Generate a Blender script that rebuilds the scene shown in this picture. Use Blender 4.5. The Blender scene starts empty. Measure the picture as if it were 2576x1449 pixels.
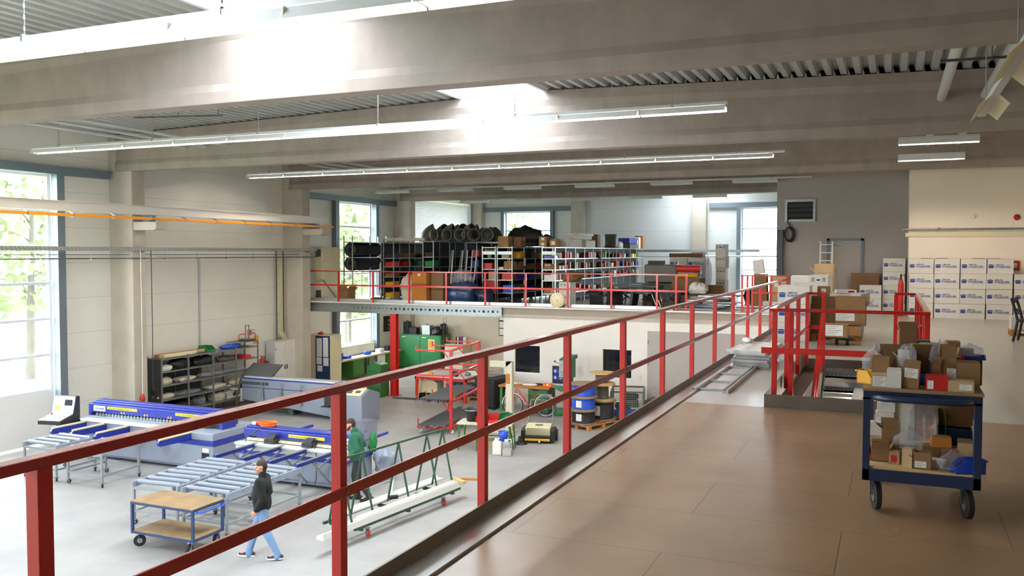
import bpy, math, random
from mathutils import Matrix, Vector, Euler, noise
R = math.radians; PI = math.pi
SC = bpy.context.scene
COL = SC.collection
# ---------------------------------------------------------------- camera
yaw, pitch, roll = 0.40778, -0.0396146, 0.001006
_f = Vector((-math.sin(yaw)*math.cos(pitch), math.cos(yaw)*math.cos(pitch), math.sin(pitch)))
_r = Vector((math.cos(yaw), math.sin(yaw), 0)); _u = _r.cross(_f)
_r2 = _r*math.cos(roll)+_u*math.sin(roll); _u2 = -_r*math.sin(roll)+_u*math.cos(roll)
cd = bpy.data.cameras.new('camera'); cam = bpy.data.objects.new('camera', cd); COL.objects.link(cam)
cam.matrix_world = Matrix(((_r2.x, _u2.x, -_f.x, 0), (_r2.y, _u2.y, -_f.y, 0), (_r2.z, _u2.z, -_f.z, 5.3), (0, 0, 0, 1)))
cd.sensor_width = 36; cd.lens = 36*2224.1/2576; cd.clip_end = 500; cd.clip_start = 0.05
SC.camera = cam
# ---------------------------------------------------------------- sky and exposure
W = bpy.data.worlds.new('overcast_sky'); SC.world = W; W.use_nodes = True
W.node_tree.nodes['Background'].inputs[0].default_value = (0.92, 0.95, 1.0, 1)
W.node_tree.nodes['Background'].inputs[1].default_value = 21.0
SC.view_settings.view_transform = 'Standard'; SC.view_settings.look = 'None'
SC.view_settings.gamma = 1; SC.view_settings.use_curve_mapping = False
SC.view_settings.exposure = 0.38
try: SC.cycles.max_bounces = 8; SC.cycles.diffuse_bounces = 5; SC.cycles.use_denoising = True
except Exception: pass
def portal(name, loc, sx, sy, direction):
    l = bpy.data.lights.new(name, 'AREA'); l.shape = 'RECTANGLE'; l.size = sx; l.size_y = sy
    l.cycles.is_portal = True
    o = bpy.data.objects.new(name, l); COL.objects.link(o); o.location = loc
    o.rotation_euler = Vector(direction).to_track_quat('-Z', 'Y').to_euler(); return o
for yc in (7.6, 15.5, 32.4): portal('daylight_portal', (-21.75, yc, 4.4), 6.2, 4.2, (1, 0, 0)).rotation_euler = (0, R(-90), 0)
for yc, ln in ((-0.4, 7.6), (7.6, 7.6), (15.65, 7.6), (42.3, 3.4)): portal('daylight_portal', (-8.6, yc, 9.7), 2.3, ln, (0, 0, -1))
portal('daylight_portal', (-21.75, 40.2, 5.6), 4.4, 6.2, (1, 0, 0)).rotation_euler = (0, R(-90), 0)
portal('daylight_portal', (-18.1, 44.35, 5.6), 2.9, 4.4, (0, -1, 0)).rotation_euler = (R(-90), 0, 0)
portal('daylight_portal', (-5.2, 44.35, 5.6), 3.6, 4.6, (0, -1, 0)).rotation_euler = (R(-90), 0, 0)
portal('daylight_portal', (-16.3, -4.75, 4.4), 3.4, 6.2, (0, 1, 0)).rotation_euler = (R(90), 0, 0)

# ---------------------------------------------------------------- materials
def lin(h):
    h = h.lstrip('#'); c = [int(h[i:i+2], 16)/255 for i in (0, 2, 4)]
    return tuple(((v+0.055)/1.055)**2.4 if v > 0.04045 else v/12.92 for v in c)+(1,)
M = {}
def mat(name, hexc, rough=0.6, metal=0.0, var=0.0, scale=3.0, bump=0.0, bscale=40.0, spec=0.5, emit=None, stretch=None, coat=0):
    if name in M: return M[name]
    m = bpy.data.materials.new(name); m.use_nodes = True; nt = m.node_tree; b = nt.nodes['Principled BSDF']
    c = lin(hexc); b.inputs['Base Color'].default_value = c; b.inputs['Roughness'].default_value = rough
    b.inputs['Metallic'].default_value = metal; b.inputs['Specular IOR Level'].default_value = spec
    if coat: b.inputs['Coat Weight'].default_value = coat; b.inputs['Coat Roughness'].default_value = 0.12
    if emit: b.inputs['Emission Color'].default_value = lin(emit[0]); b.inputs['Emission Strength'].default_value = emit[1]
    tc = nt.nodes.new('ShaderNodeTexCoord'); src = tc.outputs['Object']
    if stretch:
        mp = nt.nodes.new('ShaderNodeMapping'); mp.inputs['Scale'].default_value = stretch
        nt.links.new(src, mp.inputs[0]); src = mp.outputs[0]
    if var:
        n = nt.nodes.new('ShaderNodeTexNoise'); n.inputs['Scale'].default_value = scale; n.inputs['Detail'].default_value = 5
        n.inputs['Roughness'].default_value = 0.6
        nt.links.new(src, n.inputs[0])
        r = nt.nodes.new('ShaderNodeValToRGB'); r.color_ramp.elements[0].position = 0.3; r.color_ramp.elements[1].position = 0.7
        r.color_ramp.elements[0].color = tuple(v*(1-var) for v in c[:3])+(1,)
        r.color_ramp.elements[1].color = tuple(min(1, v*(1+var)) for v in c[:3])+(1,)
        nt.links.new(n.outputs[0], r.inputs[0]); nt.links.new(r.outputs[0], b.inputs['Base Color'])
    if bump:
        n2 = nt.nodes.new('ShaderNodeTexNoise'); n2.inputs['Scale'].default_value = bscale; n2.inputs['Detail'].default_value = 3
        nt.links.new(src, n2.inputs[0]); bp = nt.nodes.new('ShaderNodeBump'); bp.inputs['Strength'].default_value = bump
        nt.links.new(n2.outputs[0], bp.inputs['Height']); nt.links.new(bp.outputs[0], b.inputs['Normal'])
    M[name] = m; return m
def glassy(name, hexc, t=0.85, rough=0.05):
    m = bpy.data.materials.new(name); m.use_nodes = True; nt = m.node_tree; nt.nodes.clear()
    o = nt.nodes.new('ShaderNodeOutputMaterial'); mx = nt.nodes.new('ShaderNodeMixShader'); tr = nt.nodes.new('ShaderNodeBsdfTransparent')
    gl = nt.nodes.new('ShaderNodeBsdfPrincipled'); gl.inputs['Base Color'].default_value = lin(hexc); gl.inputs['Roughness'].default_value = rough
    tr.inputs[0].default_value = lin(hexc); mx.inputs[0].default_value = 1-t
    nt.links.new(tr.outputs[0], mx.inputs[1]); nt.links.new(gl.outputs[0], mx.inputs[2]); nt.links.new(mx.outputs[0], o.inputs[0])
    M[name] = m; return m
def math_n(nt, op, a, b=None, c=None):
    n = nt.nodes.new('ShaderNodeMath'); n.operation = op
    for i, v in enumerate((a, b, c)):
        if v is None: continue
        if isinstance(v, (int, float)): n.inputs[i].default_value = v
        else: nt.links.new(v, n.inputs[i])
    return n.outputs[0]
def panel_wall(name, hexc, step=1.0, rib=0.05, off=0.0, dark=0.7, ribamp=0.12):
    """sandwich wall panels: a joint line every step metres, fine horizontal ribs between"""
    m = mat(name, hexc, rough=0.45, var=0.03, scale=0.6); nt = m.node_tree; b = nt.nodes['Principled BSDF']
    tc = nt.nodes.new('ShaderNodeTexCoord'); sp = nt.nodes.new('ShaderNodeSeparateXYZ'); nt.links.new(tc.outputs['Object'], sp.inputs[0])
    z = math_n(nt, 'ADD', sp.outputs[2], off+50)
    fr = math_n(nt, 'FRACT', math_n(nt, 'DIVIDE', z, step)); ln = math_n(nt, 'LESS_THAN', fr, 0.012/step)
    mx = nt.nodes.new('ShaderNodeMix'); mx.data_type = 'RGBA'; nt.links.new(ln, mx.inputs[0])
    old = b.inputs['Base Color'].links[0].from_socket; nt.links.new(old, mx.inputs[6]); c = lin(hexc)
    mx.inputs[7].default_value = tuple(v*dark for v in c[:3])+(1,); nt.links.new(mx.outputs[2], b.inputs['Base Color'])
    s = math_n(nt, 'SINE', math_n(nt, 'MULTIPLY', z, 2*PI/rib))
    bp = nt.nodes.new('ShaderNodeBump'); bp.inputs['Strength'].default_value = ribamp; bp.inputs['Distance'].default_value = 0.004
    nt.links.new(s, bp.inputs['Height']); nt.links.new(bp.outputs[0], b.inputs['Normal']); return m
def grid_floor(name, c1, c2, sx, sy, rough, ox=0, oy=0, w=0.006, var=0.12, stagger=True, rv=.11):
    m = mat(name, c1, rough=rough, var=var, scale=1.3); nt = m.node_tree; b = nt.nodes['Principled BSDF']
    tc = nt.nodes.new('ShaderNodeTexCoord'); sp = nt.nodes.new('ShaderNodeSeparateXYZ'); nt.links.new(tc.outputs['Object'], sp.inputs[0])
    y = math_n(nt, 'DIVIDE', math_n(nt, 'ADD', sp.outputs[1], oy+100*sy), sy)
    row = math_n(nt, 'MULTIPLY', math_n(nt, 'MODULO', math_n(nt, 'FLOOR', y), 2), 0.5 if stagger else 0)
    x = math_n(nt, 'ADD', math_n(nt, 'DIVIDE', math_n(nt, 'ADD', sp.outputs[0], ox+100*sx), sx), row)
    lx = math_n(nt, 'LESS_THAN', math_n(nt, 'FRACT', x), w/sx); ly = math_n(nt, 'LESS_THAN', math_n(nt, 'FRACT', y), w/sy)
    l = math_n(nt, 'MAXIMUM', lx, ly)
    vo = nt.nodes.new('ShaderNodeTexVoronoi'); vo.inputs['Scale'].default_value = 1.9; nt.links.new(tc.outputs['Object'], vo.inputs[0])
    dots = math_n(nt, 'LESS_THAN', vo.outputs['Distance'], 0.016); l = math_n(nt, 'MAXIMUM', l, dots)
    mx = nt.nodes.new('ShaderNodeMix'); mx.data_type = 'RGBA'; nt.links.new(l, mx.inputs[0])
    nt.links.new(b.inputs['Base Color'].links[0].from_socket, mx.inputs[6]); mx.inputs[7].default_value = lin(c2)
    nt.links.new(mx.outputs[2], b.inputs['Base Color'])
    n = nt.nodes.new('ShaderNodeTexNoise'); n.inputs['Scale'].default_value = 2.2; n.inputs['Detail'].default_value = 6; nt.links.new(tc.outputs['Object'], n.inputs[0])
    mr = nt.nodes.new('ShaderNodeMapRange'); mr.inputs[1].default_value = .3; mr.inputs[2].default_value = .7; mr.inputs[3].default_value = rough-rv*.7; mr.inputs[4].default_value = rough+rv*1.2
    nt.links.new(n.outputs[0], mr.inputs[0]); nt.links.new(mr.outputs[0], b.inputs['Roughness']); return m

panel_wall('wall_panel', '#e6e3d8'); panel_wall('wall_panel_end', '#d9dbd8', step=1.2)
panel_wall('roller_door', '#e4e6e6', step=0.45, rib=0.09, ribamp=0.6, dark=.85)
mat('plaster_white', '#dedad2', .8, var=.03, scale=1.5); mat('plaster_cream', '#d2c9b8', .8, var=.04, scale=1.2)
mat('wall_grey', '#a59d97', .75, var=.04, scale=1.0); mat('wall_warm', '#f0e2ce', .75, var=.03, scale=1.0)
mat('concrete', '#988b82', .85, var=.12, scale=2.0, bump=.15, bscale=30, stretch=(1, 1, .7)); mat('concrete_column', '#b9b0a0', .85, var=.08, scale=2, bump=.1, bscale=30)
mat('concrete_floor', '#94928f', .55, var=.13, scale=.9, bump=.03, bscale=20)
mat('plinth', '#b7aa9b', .8, var=.06); mat('steel_blue_grey', '#6d7880', .5, .2); mat('frame_white', '#dfe6ec', .4)
mat('galv', '#9aa09e', .38, .75, var=.12, scale=8); mat('galv_dark', '#6f7573', .4, .7, var=.15, scale=8)
mat('deck_metal', '#b9bab6', .45, .2, var=.08, scale=.7); mat('zinc_white', '#c4c9c8', .35, .4)
grid_floor('chipboard', '#8d6e51', '#4d3624', 2.06, .93, .34, oy=.12, ox=.3, rv=.03); grid_floor('grey_board', '#b3ada4', '#8d8a84', 2.06, .93, .27, oy=.2, w=.004, var=.03, rv=0)
mat('red_paint', '#a8120c', .26, spec=.5, coat=.4); mat('red_bright', '#c11a12', .4, coat=.3)
mat('toe_metal', '#786e64', .5, .65, var=.1, scale=5); mat('white_steel', '#d9d6cf', .5)
mat('lamp_body', '#c9cbca', .4, .2); mat('reflector', '#eef0ee', .3, .1)
mat('tube_lit', '#ffffff', .4, emit=('#fff6ea', 24.0)); mat('tube', '#f2f2ee', .3, emit=('#fff4e6', 72.0))
mat('black', '#121212', .5); mat('tube_back', '#ffffff', .4, emit=('#fff4e6', 115.0)); mat('leg_grey', '#8e9498', .45, .2); mat('tube_warm', '#ffffff', .4, emit=('#ffeedd', 330.0)); mat('rubber', '#1c1b1a', .75); mat('dark_plastic', '#23252a', .5); mat('chrome', '#c8c8c8', .2, .9)
mat('cardboard', '#8f6c46', .85, var=.08, scale=6); mat('cardboard_dark', '#7a5a3a', .85, var=.08, scale=6); mat('cardboard_light', '#b79a74', .85, var=.06, scale=6)
mat('cardboard_orange', '#b06f2a', .85, var=.05); mat('carton_white', '#d6d2c9', .8, var=.03, scale=5); mat('tape', '#b08a58', .35); mat('paper', '#e8e6e0', .8)
mat('print_blue', '#2546a0', .6); mat('print_black', '#1c1d24', .6)
mat('blue_machine', '#1f2f92', .4, coat=.2); mat('grey_machine', '#8b93a0', .45, var=.03); mat('grey_dark', '#4a4d50', .5); mat('orange_crane', '#f29a12', .45)
mat('blue_cart', '#1d3a66', .4, coat=.3); mat('navy_cart', '#16284a', .35, coat=.3); mat('plywood_worn', '#8d7350', .7, var=.3, scale=2.5); mat('plywood', '#c6a878', .7, var=.08, scale=4)
mat('green_machine', '#2f6b38', .45, var=.05); mat('green_bench', '#3f7a2e', .5); mat('green_cabinet', '#2f7d47', .5, var=.04); mat('green_dark', '#2a4a33', .5)
mat('blue_bin', '#1e46b8', .4); mat('red_bin', '#c4241c', .45); mat('yellow_bin', '#e0a512', .45); mat('green_bin', '#1f7a3f', .45); mat('black_bin', '#1b1d20', .55)
mat('yellow_label', '#f2d21c', .5); mat('white_plastic', '#e2e0d8', .45); mat('cream_plastic', '#d8cfa9', .5); mat('teal', '#1d6a70', .5)
mat('aluminium', '#c3c6c7', .3, .7); mat('white_profile', '#e9e8e2', .4); mat('shelf_grey', '#777a78', .5, .3); mat('shelf_back', '#3d3f3e', .7)
mat('hdpe_olive', '#57554a', .45, var=.1); mat('hdpe_black', '#1d1f22', .4); mat('pallet_wood', '#b07b45', .8, var=.15, scale=5); mat('drum_wood', '#8c7660', .85, var=.15, scale=6)
mat('cable_blue', '#1d52c4', .4); mat('foam', '#c9c1a8', .9); mat('orange', '#f06a1a', .45); mat('screen', '#201e2a', .2); mat('wood_lathe', '#c9a56a', .6, var=.08)
mat('skin', '#c48f78', .6); mat('hair_brown', '#3a2a22', .8, var=.2, scale=30); mat('jacket_black', '#0d0e10', .85); mat('denim', '#6f8fb4', .85, var=.12, scale=7); mat('sweater_green', '#1f5a43', .85)
mat('trousers_dark', '#2b2c2c', .9); mat('shoe_navy', '#27304a', .7); mat('sole_white', '#d9d5cc', .6); mat('boot', '#26262a', .7)
mat('bark', '#4f4a42', .9, var=.2); mat('leaf', '#69754c', .9, var=.15, scale=2); mat('ground', '#8d9273', .95, var=.2, scale=.3)
glassy('window_glass', '#f4f8fa', .93, .02); glassy('poly_film', '#eeeef2', .8, .09); _m = M['roller_door']; _nt = _m.node_tree; _b = _nt.nodes['Principled BSDF']; _o = _nt.nodes['Material Output']
_t = _nt.nodes.new('ShaderNodeBsdfTranslucent'); _t.inputs[0].default_value = (.9, .93, .95, 1); _x = _nt.nodes.new('ShaderNodeMixShader'); _x.inputs[0].default_value = .02
_nt.links.new(_b.outputs[0], _x.inputs[1]); _nt.links.new(_t.outputs[0], _x.inputs[2]); _nt.links.new(_x.outputs[0], _o.inputs[0])
glassy('acrylic', '#c4c6d0', .75, .05)
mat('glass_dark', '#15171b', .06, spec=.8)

# ---------------------------------------------------------------- geometry helpers
class G:
    def __init__(s): s.v = []; s.f = []
    def add(s, vs, fs, m=0, smooth=False, X=None):
        o = len(s.v); s.v += [tuple(X @ Vector(p)) if X else tuple(p) for p in vs]
        s.f += [(tuple(i+o for i in f), m, smooth) for f in fs]; return s
    def box(s, x0, x1, y0, y1, z0, z1, m=0, X=None):
        return s.add([(x0, y0, z0), (x1, y0, z0), (x1, y1, z0), (x0, y1, z0), (x0, y0, z1), (x1, y0, z1), (x1, y1, z1), (x0, y1, z1)],
                     [(0, 3, 2, 1), (4, 5, 6, 7), (0, 1, 5, 4), (1, 2, 6, 5), (2, 3, 7, 6), (3, 0, 4, 7)], m, X=X)
    def bx(s, c, d, rz=0, m=0, rot=None):
        X = Matrix.Translation(c) @ (Euler(rot).to_matrix().to_4x4() if rot else Matrix.Rotation(rz, 4, 'Z'))
        a, b, e = d[0]/2, d[1]/2, d[2]/2; return s.box(-a, a, -b, b, -e, e, m, X)
    def bar(s, p, q, w, h, m=0):
        p = Vector(p); q = Vector(q); d = q-p; L = d.length
        if L < 1e-6: return s
        X = Matrix.Translation(p) @ d.to_track_quat('Y', 'Z').to_matrix().to_4x4()
        return s.box(-w/2, w/2, 0, L, -h/2, h/2, m, X)
    def cyl(s, p, q, r, n=12, r2=None, m=0, caps=True):
        p = Vector(p); q = Vector(q); r2 = r if r2 is None else r2; d = q-p
        X = Matrix.Translation(p) @ d.to_track_quat('Z', 'Y').to_matrix().to_4x4(); L = d.length
        vs = [(r*math.cos(2*PI*i/n), r*math.sin(2*PI*i/n), 0) for i in range(n)]+[(r2*math.cos(2*PI*i/n), r2*math.sin(2*PI*i/n), L) for i in range(n)]
        s.add(vs, [(i, (i+1) % n, (i+1) % n+n, i+n) for i in range(n)], m, True, X)
        if caps:
            s.add(vs[:n], [tuple(range(n))[::-1]], m, False, X); s.add(vs[n:], [tuple(range(n))], m, False, X)
        return s
    def tube(s, pts, r, n=8, m=0, closed=False):
        pts = [Vector(p) for p in pts]; N = len(pts); vs = []; up = None
        for i, p in enumerate(pts):
            a = pts[(i-1) % N] if (i or closed) else p; b = pts[(i+1) % N] if (i < N-1 or closed) else p
            t = (b-a).normalized()
            if up is None: up = Vector((0, 0, 1)) if abs(t.z) < .9 else Vector((1, 0, 0))
            sx = t.cross(up).normalized(); up = sx.cross(t).normalized()
            vs += [p+(sx*math.cos(2*PI*k/n)+up*math.sin(2*PI*k/n))*r for k in range(n)]
        fs = []
        for i in range(N if closed else N-1):
            j = (i+1) % N
            fs += [(i*n+k, i*n+(k+1) % n, j*n+(k+1) % n, j*n+k) for k in range(n)]
        s.add(vs, fs, m, True)
        if not closed: s.add(vs[:n], [tuple(range(n))], m); s.add(vs[-n:], [tuple(range(n))[::-1]], m)
        return s
    def lathe(s, prof, c=(0, 0, 0), n=20, m=0, X=None, smooth=True):
        vs = []; K = len(prof)
        for r, z in prof: vs += [(c[0]+r*math.cos(2*PI*i/n), c[1]+r*math.sin(2*PI*i/n), c[2]+z) for i in range(n)]
        s.add(vs, [(k*n+i, k*n+(i+1) % n, (k+1)*n+(i+1) % n, (k+1)*n+i) for k in range(K-1) for i in range(n)], m, smooth, X)
        return s
    def prism(s, poly, a, b, axis='y', m=0, X=None):
        n = len(poly)
        def P(u, v, t): return {'y': (u, t, v), 'x': (t, u, v), 'z': (u, v, t)}[axis]
        vs = [P(u, v, a) for u, v in poly]+[P(u, v, b) for u, v in poly]
        return s.add(vs, [(i, (i+1) % n, (i+1) % n+n, i+n) for i in range(n)]+[tuple(range(n))[::-1], tuple(range(n, 2*n))], m, False, X)
    def sphere(s, c, r, n=12, m=0, sc=(1, 1, 1)):
        K = n//2; prof = [(math.sin(PI*k/K), -math.cos(PI*k/K)) for k in range(K+1)]; vs = []
        for rr, z in prof: vs += [(c[0]+r*sc[0]*rr*math.cos(2*PI*i/n), c[1]+r*sc[1]*rr*math.sin(2*PI*i/n), c[2]+r*sc[2]*z) for i in range(n)]
        return s.add(vs, [(k*n+i, k*n+(i+1) % n, (k+1)*n+(i+1) % n, (k+1)*n+i) for k in range(K) for i in range(n)], m, True)
    def mesh(s, name, mats):
        me = bpy.data.meshes.new(name); me.from_pydata(s.v, [], [f[0] for f in s.f])
        for mm in (mats if isinstance(mats, (list, tuple)) else [mats]): me.materials.append(M[mm])
        for p, f in zip(me.polygons, s.f): p.material_index = f[1]; p.use_smooth = f[2]
        me.update(); return me
    def ob(s, name, mats, parent=None, bevel=0, loc=None, rz=0):
        o = bpy.data.objects.new(name, s.mesh(name, mats)); COL.objects.link(o)
        if parent is not None: o.parent = parent
        if loc: o.location = loc
        if rz: o.rotation_euler.z = rz
        if bevel:
            bm = o.modifiers.new('bevel', 'BEVEL'); bm.width = bevel; bm.segments = 2; bm.limit_method = 'ANGLE'; bm.angle_limit = R(50)
        return o
def tag(o, label, cat, group=None):
    o['label'] = label; o['category'] = cat
    if group: o['group'] = group
    return o
def thing(name, label, cat, loc=(0, 0, 0), rz=0, group=None):
    o = bpy.data.objects.new(name, None); COL.objects.link(o); o.location = loc; o.rotation_euler.z = rz
    o.empty_display_size = .2; return tag(o, label, cat, group)
def struct(name, g, mats, parent=None, bevel=0, **k):
    o = g.ob(name, mats, parent, bevel, **k)
    if parent is None: o['kind'] = 'structure'
    return o
def dup(o, loc, rz=None, label=None, parent=None):
    c = o.copy(); COL.objects.link(c)
    if parent is not None: c.parent = parent
    if loc is not None: c.location = loc
    if rz is not None: c.rotation_euler.z = rz
    if label: c['label'] = label
    for ch in list(o.children):
        dup(ch, None, None, None, c)
    return c
_dg = None
def text_geo(g, txt, size, X, m=0, bold=.0, xs=1.0):
    """adds flat raised lettering to a geometry, in the local plane x right, y up"""
    cu = bpy.data.curves.new('lettering', 'FONT'); cu.body = txt; cu.size = size; cu.offset = bold; cu.resolution_u = 2; cu.extrude = 0.0
    o = bpy.data.objects.new('lettering', cu); COL.objects.link(o)
    bpy.context.view_layer.update()
    me = bpy.data.meshes.new_from_object(o.evaluated_get(bpy.context.evaluated_depsgraph_get()))
    vs = [(v.co.x*xs, v.co.y, 0) for v in me.vertices]; w = max([v[0] for v in vs] or [0])
    g.add(vs, [tuple(p.vertices) for p in me.polygons], m, False, X)
    bpy.data.objects.remove(o); bpy.data.curves.remove(cu); bpy.data.meshes.remove(me); return w
FRONT = Matrix(((1, 0, 0, 0), (0, 0, -1, 0), (0, 1, 0, 0), (0, 0, 0, 1)))      # text plane facing -Y
RIGHT = Matrix(((0, 0, 1, 0), (1, 0, 0, 0), (0, 1, 0, 0), (0, 0, 0, 1)))       # text plane facing +X (reads along +Y)
def bent(pts, m=None): return pts
# ================================================================ the building
FZ = 3.4                                                 # upper floor level
def zr(x): return 9.10-0.025*abs(x+7.6)                   # underside of the roof deck
# ---- ground outside, hall floor
g = G(); g.box(-120, 80, -80, 140, -.5, -.12); struct('ground', g, 'ground')
g = G(); g.box(-21.4, 6.2, -4.4, 44, -.1, 0); struct('floor', g, 'concrete_floor')
# ---- left wall with window and gate openings
wins = [(5.65, 9.55), (13.6, 17.45), (30.95, 33.8)]
g = G(); y = -4.6
for a, b in wins:
    g.box(-21.6, -21.4, y, a, 0, 9.4); g.box(-21.6, -21.4, a, b, 7.45, 9.4)
    if b > 30: g.box(-21.6, -21.4, a, b, 0, 1.38)
    y = b
g.box(-21.6, -21.4, y, 37.1, 0, 9.4); g.box(-21.6, -21.4, 37.1, 43.3, 0, 3.4); g.box(-21.6, -21.4, 37.1, 43.3, 7.85, 9.4); g.box(-21.6, -21.4, 43.3, 44.2, 0, 9.4); struct('wall_left', g, 'wall_panel')
g = G()
for a, b in ((-4.4, 5.65), (9.55, 13.6), (17.45, 44)): g.box(-21.4, -21.28, a, b, 0, .42)
struct('baseboard_left', g, 'plinth')
# gates and windows of the left wall
for k, (a, b) in enumerate(wins):
    low = 1.38 if b > 30 else 0.05; gate = b < 30
    w = G()
    g0 = 1.48
    w.box(-21.56, -21.46, a, a+.09, low, 7.45); w.box(-21.56, -21.46, b-.09, b, low, 7.45)
    for j in range(7):
        z = 7.42-j*.99 if gate else 7.42-j*1.007
        w.box(-21.55, -21.46, a+.09, b-.09, max(low, z-.035), z+.035)
    if gate: w.box(-21.55, -21.45, a+.09, b-.09, low, 1.46, 1)
    else: w.box(-21.54, -21.47, a+1.05, a+1.11, low, 2.38)
    o = struct('window_%d' % (k+1), w, ['frame_white', 'white_profile'])
    p = G(); p.box(-21.52, -21.51, a+.05, b-.05, max(low, 1.46), 7.42); p.ob('pane', 'window_glass', o)
# steel posts and lintels around them
g = G()
for a, b in wins:
    for yy in (a-.24, b): g.box(-21.4, -21.18, yy, yy+.24, 0 if b < 30 else .0, 7.45)
struct('trim_1', g, 'steel_blue_grey')
g = G()
for y0 in (-4.2, 3.9, 11.9, 28.2): g.box(-21.4, -21.16, y0, y0+7.35, 7.45, 7.68)
struct('trim_2', g, 'steel_blue_grey')
# ---- end wall with two windows
g = G(); xs = [(-19.4, -16.75), (-6.85, -3.75)]; x = -21.6
for a, b in xs:
    g.box(x, a, 44, 44.2, 0, 9.4); g.box(a, b, 44, 44.2, 7.52, 9.4); g.box(a, b, 44, 44.2, 0, 3.45); x = b
g.box(x, 6.4, 44, 44.2, 0, 9.4); struct('wall_back', g, 'wall_panel_end')
for k, (a, b) in enumerate(xs):
    w = G(); w.box(a, a+.08, 44.04, 44.14, 3.45, 7.52); w.box(b-.08, b, 44.04, 44.14, 3.45, 7.52)
    for z in (3.45, 4.45, 5.45, 6.45, 7.44): w.box(a, b, 44.05, 44.13, z, z+.08)
    o = struct('window_%d' % (k+5), w, 'frame_white'); p = G(); p.box(a, b, 44.08, 44.09, 3.5, 7.5); p.ob('pane', 'window_glass', o)
g = G()
for a, b in xs:
    g.box(a-.2, a, 43.8, 44, 3.4, 7.52); g.box(b, b+.2, 43.8, 44, 3.4, 7.52)
g.box(-20.8, -15.6, 43.8, 44, 7.52, 7.76); g.box(-8.4, -3.8, 43.8, 44, 7.52, 7.76); struct('trim_3', g, 'steel_blue_grey')
# ---- wall behind the viewer (two gates), right wall
g = G(); x = -21.6
for a, b in ((-18.0, -14.6),):
    g.box(x, a, -4.6, -4.4, 0, 9.4); g.box(a, b, -4.6, -4.4, 7.45, 9.4); g.box(a, b, -4.6, -4.4, 0, 1.4); x = b
g.box(x, 6.4, -4.6, -4.4, 0, 9.4); struct('wall_front', g, 'wall_panel')
g = G(); g.box(6.2, 6.4, -4.6, 44.2, 0, 9.4); struct('wall_right', g, 'wall_warm')
# ---- roller door high in the left wall of the upper store
g = G(); g.add([(-21.35, 37.1, 3.4), (-21.35, 43.3, 3.4), (-21.35, 43.3, 7.85), (-21.35, 37.1, 7.85)], [(0, 1, 2, 3)]); o = struct('door_1', g, 'roller_door')
g = G(); g.box(-21.4, -21.2, 36.95, 37.1, 3.4, 7.95); g.box(-21.4, -21.2, 43.3, 43.45, 3.4, 7.95); g.ob('guide_rail', 'frame_white', o)
# ---- columns
def column(n, x0, x1, y0, y1, top, extra=None, label=''):
    g = G(); g.box(x0, x1, y0, y1, 0, top)
    if extra: extra(g)
    o = struct('trim_%d' % n, g, 'concrete_column', bevel=.02); return o
n = 10
for yc in (-4.35, 3.6, 11.65, 19.65, 27.75, 35.85):
    def ex(g, yc=yc):
        g.box(-21.4, -21.05, yc-.25, yc+.25, 7.7, 8.85)
        if yc < 30: g.prism([(-20.5, 6.2), (-19.6, 6.2), (-19.6, 6.0), (-19.7, 5.95), (-20.5, 5.95)], yc-.22, yc+.22, 'y')
    column(n, -21.4, -20.5, yc-.25, yc+.25, 7.7, ex); n += 1
for xc in (-21.0, -15.15, -8.85, -2.7): column(n, xc-.34, xc+.36, 43.55, 44, 8.9); n += 1
# ---- beams: precast concrete I-beams spanning the hall
for yb in (3.15, 11.2, 19.3, 27.42, 35.6):
    g = G(); X = [-21.05, -7.6, 6.2]; pr = []
    for x in X:
        t = zr(x)-.02; y0, y1 = yb, yb+.38; w0, w1 = yb+.05, yb+.33
        zb = 7.68
        pr.append([(y0, zb), (y1, zb), (y1, zb+.19), (w1, zb+.32), (w1, t-.36), (y1, t-.22), (y1, t), (y0, t), (y0, t-.22), (w0, t-.36), (w0, zb+.32), (y0, zb+.19)])
    vs = [(X[i], p[0], p[1]) for i in range(3) for p in pr[i]]; N = 12
    fs = [(i*N+k, i*N+(k+1) % N, (i+1)*N+(k+1) % N, (i+1)*N+k) for i in range(2) for k in range(N)]+[tuple(range(N))[::-1], tuple(range(2*N, 3*N))]
    g.add(vs, fs)
    struct('trim_%d' % n, g, 'concrete', bevel=.012); n += 1
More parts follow.
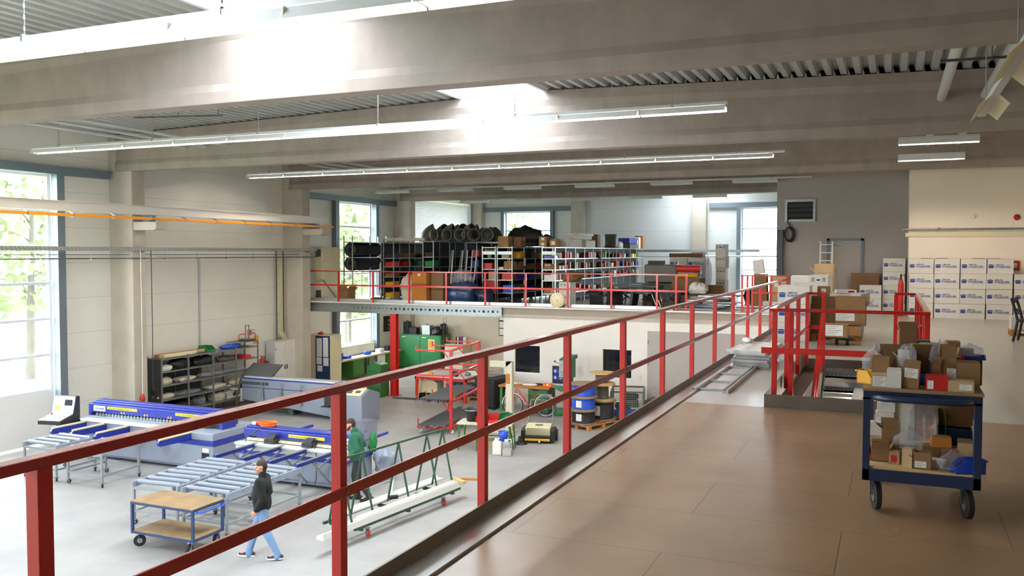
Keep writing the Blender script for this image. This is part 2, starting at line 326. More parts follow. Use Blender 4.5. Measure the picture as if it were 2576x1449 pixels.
# ---- roof deck: trapezoidal sheet, open along the ridge where the rooflights sit
bays = [(-4.5, 3.35, 1), (3.35, 11.4, 1), (11.4, 19.5, 1), (19.5, 27.6, 0), (27.6, 35.8, 0), (35.8, 40.5, 0), (40.5, 44.1, 1)]
for k, (y0, y1, sky) in enumerate(bays):
    g = G()
    for xa, xb in (((-21.6, -9.7), (-7.5, 6.4)) if sky else ((-21.6, 6.4),)):
        x = xa; P = []
        while x < xb-.01:
            for dx, dz in ((0, 0), (.11, 0), (.15, .13), (.24, .13)):
                if x+dx <= xb: P.append((x+dx, zr(x+dx)+dz))
            x += .28
        P.append((xb, zr(xb)))
        vs = [(a, y0, b) for a, b in P]+[(a, y1, b) for a, b in P]; n_ = len(P)
        g.add(vs, [(i, i+1, i+1+n_, i+n_) for i in range(n_-1)])
        g.box(xa, xb, y0, y1, 9.32, 9.36)
    struct('ceiling' if k == 0 else 'ceiling.%03d' % k, g, 'deck_metal')
    if sky:
        g = G(); g.box(-9.76, -9.68, y0+.1, y1-.1, 9.02, 9.6); g.box(-7.52, -7.44, y0+.1, y1-.1, 9.02, 9.6)
        g.box(-9.7, -7.5, y0+.1, y0+.16, 9.02, 9.6); g.box(-9.7, -7.5, y1-.16, y1-.1, 9.02, 9.6)
        yy = y0+1.5
        while yy < y1-.9: g.box(-9.7, -7.5, yy, yy+.05, 9.48, 9.54); yy += 1.6
        o = struct('window_%d' % (k+7), g, 'frame_white'); p = G(); p.box(-9.7, -7.5, y0+.1, y1-.1, 9.56, 9.58); p.ob('pane', 'window_glass', o)
# ---- upper floors
g = G()                                                   # gallery in front of the stair
for a in ((-2.5, 6.2, -4.4, 11.2),): g.box(*a, FZ-.25, FZ)
struct('floor_gallery_boards', g, 'chipboard')
g = G(); g.box(-2.5, -1.45, 11.2, 28.4, FZ-.25, FZ); g.box(.45, 6.2, 11.2, 28.4, FZ-.25, FZ); g.box(-1.45, .45, 16.6, 28.4, FZ-.25, FZ); g.box(-2.5, 6.2, 28.4, 44, FZ-.25, FZ)
g.box(-1.45, .45, 11.2, 11.34, FZ-.25, FZ)
struct('floor_gallery', g, 'grey_board')
g = G(); g.box(-21.4, -2.5, 28.45, 44, FZ-.3, FZ); struct('floor_upper_store', g, 'grey_board')
g = G(); g.box(-2.72, -2.5, -4.4, 28.4, FZ-.3, FZ+.02); struct('trim_40', g, 'white_steel')          # gallery edge beam
g = G(); g.box(-12.6, -2.72, 28.36, 28.45, FZ-.33, FZ+.0); struct('trim_41', g, 'plinth')
g = G(); g.box(-20.95, -2.72, 28.1, 28.46, FZ+.0, FZ+.045); struct('trim_42', g, 'white_steel')
# punched steel edge beam over the open workshop
eb = G(); eb.box(-20.95, -12.6, 28.26, 28.28, FZ-.33, FZ); eb.box(-20.95, -12.6, 28.16, 28.4, FZ-.35, FZ-.33)
o = struct('trim_43', eb, 'galv')
h = G()
for i in range(34):
    x = -18.7+i*.18; h.cyl((x, 28.262, FZ-.17), (x, 28.255, FZ-.17), (.02 if i < 9 else .034) if i % 2 else (.024 if i < 9 else .05), 12)
h.ob('punched_hole', 'black', o); o.children[0]['kind'] = 'stuff'
# ---- walls of the store room below and the end of the gallery
g = G(); openings = [(-12.2, -11.2, 1.1, 2.1), (-8.98, -7.93, 1.1, 2.1)]
xs_ = -12.6
for a, b, z0, z1 in openings: g.box(xs_, a, 28.42, 28.62, 0, FZ-.3); g.box(a, b, 28.42, 28.62, 0, z0); g.box(a, b, 28.42, 28.62, z1, FZ-.3); xs_ = b
g.box(xs_, -4.05, 28.42, 28.62, 0, FZ-.3); g.box(-4.05, -3.3, 28.42, 28.62, 2.1, FZ-.3); g.box(-3.3, -2.5, 28.42, 28.62, 0, FZ-.3)
g.box(-12.6, -12.4, 28.62, 36, 0, FZ-.3)
struct('wall_store_room', g, 'plaster_white')
g = G(); g.box(-12.4, -2.5, 31.5, 31.6, 0, FZ-.3); struct('wall_store_room_rear', g, 'wall_grey')
for k, (a, b, z0, z1) in enumerate(openings):
    w = G(); w.box(a, a+.03, 28.43, 28.52, z0, z1); w.box(b-.03, b, 28.43, 28.52, z0, z1); w.box(a, b, 28.43, 28.52, z0, z0+.03); w.box(a, b, 28.43, 28.52, z1-.03, z1)
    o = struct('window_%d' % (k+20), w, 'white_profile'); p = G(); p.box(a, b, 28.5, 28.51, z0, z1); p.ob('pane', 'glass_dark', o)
g = G(); g.box(-7.4, -4.25, 28.36, 28.42, 0, 2.74); o = struct('door_2', g, 'wall_grey')
h = G(); 
for z in (.4, 1.6, 2.3): h.cyl((-7.38, 28.35, z), (-7.38, 28.35, z+.14), .02, 8)
h.ob('hinge', 'galv', o)
g = G(); g.box(-21.4, -12.6, 36, 36.15, 0, FZ-.3); struct('wall_workshop_rear', g, 'plaster_cream')
g = G(); g.box(.4, 6.2, 29.4, 29.6, FZ, 9.2); g.box(.4, .5, 29.6, 31.8, FZ, 9.2); struct('wall_gallery_end', g, 'wall_warm')
g = G(); g.box(-3.75, .4, 31.8, 31.95, FZ, 9.2); g.box(-3.75, -3.6, 31.95, 44, FZ, 9.2); struct('wall_grey_room', g, 'wall_grey')
g = G(); g.box(-2.85, -2.7, -4.4, 28.4, 0, FZ-.3); struct('wall_below_gallery', g, 'plaster_white')
g = G(); g.box(-2.7, 6.2, 17.2, 17.3, 0, FZ-.3); struct('wall_below_stair', g, 'plaster_white')
g = G(); g.box(-2.02, -1.02, 31.77, 31.8, FZ, 5.72); o = struct('door_3', g, 'wall_grey')
h = G(); h.box(-2.1, -2.02, 31.74, 31.8, FZ, 5.8); h.box(-1.02, -.94, 31.74, 31.8, FZ, 5.8); h.box(-2.1, -.94, 31.74, 31.8, 5.72, 5.8); h.ob('door_frame', 'steel_blue_grey', o)
h = G(); h.bx((-1.75, 31.73, 5.62), (.4, .05, .06)); h.ob('door_closer', 'galv', o)
# toe boards along the gallery, the stair and the upper store edge
g = G(); g.prism([(-2.66, FZ+.14), (-2.64, FZ+.14), (-2.62, FZ+.02), (-2.56, FZ-.005), (-2.42, FZ-.005), (-2.42, FZ+.012), (-2.54, FZ+.012), (-2.6, FZ+.03), (-2.62, FZ+.14)], -4.3, 28.2, 'y')
g2 = G(); g2.box(-2.63, -2.615, -4.3, 28.2, FZ+.0, FZ+.14); struct('baseboard_gallery_edge', g2, 'toe_metal')
g = G(); g.prism([(-2.615, FZ), (-2.615, FZ+.05), (-2.46, FZ+.02), (-2.46, FZ)], -4.3, 28.2, 'y'); struct('baseboard_gallery_cover', g, 'aluminium')
g = G(); g.box(-20.9, -7.0, 28.46, 28.475, FZ, FZ+.15); g.box(-6.75, -6.6, 28.46, 28.475, FZ, FZ+.15); g.box(-4.4, -2.6, 28.46, 28.475, FZ, FZ+.15); struct('baseboard_store_edge', g, 'aluminium')
# trees beyond the gates and windows
random.seed(4)
def tree(x, y, h, lab):
    t = thing('tree', lab, 'tree', (x, y, -.12)); g = G(); g.cyl((0, 0, 0), (.2, .1, h*.75), .22, 9, .08)
    for i in range(5):
        a = i*1.3; z = h*(.35+.08*i); g.cyl((.1, .05, z), (.1+1.3*math.cos(a), 1.3*math.sin(a), z+.8), .06, 6, .02)
    g.ob('trunk', 'bark', t)
    g = G()
    for i in range(700):
        a = random.random()*2*PI; rr = random.random()**.5*1.9; z = h*(.3+.7*random.random()); rr *= 1.1-.7*abs(z/h-.6)
        c = Vector((rr*math.cos(a), rr*math.sin(a), z)); s_ = .08+.1*random.random(); e = Euler((random.random()*3, random.random()*3, random.random()*3)).to_matrix()
        g.add([c+e @ Vector(q) for q in ((-s_, -s_, 0), (s_, -s_, 0), (s_, s_, 0), (-s_, s_, 0))], [(0, 1, 2, 3)])
    o = g.ob('foliage', 'leaf', t)
tree(-31, 21.5, 9, 'pale tree outside the leftmost gate, nearest its right post')
tree(-34, 26.5, 10, 'tall pale tree further off outside the leftmost gate')
tree(-29, 43, 9, 'pale tree outside the tall window beside the tyre shelf')
tree(-33, 49, 10, 'taller pale tree behind the one outside the tall window')
tree(-26.6, 17.0, 8, 'pale bush-like tree close outside the leftmost gate')
tree(-37, 23.5, 11, 'tallest pale tree far outside the leftmost gate')
tree(-26, 38.6, 7, 'small pale tree close outside the tall window')
tree(-25.5, 59, 10, 'pale tree outside the end wall window above the shelves')
# ================================================================ railings
def rail_tube(g, p, q, w=.06, h=.04): g.bar(p, q, w, h)
XG = -2.66; YS = [2.10+1.768*k for k in range(-3, 15)]+[28.27]
t = thing('railing', 'long red steel railing along the edge of the wooden gallery, nearest the viewer', 'railing', (XG, 0, FZ))
g = G(); g.box(-.035, .035, -3.2, 28.33-0, 1.17, 1.21); g.ob('top_rail', 'red_paint', t, .006)
g = G(); g.box(.032, .05, -3.2, 28.3, .62, .68)
g.ob('middle_rail', 'red_paint', t, .004)
g = G(); [g.cyl((.05, y, .65), (.054, y, .65), .012, 8) for y in YS]; o = g.ob('rail_bolt', 'galv_dark', t)
for y in YS[1:]:
    g = G(); g.box(-.03, .03, y-.03, y+.03, -.28, 1.17); g.box(-.03, -.018, y-.06, y+.06, -.28, -.12); g.ob('post', 'red_bright', t, .003)
YF = 28.3; XF = [-21.0+1.545*k+.02 for k in range(10)]
t = thing('railing', 'red railing in front of the upper shelving, left of the loading gap', 'railing', (-14, YF, FZ+.04))
g = G(); g.box(-7.0, 7.9, -.03, .03, 1.14, 1.18); g.ob('top_rail', 'red_paint', t)
g = G(); g.box(-7.0, 7.9, -.045, -.03, .6, .66); g.ob('middle_rail', 'red_bright', t)
for x in XF+[-6.45, -6.12]:
    g = G(); g.box(x+14-.03, x+14+.03, -.03, .03, 0, 1.14); g.box(x+14-.07, x+14+.07, -.05, .05, 0, .012); g.ob('post', 'red_bright', t, .003)
t = thing('railing', 'short red railing beside the loading gap, joining the long gallery railing', 'railing', (-3.5, YF, FZ+.04))
g = G(); g.box(-.9, .8, -.03, .03, 1.14, 1.18); g.ob('top_rail', 'red_paint', t)
g = G(); g.box(-.55, .8, -.045, -.03, .6, .66); g.ob('middle_rail', 'red_bright', t)
for x in (-.86, -.7, -.55, .02): g = G(); g.box(x-.03, x+.03, -.03, .03, 0, 1.14); g.ob('post', 'red_bright', t, .003)
# railing round the stair opening
t = thing('railing', 'red railing around the stair opening with inner handrails', 'railing', (-1.38, 11.34, FZ))
g = G()
g.box(-.03, 1.78, -.03, .03, 1.18, 1.22); g.box(-.03, .03, .03, 4.95, 1.18, 1.22); g.box(.03, .3, 4.89, 4.95, 1.18, 1.22)
g.box(1.72, 1.78, .03, 5.35, 1.18, 1.22); g.box(1.4, 1.72, 5.29, 5.35, 1.18, 1.22); g.ob('top_rail', 'red_paint', t, .005)
g = G(); g.box(-.12, 1.8, -.045, -.03, .66, .735); g.box(.03, .045, .0, 4.9, .6, .66); g.box(0, .3, 4.86, 4.875, .58, .64); g.box(1.42, 1.75, 5.27, 5.285, .58, .64); g.box(1.7, 1.715, 0, 5.3, .6, .66); g.ob('middle_rail', 'red_bright', t)
for x, y in ((0.02, .12), (.17, .6), (.0, 1.7), (-.0, 3.3), (0, 4.9), (.27, 4.92), (1.75, .1), (1.75, .8), (1.75, 2.4), (1.75, 4.0), (1.75, 5.3), (1.42, 5.32)):
    g = G(); g.box(x-.03, x+.03, y-.03, y+.03, -.02 if x != .17 else -.2, 1.18); g.ob('post', 'red_bright', t, .003)
for x in (.27, 1.42):
    g = G(); g.bar((x, 4.9, 1.2), (x, 4.75, .95), .045, .045); g.bar((x, 4.75, .95), (x, .1, -2.1), .045, .045); g.bar((x, 4.9, .6), (x, .1, -2.55), .04, .03)
    for k in range(4): y = 4.6-k*1.3; z = .95-(4.75-y)*.656; g.bar((x, y, z), (x, y, z-.95), .04, .04)
    g.ob('handrail', 'red_bright', t)
# steel upstands of the stair opening
g = G(); g.box(-1.45, .45, 11.22, 11.235, FZ, FZ+.16); g.box(-1.45, -1.435, 11.235, 16.6, FZ-.22, FZ+.16); g.box(.435, .45, 11.235, 16.6, FZ-.22, FZ+.16); g.box(-1.45, .45, 16.585, 16.6, FZ-.22, FZ+.02)
g.box(-1.435, -1.2, 11.3, 16.5, FZ-.21, FZ-.2); g.box(-1.45, .45, 11.19, 11.22, FZ, FZ+.012)
struct('baseboard_stair_opening', g, 'toe_metal')
t = thing('staircase', 'steel staircase with perforated treads going down through the gallery floor', 'stairs', (-.56, 16.4, 0))
for k in range(15):
    z = FZ-.2-.2*k; y = -.1-.3*k
    g = G(); g.box(-.5, .5, y-.3, y, z-.03, z); g.box(-.5, .5, y-.3, y-.28, z-.05, z); g.box(-.5, .5, y-.01, y, z-.03, z+.1)
    o = g.ob('tread', 'galv', t)
    if k < 6:
        h = G()
        for r_ in range(3):
            for c in range(16): h.cyl((-.45+c*.06, y-.06-r_*.08, z), (-.45+c*.06, y-.06-r_*.08, z+.006), .014, 6)
        h.ob('raised_stud', 'galv_dark', o)['kind'] = 'stuff'
for x in (-.53, .53):
    g = G(); g.prism([(0, FZ), (0, FZ-.3), (-4.75, 0), (-4.3, 0.0)], x-.015, x+.015, 'x'); g.ob('stringer', 'galv_dark', t)

# red steel posts that carry the upper store
for x, lab in ((-20.98, 'leftmost red steel post under the upper store, beside the blue-doored cabinet'), (-16.95, 'red steel post under the upper store, beside the green machine')):
    t = thing('support_post', lab, 'post', (x, 28.25, 0))
    g = G(); g.box(-.12, .12, -.11, -.095, .02, FZ-.35); g.box(-.12, .12, .095, .11, .02, FZ-.35); g.box(-.012, .012, -.095, .095, .02, FZ-.35); g.ob('column', 'red_bright', t)
    g = G(); g.box(-.2, .2, -.18, .18, 0, .02); g.ob('base_plate', 'red_bright', t)
# ================================================================ overhead: lights, crane rail, cable trays, ducts
def light_row(y, x0, x1, lab, mode, z=7.69, lit='tube', sc=1.0):
    t = thing('fluorescent_light_row', lab, 'ceiling light', ((x0+x1)/2, y, z+.12)); a, b = x0-(x0+x1)/2, x1-(x0+x1)/2
    g = G(); g.box(a, b, -.03, .03, 0, .05); g.ob('mounting_rail', 'lamp_body', t)
    t.scale = (1, sc, sc); L = 1.53; segs = []
    x = a
    if mode == 'all':
        while x+L <= b+.3: segs.append((x, min(x+L, b))); x += L
    else:
        k = 0
        x = a
        while x+L <= b+.2: segs.append((x, x+L)); x += 2*L-.15
    g0 = None
    for s0, s1 in segs:
        if g0 is None:
            g0 = G(); l = s1-s0-.02
            g0.box(0, l, -.045, .045, -.045, 0); r1 = g0.mesh('gear_tray', 'lamp_body')
            g0 = G(); g0.prism([(-.05, -.02), (-.115, -.115), (-.12, -.115), (-.056, -.015)], 0, l, 'x'); g0.prism([(.05, -.02), (.115, -.115), (.12, -.115), (.056, -.015)], 0, l, 'x'); r2 = g0.mesh('reflector', 'reflector')
            g0 = G(); g0.cyl((.03, -.05, -.075), (l-.03, -.05, -.075), .013, 8); g0.cyl((.03, .05, -.075), (l-.03, .05, -.075), .013, 8); r3 = g0.mesh('tube', lit)
            g0 = G(); g0.box(0, .02, -.1, .1, -.1, -.02); r4 = g0.mesh('lamp_holder', 'white_plastic')
        for nm, me in (('gear_tray', r1), ('reflector', r2), ('tube', r3), ('lamp_holder', r4)):
            o = bpy.data.objects.new(nm, me); COL.objects.link(o); o.parent = t; o.location = (s0+.01, 0, 0)
    x = a+.9
    while x < b:
        g = G(); zt = (zr(x+(x0+x1)/2)-z-.12)/sc; n_ = int(zt/.05)
        for i in range(n_): g.bx((0, 0, .05+i*.05+.025), (.018, .006, .045), m=0, rz=(i % 2)*PI/2)
        g.box(-.02, .02, -.035, .035, -.0, .07)
        o = g.ob('chain', 'galv', t, loc=(x, 0, 0)); x += 3.0
light_row(7.5, -19.5, -2.65, 'bright row of tube lights hanging nearest the viewer under the rooflight', 'all', lit='tube_lit', sc=1.35)
light_row(15.4, -19.5, -2.65, 'row of tube lights hanging in the second roof bay', 'all', z=7.72, lit='tube')
light_row(23.5, -19.7, -2.6, 'row of tube lights hanging in the third roof bay, above the workshop edge', 'all', z=7.75, lit='tube_back')
light_row(31.6, -19.8, -2.6, 'row of spaced tube lights hanging above the front of the upper shelving', 'gap', z=7.75, lit='reflector')
light_row(39.8, -20.0, -4.6, 'row of spaced tube lights hanging before the end wall', 'gap', z=7.78, lit='reflector')
def lamp(name, lab, x0, x1, y, z, grp=None):
    t = thing(name, lab, 'ceiling light', ((x0+x1)/2, y, z)); h_ = (x1-x0)/2
    g = G(); g.box(-h_, h_, -.04, .04, .0, .08); g.ob('mounting_rail', 'lamp_body', t)
    g = G(); g.prism([(-.05, 0), (-.13, -.1), (-.135, -.1), (-.056, .005)], -h_, h_, 'x'); g.prism([(.05, 0), (.13, -.1), (.135, -.1), (.056, .005)], -h_, h_, 'x'); g.ob('reflector', 'reflector', t)
    g = G(); g.cyl((-h_+.03, 0, -.05), (h_-.03, 0, -.05), .014, 8); g.ob('tube', 'tube_warm', t)
    for x in (-h_+.2, h_-.2): g = G(); g.cyl((x, 0, .08), (x, 0, zr(0)-z), .006, 6); g.ob('hanging_cable', 'galv', t)
lamp('gallery_light', 'short tube light above the gallery boxes, the higher of two', .05, 1.8, 23.5, 8.02)
lamp('gallery_light', 'short tube light above the gallery boxes, the lower of two', .05, 1.65, 25.9, 7.86)
t = thing('corridor_light_track', 'light track with open reflectors hanging along the gallery, upper right', 'ceiling light', (.97, 10, 7.0))
g = G(); g.box(-.04, .04, -7, 2.5, 0, .07); g.ob('mounting_rail', 'lamp_body', t)
for y0, y1 in ((.9, 2.2), (-1.9, -.2), (-5, -3.4)):
    g = G(); g.prism([(-.04, 0), (-.14, -.09), (-.15, -.09), (-.05, .01)], y0, y1, 'y'); g.prism([(.04, 0), (.14, -.09), (.15, -.09), (.05, .01)], y0, y1, 'y'); g.ob('reflector', 'cream_plastic', t)
for y in (-5, -1, 2): g = G(); g.cyl((0, y, .07), (0, y, 1.95), .006, 6); g.ob('hanging_cable', 'galv', t)
for x_, w_ in ((-18.6, 'left'), (-14.9, 'right')):
    t = thing('workshop_fill_light', 'added unseen tube light under the upper store floor, %s of two' % w_, 'ceiling light', (x_, 32.0, 2.93)); g = G(); g.box(-.8, .8, -.08, .08, .05, .17); g.ob('housing', 'white_plastic', t); g = G(); g.cyl((-.77, 0, .02), (.77, 0, .02), .02, 8); g.ob('tube', 'tube_back', t)  # out of view, added as fill to brighten the workshop rear wall
t = thing('stair_fill_light', 'added unseen tube light under the gallery floor, brightening the staircase', 'ceiling light', (-.5, 15.0, 2.9)); g = G(); g.box(-.08, .08, -1.2, 1.2, .05, .12); g.ob('housing', 'white_plastic', t); g = G(); g.cyl((-.04, -1.15, .02), (-.04, 1.15, .02), .02, 8); g.ob('tube', 'tube', t)  # unseen fill lamp, added to lift the dark stair opening
for x, lab in ((.8, 'grey ventilation pipe through the concrete beams above the gallery, left of two'), (1.56, 'grey ventilation pipe through the concrete beams above the gallery, right of two')):
    o = G().cyl((x, 3.6, 8.3), (x, 27.5, 8.38), .085, 16, caps=True).ob('ventilation_pipe', 'lamp_body'); tag(o, lab, 'pipe', None)
for yb, px in ((19.42, (-.05,)), (27.54, (.07,))):
    for x in px: o = G().cyl((x, yb-.02, 8.28), (x, yb+.001, 8.28), .11, 20).ob('beam_opening', 'cardboard_light' if yb < 20 else 'black'); tag(o, 'round opening cast in the concrete beam beside the %s' % ('ventilation pipes, covered' if yb < 20 else 'short lights, dark'), 'opening')
for x in (-18.4, -17.65, -16.88):
    o = G().cyl((x, 19.39, 8.2), (x, 19.425, 8.2), .085, 14).ob('beam_opening', 'black'); tag(o, 'round dark opening in the concrete beam near the left wall', 'opening', 'openings in the second beam')
for i, (y0, y1, z) in enumerate(((11.7, 19.3, 8.3), (19.8, 27.4, 8.35))):
    for k, x in enumerate((-18.35, -17.6, -16.85)):
        o = G().cyl((x, y0, z), (x, y1, z-.05), .04, 10).ob('roof_pipe', 'lamp_body'); tag(o, 'thin grey pipe under the roof between %s concrete beams' % ('the first and second' if i == 0 else 'the second and third'), 'pipe', 'roof pipes bay %d' % i)
t = thing('crossbar', 'dark bar hanging on hooks under the roof near the second beam', 'hanger', (-14.3, 14.6, 8.25))
g = G(); g.bar((-1.0, 0, 0), (1.0, .5, 0), .03, .03); g.ob('bar', 'galv_dark', t)
for k in (-.9, .0, .9): g = G(); g.cyl((k, .25+k*.25, 0), (k, .25+k*.25, .66), .008, 6); g.ob('hook_rod', 'galv_dark', t)
t = thing('crossbar', 'dark bar hanging under the roof above the gallery, beside the grey pipe', 'hanger', (1.1, 14, 8.02))
g = G(); g.bar((-.55, 0, 0), (.75, .1, 0), .035, .035); g.ob('bar', 'grey_dark', t)
for k in (-.5, .1): g = G(); g.cyl((k, .0, 0), (k, .0, .82), .008, 6); g.ob('hook_rod', 'galv_dark', t)
# crane runway
t = thing('crane_runway', 'white steel crane beam resting on the column brackets of the left wall', 'beam', (-20.15, 12, 6.4))
g = G(); g.box(-.1, .1, -15, 16.6, .25, .265); g.box(-.1, .1, -15, 16.6, 0, .015); g.box(-.006, .006, -15, 16.6, .015, .25); g.ob('girder', 'white_steel', t)
for y in (-8.3, -.3, 7.7, 15.8): g = G(); g.box(-.14, .14, y-.12, y+.12, -.2, 0.0); g.ob('bearing_plate', 'galv_dark', t)
t = thing('conductor_rail', 'orange conductor rail running under the white crane beam', 'conductor rail', (-19.95, 12, 6.28))
g = G(); g.box(-.02, .04, -15, 16.7, -.03, .05); g.ob('rail', 'orange_crane', t, .008)
y = -14.0
while y < 16: g = G(); g.box(-.03, .05, y-.02, y+.02, -.035, .06); g.bar((0, y, .06), (-.18, y-.0, .13), .02, .02); g.ob('bracket', 'galv', t); y += 1.35
t = thing('cable_tray', 'perforated galvanised cable tray along the left wall', 'cable tray', (-20.5, 12, 5.35))
g = G(); g.box(-.2, .1, -15, 16.3, 0, .004); g.box(.097, .1, -15, 16.3, 0, .11); g.box(-.2, -.197, -15, 16.3, 0, .11); g.ob('tray', 'galv', t)
g = G()
for i in range(140): y = -.5+i*.12; g.box(.1, .101, y, y+.05, .07, .085); g.box(.1, .101, y+.03, y+.08, .025, .04)
g.ob('slot', 'white_steel', t)['kind'] = 'stuff'
g = G()
for r in range(4): g.tube([(-.14+r*.05, -14, .02), (-.14+r*.05, 5, .03), (-.15+r*.05, 16.2, .02)], .012, 6)
g.ob('cable', 'galv_dark', t)
for y in (-8.4, -.4, 7.7, 15.8): g = G(); g.bar((-.35, y, -.02), (.12, y, -.02), .04, .03); g.bar((-.35, y, -.25), (.0, y, -.03), .03, .03); g.ob('bracket', 'steel_blue_grey', t)
t = thing('compressed_air_pipe', 'thin steel pipe below the cable tray on the left wall', 'pipe', (-20.45, 12, 5.12))
g = G(); g.cyl((0, -15, 0), (0, 16.4, 0.02), .018, 8); g.cyl((-.2, -15, .12), (-.2, 16.4, .12), .01, 6); g.ob('pipe', 'galv_dark', t)
for y in [k*1.35-13 for k in range(22)]: g = G(); g.cyl((0, y, 0), (0, y, .2), .006, 6); g.box(-.025, .025, y-.015, y+.015, -.025, .025); g.ob('clamp', 'galv', t)
o = G().box(-21.0, -5.9, 43.45, 43.55, 5.35, 5.47).ob('cable_tray', 'galv'); tag(o, 'galvanised cable tray along the end wall behind the shelves', 'cable tray')
o = G().cyl((-21, 43.5, 5.15), (-3.8, 43.5, 5.15), .05, 10).ob('wall_pipe', 'lamp_body'); tag(o, 'grey round pipe along the end wall below the cable tray', 'pipe')
t = thing('heating_pipe', 'steel pipe with clamps on the white wall above the moving boxes', 'pipe', (3.2, 29.3, 6.02))
g = G(); g.cyl((-2.95, 0, 0), (3, 0, 0), .03, 10); g.cyl((-2.95, 0, 0), (-2.95, .5, 0), .03, 8); g.ob('pipe', 'galv', t)
g = G(); g.box(-2.9, 3, .06, .1, -.22, -.1); g.ob('cable_duct', 'cream_plastic', t)
for x in (-2.0, .4, 2.6): g = G(); g.box(x-.02, x+.02, -.03, .1, -.04, .05); g.ob('clamp', 'galv_dark', t)
# cable ladder and cabinet near the middle column
t = thing('cable_ladder', 'vertical cable ladder rising from the grey switch cabinet', 'cable ladder', (-21.22, 27.05, 2.0))
g = G(); g.box(0, .04, -.22, -.19, 0, 3.4); g.box(0, .04, .19, .22, 0, 3.4); g.ob('side_rail', 'galv_dark', t)
for k in range(12): g = G(); g.box(.0, .03, -.19, .19, .1+k*.29, .13+k*.29); g.ob('rung', 'galv', t)
g = G()
for k in range(6): x = -.15+k*.05; g.tube([(.05, x, 3.4), (.05, x, .35), (.12, x+.1, .15), (.12, x+.2, 0)], .014, 6)
g.ob('cable', 'cream_plastic', t)
t = thing('switch_cabinet', 'tall light grey electrical cabinet on the left wall beside the column', 'cabinet', (-21.2, 26.95, 0))
g = G(); g.box(-.1, .3, -.62, .62, 0.05, 2.02); g.box(-.1, .28, -.6, .6, 0, .05); g.ob('body', 'lamp_body', t, .01)
for s in (-1, 1):
    g = G(); g.box(.3, .325, min(.01*s, .6*s), max(.01*s, .6*s), .08, 1.99); d = g.ob('door', 'white_plastic', t, .006)
    g = G(); g.box(.325, .34, .06*s-.02 if s > 0 else -.08, .06*s+.02 if s > 0 else -.04, .95, 1.12); g.ob('handle', 'black', d)
    g = G(); [g.box(.322, .335, .58*s-.015, .58*s+.015, z, z+.07) for z in (.3, 1.7)]; g.ob('hinge', 'grey_dark', d)
# sockets hanging on cords by the column
for y, z0, m_, lab in ((19.62, .98, 'red_bin', 'red socket hanging on a white cord down the left wall column'), (20.2, 1.1, 'black', 'dark socket hanging on a cord beside the left wall column')):
    t = thing('hanging_socket', lab, 'socket', (-20.42 if y < 20 else -20.6, y, z0))
    g = G(); g.tube([(0, 0, 5.37-z0), (.005, .01, 2), (0, 0, .12)], .012, 6); g.ob('cord', 'white_plastic' if m_ == 'red_bin' else 'grey_dark', t)
    g = G(); g.lathe([(0, -.1), (.06, -.1), (.07, 0), (.05, .08), (.02, .12), (0, .12)], n=10); g.bx((.05, 0, -.02), (.06, .05, .09)); g.ob('housing', m_, t)
o = G().box(-21.39, -21.33, 23.0, 23.06, 1.9, 5.1).ob('downpipe', 'lamp_body'); tag(o, 'thin grey vertical conduit on the left wall above the shelving', 'conduit')
for (y, z, lab) in ((25.62, 2.42, 'white and red fire extinguisher sign on the left wall'),):
    t = thing('safety_sign', lab, 'sign', (-21.38, y, z)); g = G(); g.box(0, .01, -.2, .2, -.1, .1); g.ob('board', 'paper', t)
    g = G(); g.box(.01, .014, -.2, 0.0, -.1, .1); g.ob('red_field', 'red_bin', t)
    g = G(); g.box(.014, .016, -.17, -.12, -.07, -.02); g.box(.014, .016, -.17, -.12, .02, .07); g.box(.014, .016, -.08, -.04, -.07, .06); [g.box(.01, .014, .03, .18, zz, zz+.012) for zz in (-.06, -.01, .04, .07)]; g.ob('pictogram', 'grey_dark', t)
o = G().box(-21.39, -21.34, 25.75, 25.97, 2.0, 2.27).ob('notice_board', 'yellow_bin'); tag(o, 'small yellow board on the left wall under the red and white sign', 'sign')
def extinguisher(lab, loc, h=.55, rz=0, tilt=0):
    t = thing('fire_extinguisher', lab, 'fire extinguisher', loc, rz); t.rotation_euler.x = tilt
    g = G(); g.lathe([(0, 0), (.075, 0), (.08, .02), (.08, h*.75), (.06, h*.85), (.03, h*.9), (0, h*.9)], n=16); g.ob('cylinder', 'red_bin', t)
    g = G(); g.cyl((0, 0, h*.88), (0, 0, h), .025, 8); g.bar((0, 0, h), (0, -.12, h+.03), .025, .012); g.ob('valve', 'black', t)
    g = G(); g.tube([(0, .02, h*.97), (.1, .0, h*1.02), (.13, 0, h*.7), (.11, 0, h*.3)], .012, 6); g.ob('hose', 'rubber', t)
extinguisher('red fire extinguisher hanging on the left wall beside the open shelving', (-21.25, 26.05, .95)); extinguisher('small red fire extinguisher right of the wall-hung one, beside the grey cabinet', (-21.2, 26.25, .85), .45)
extinguisher('tall red fire extinguisher between the box stacks and the white wall corner', (.2, 29.2, FZ), 1.25)
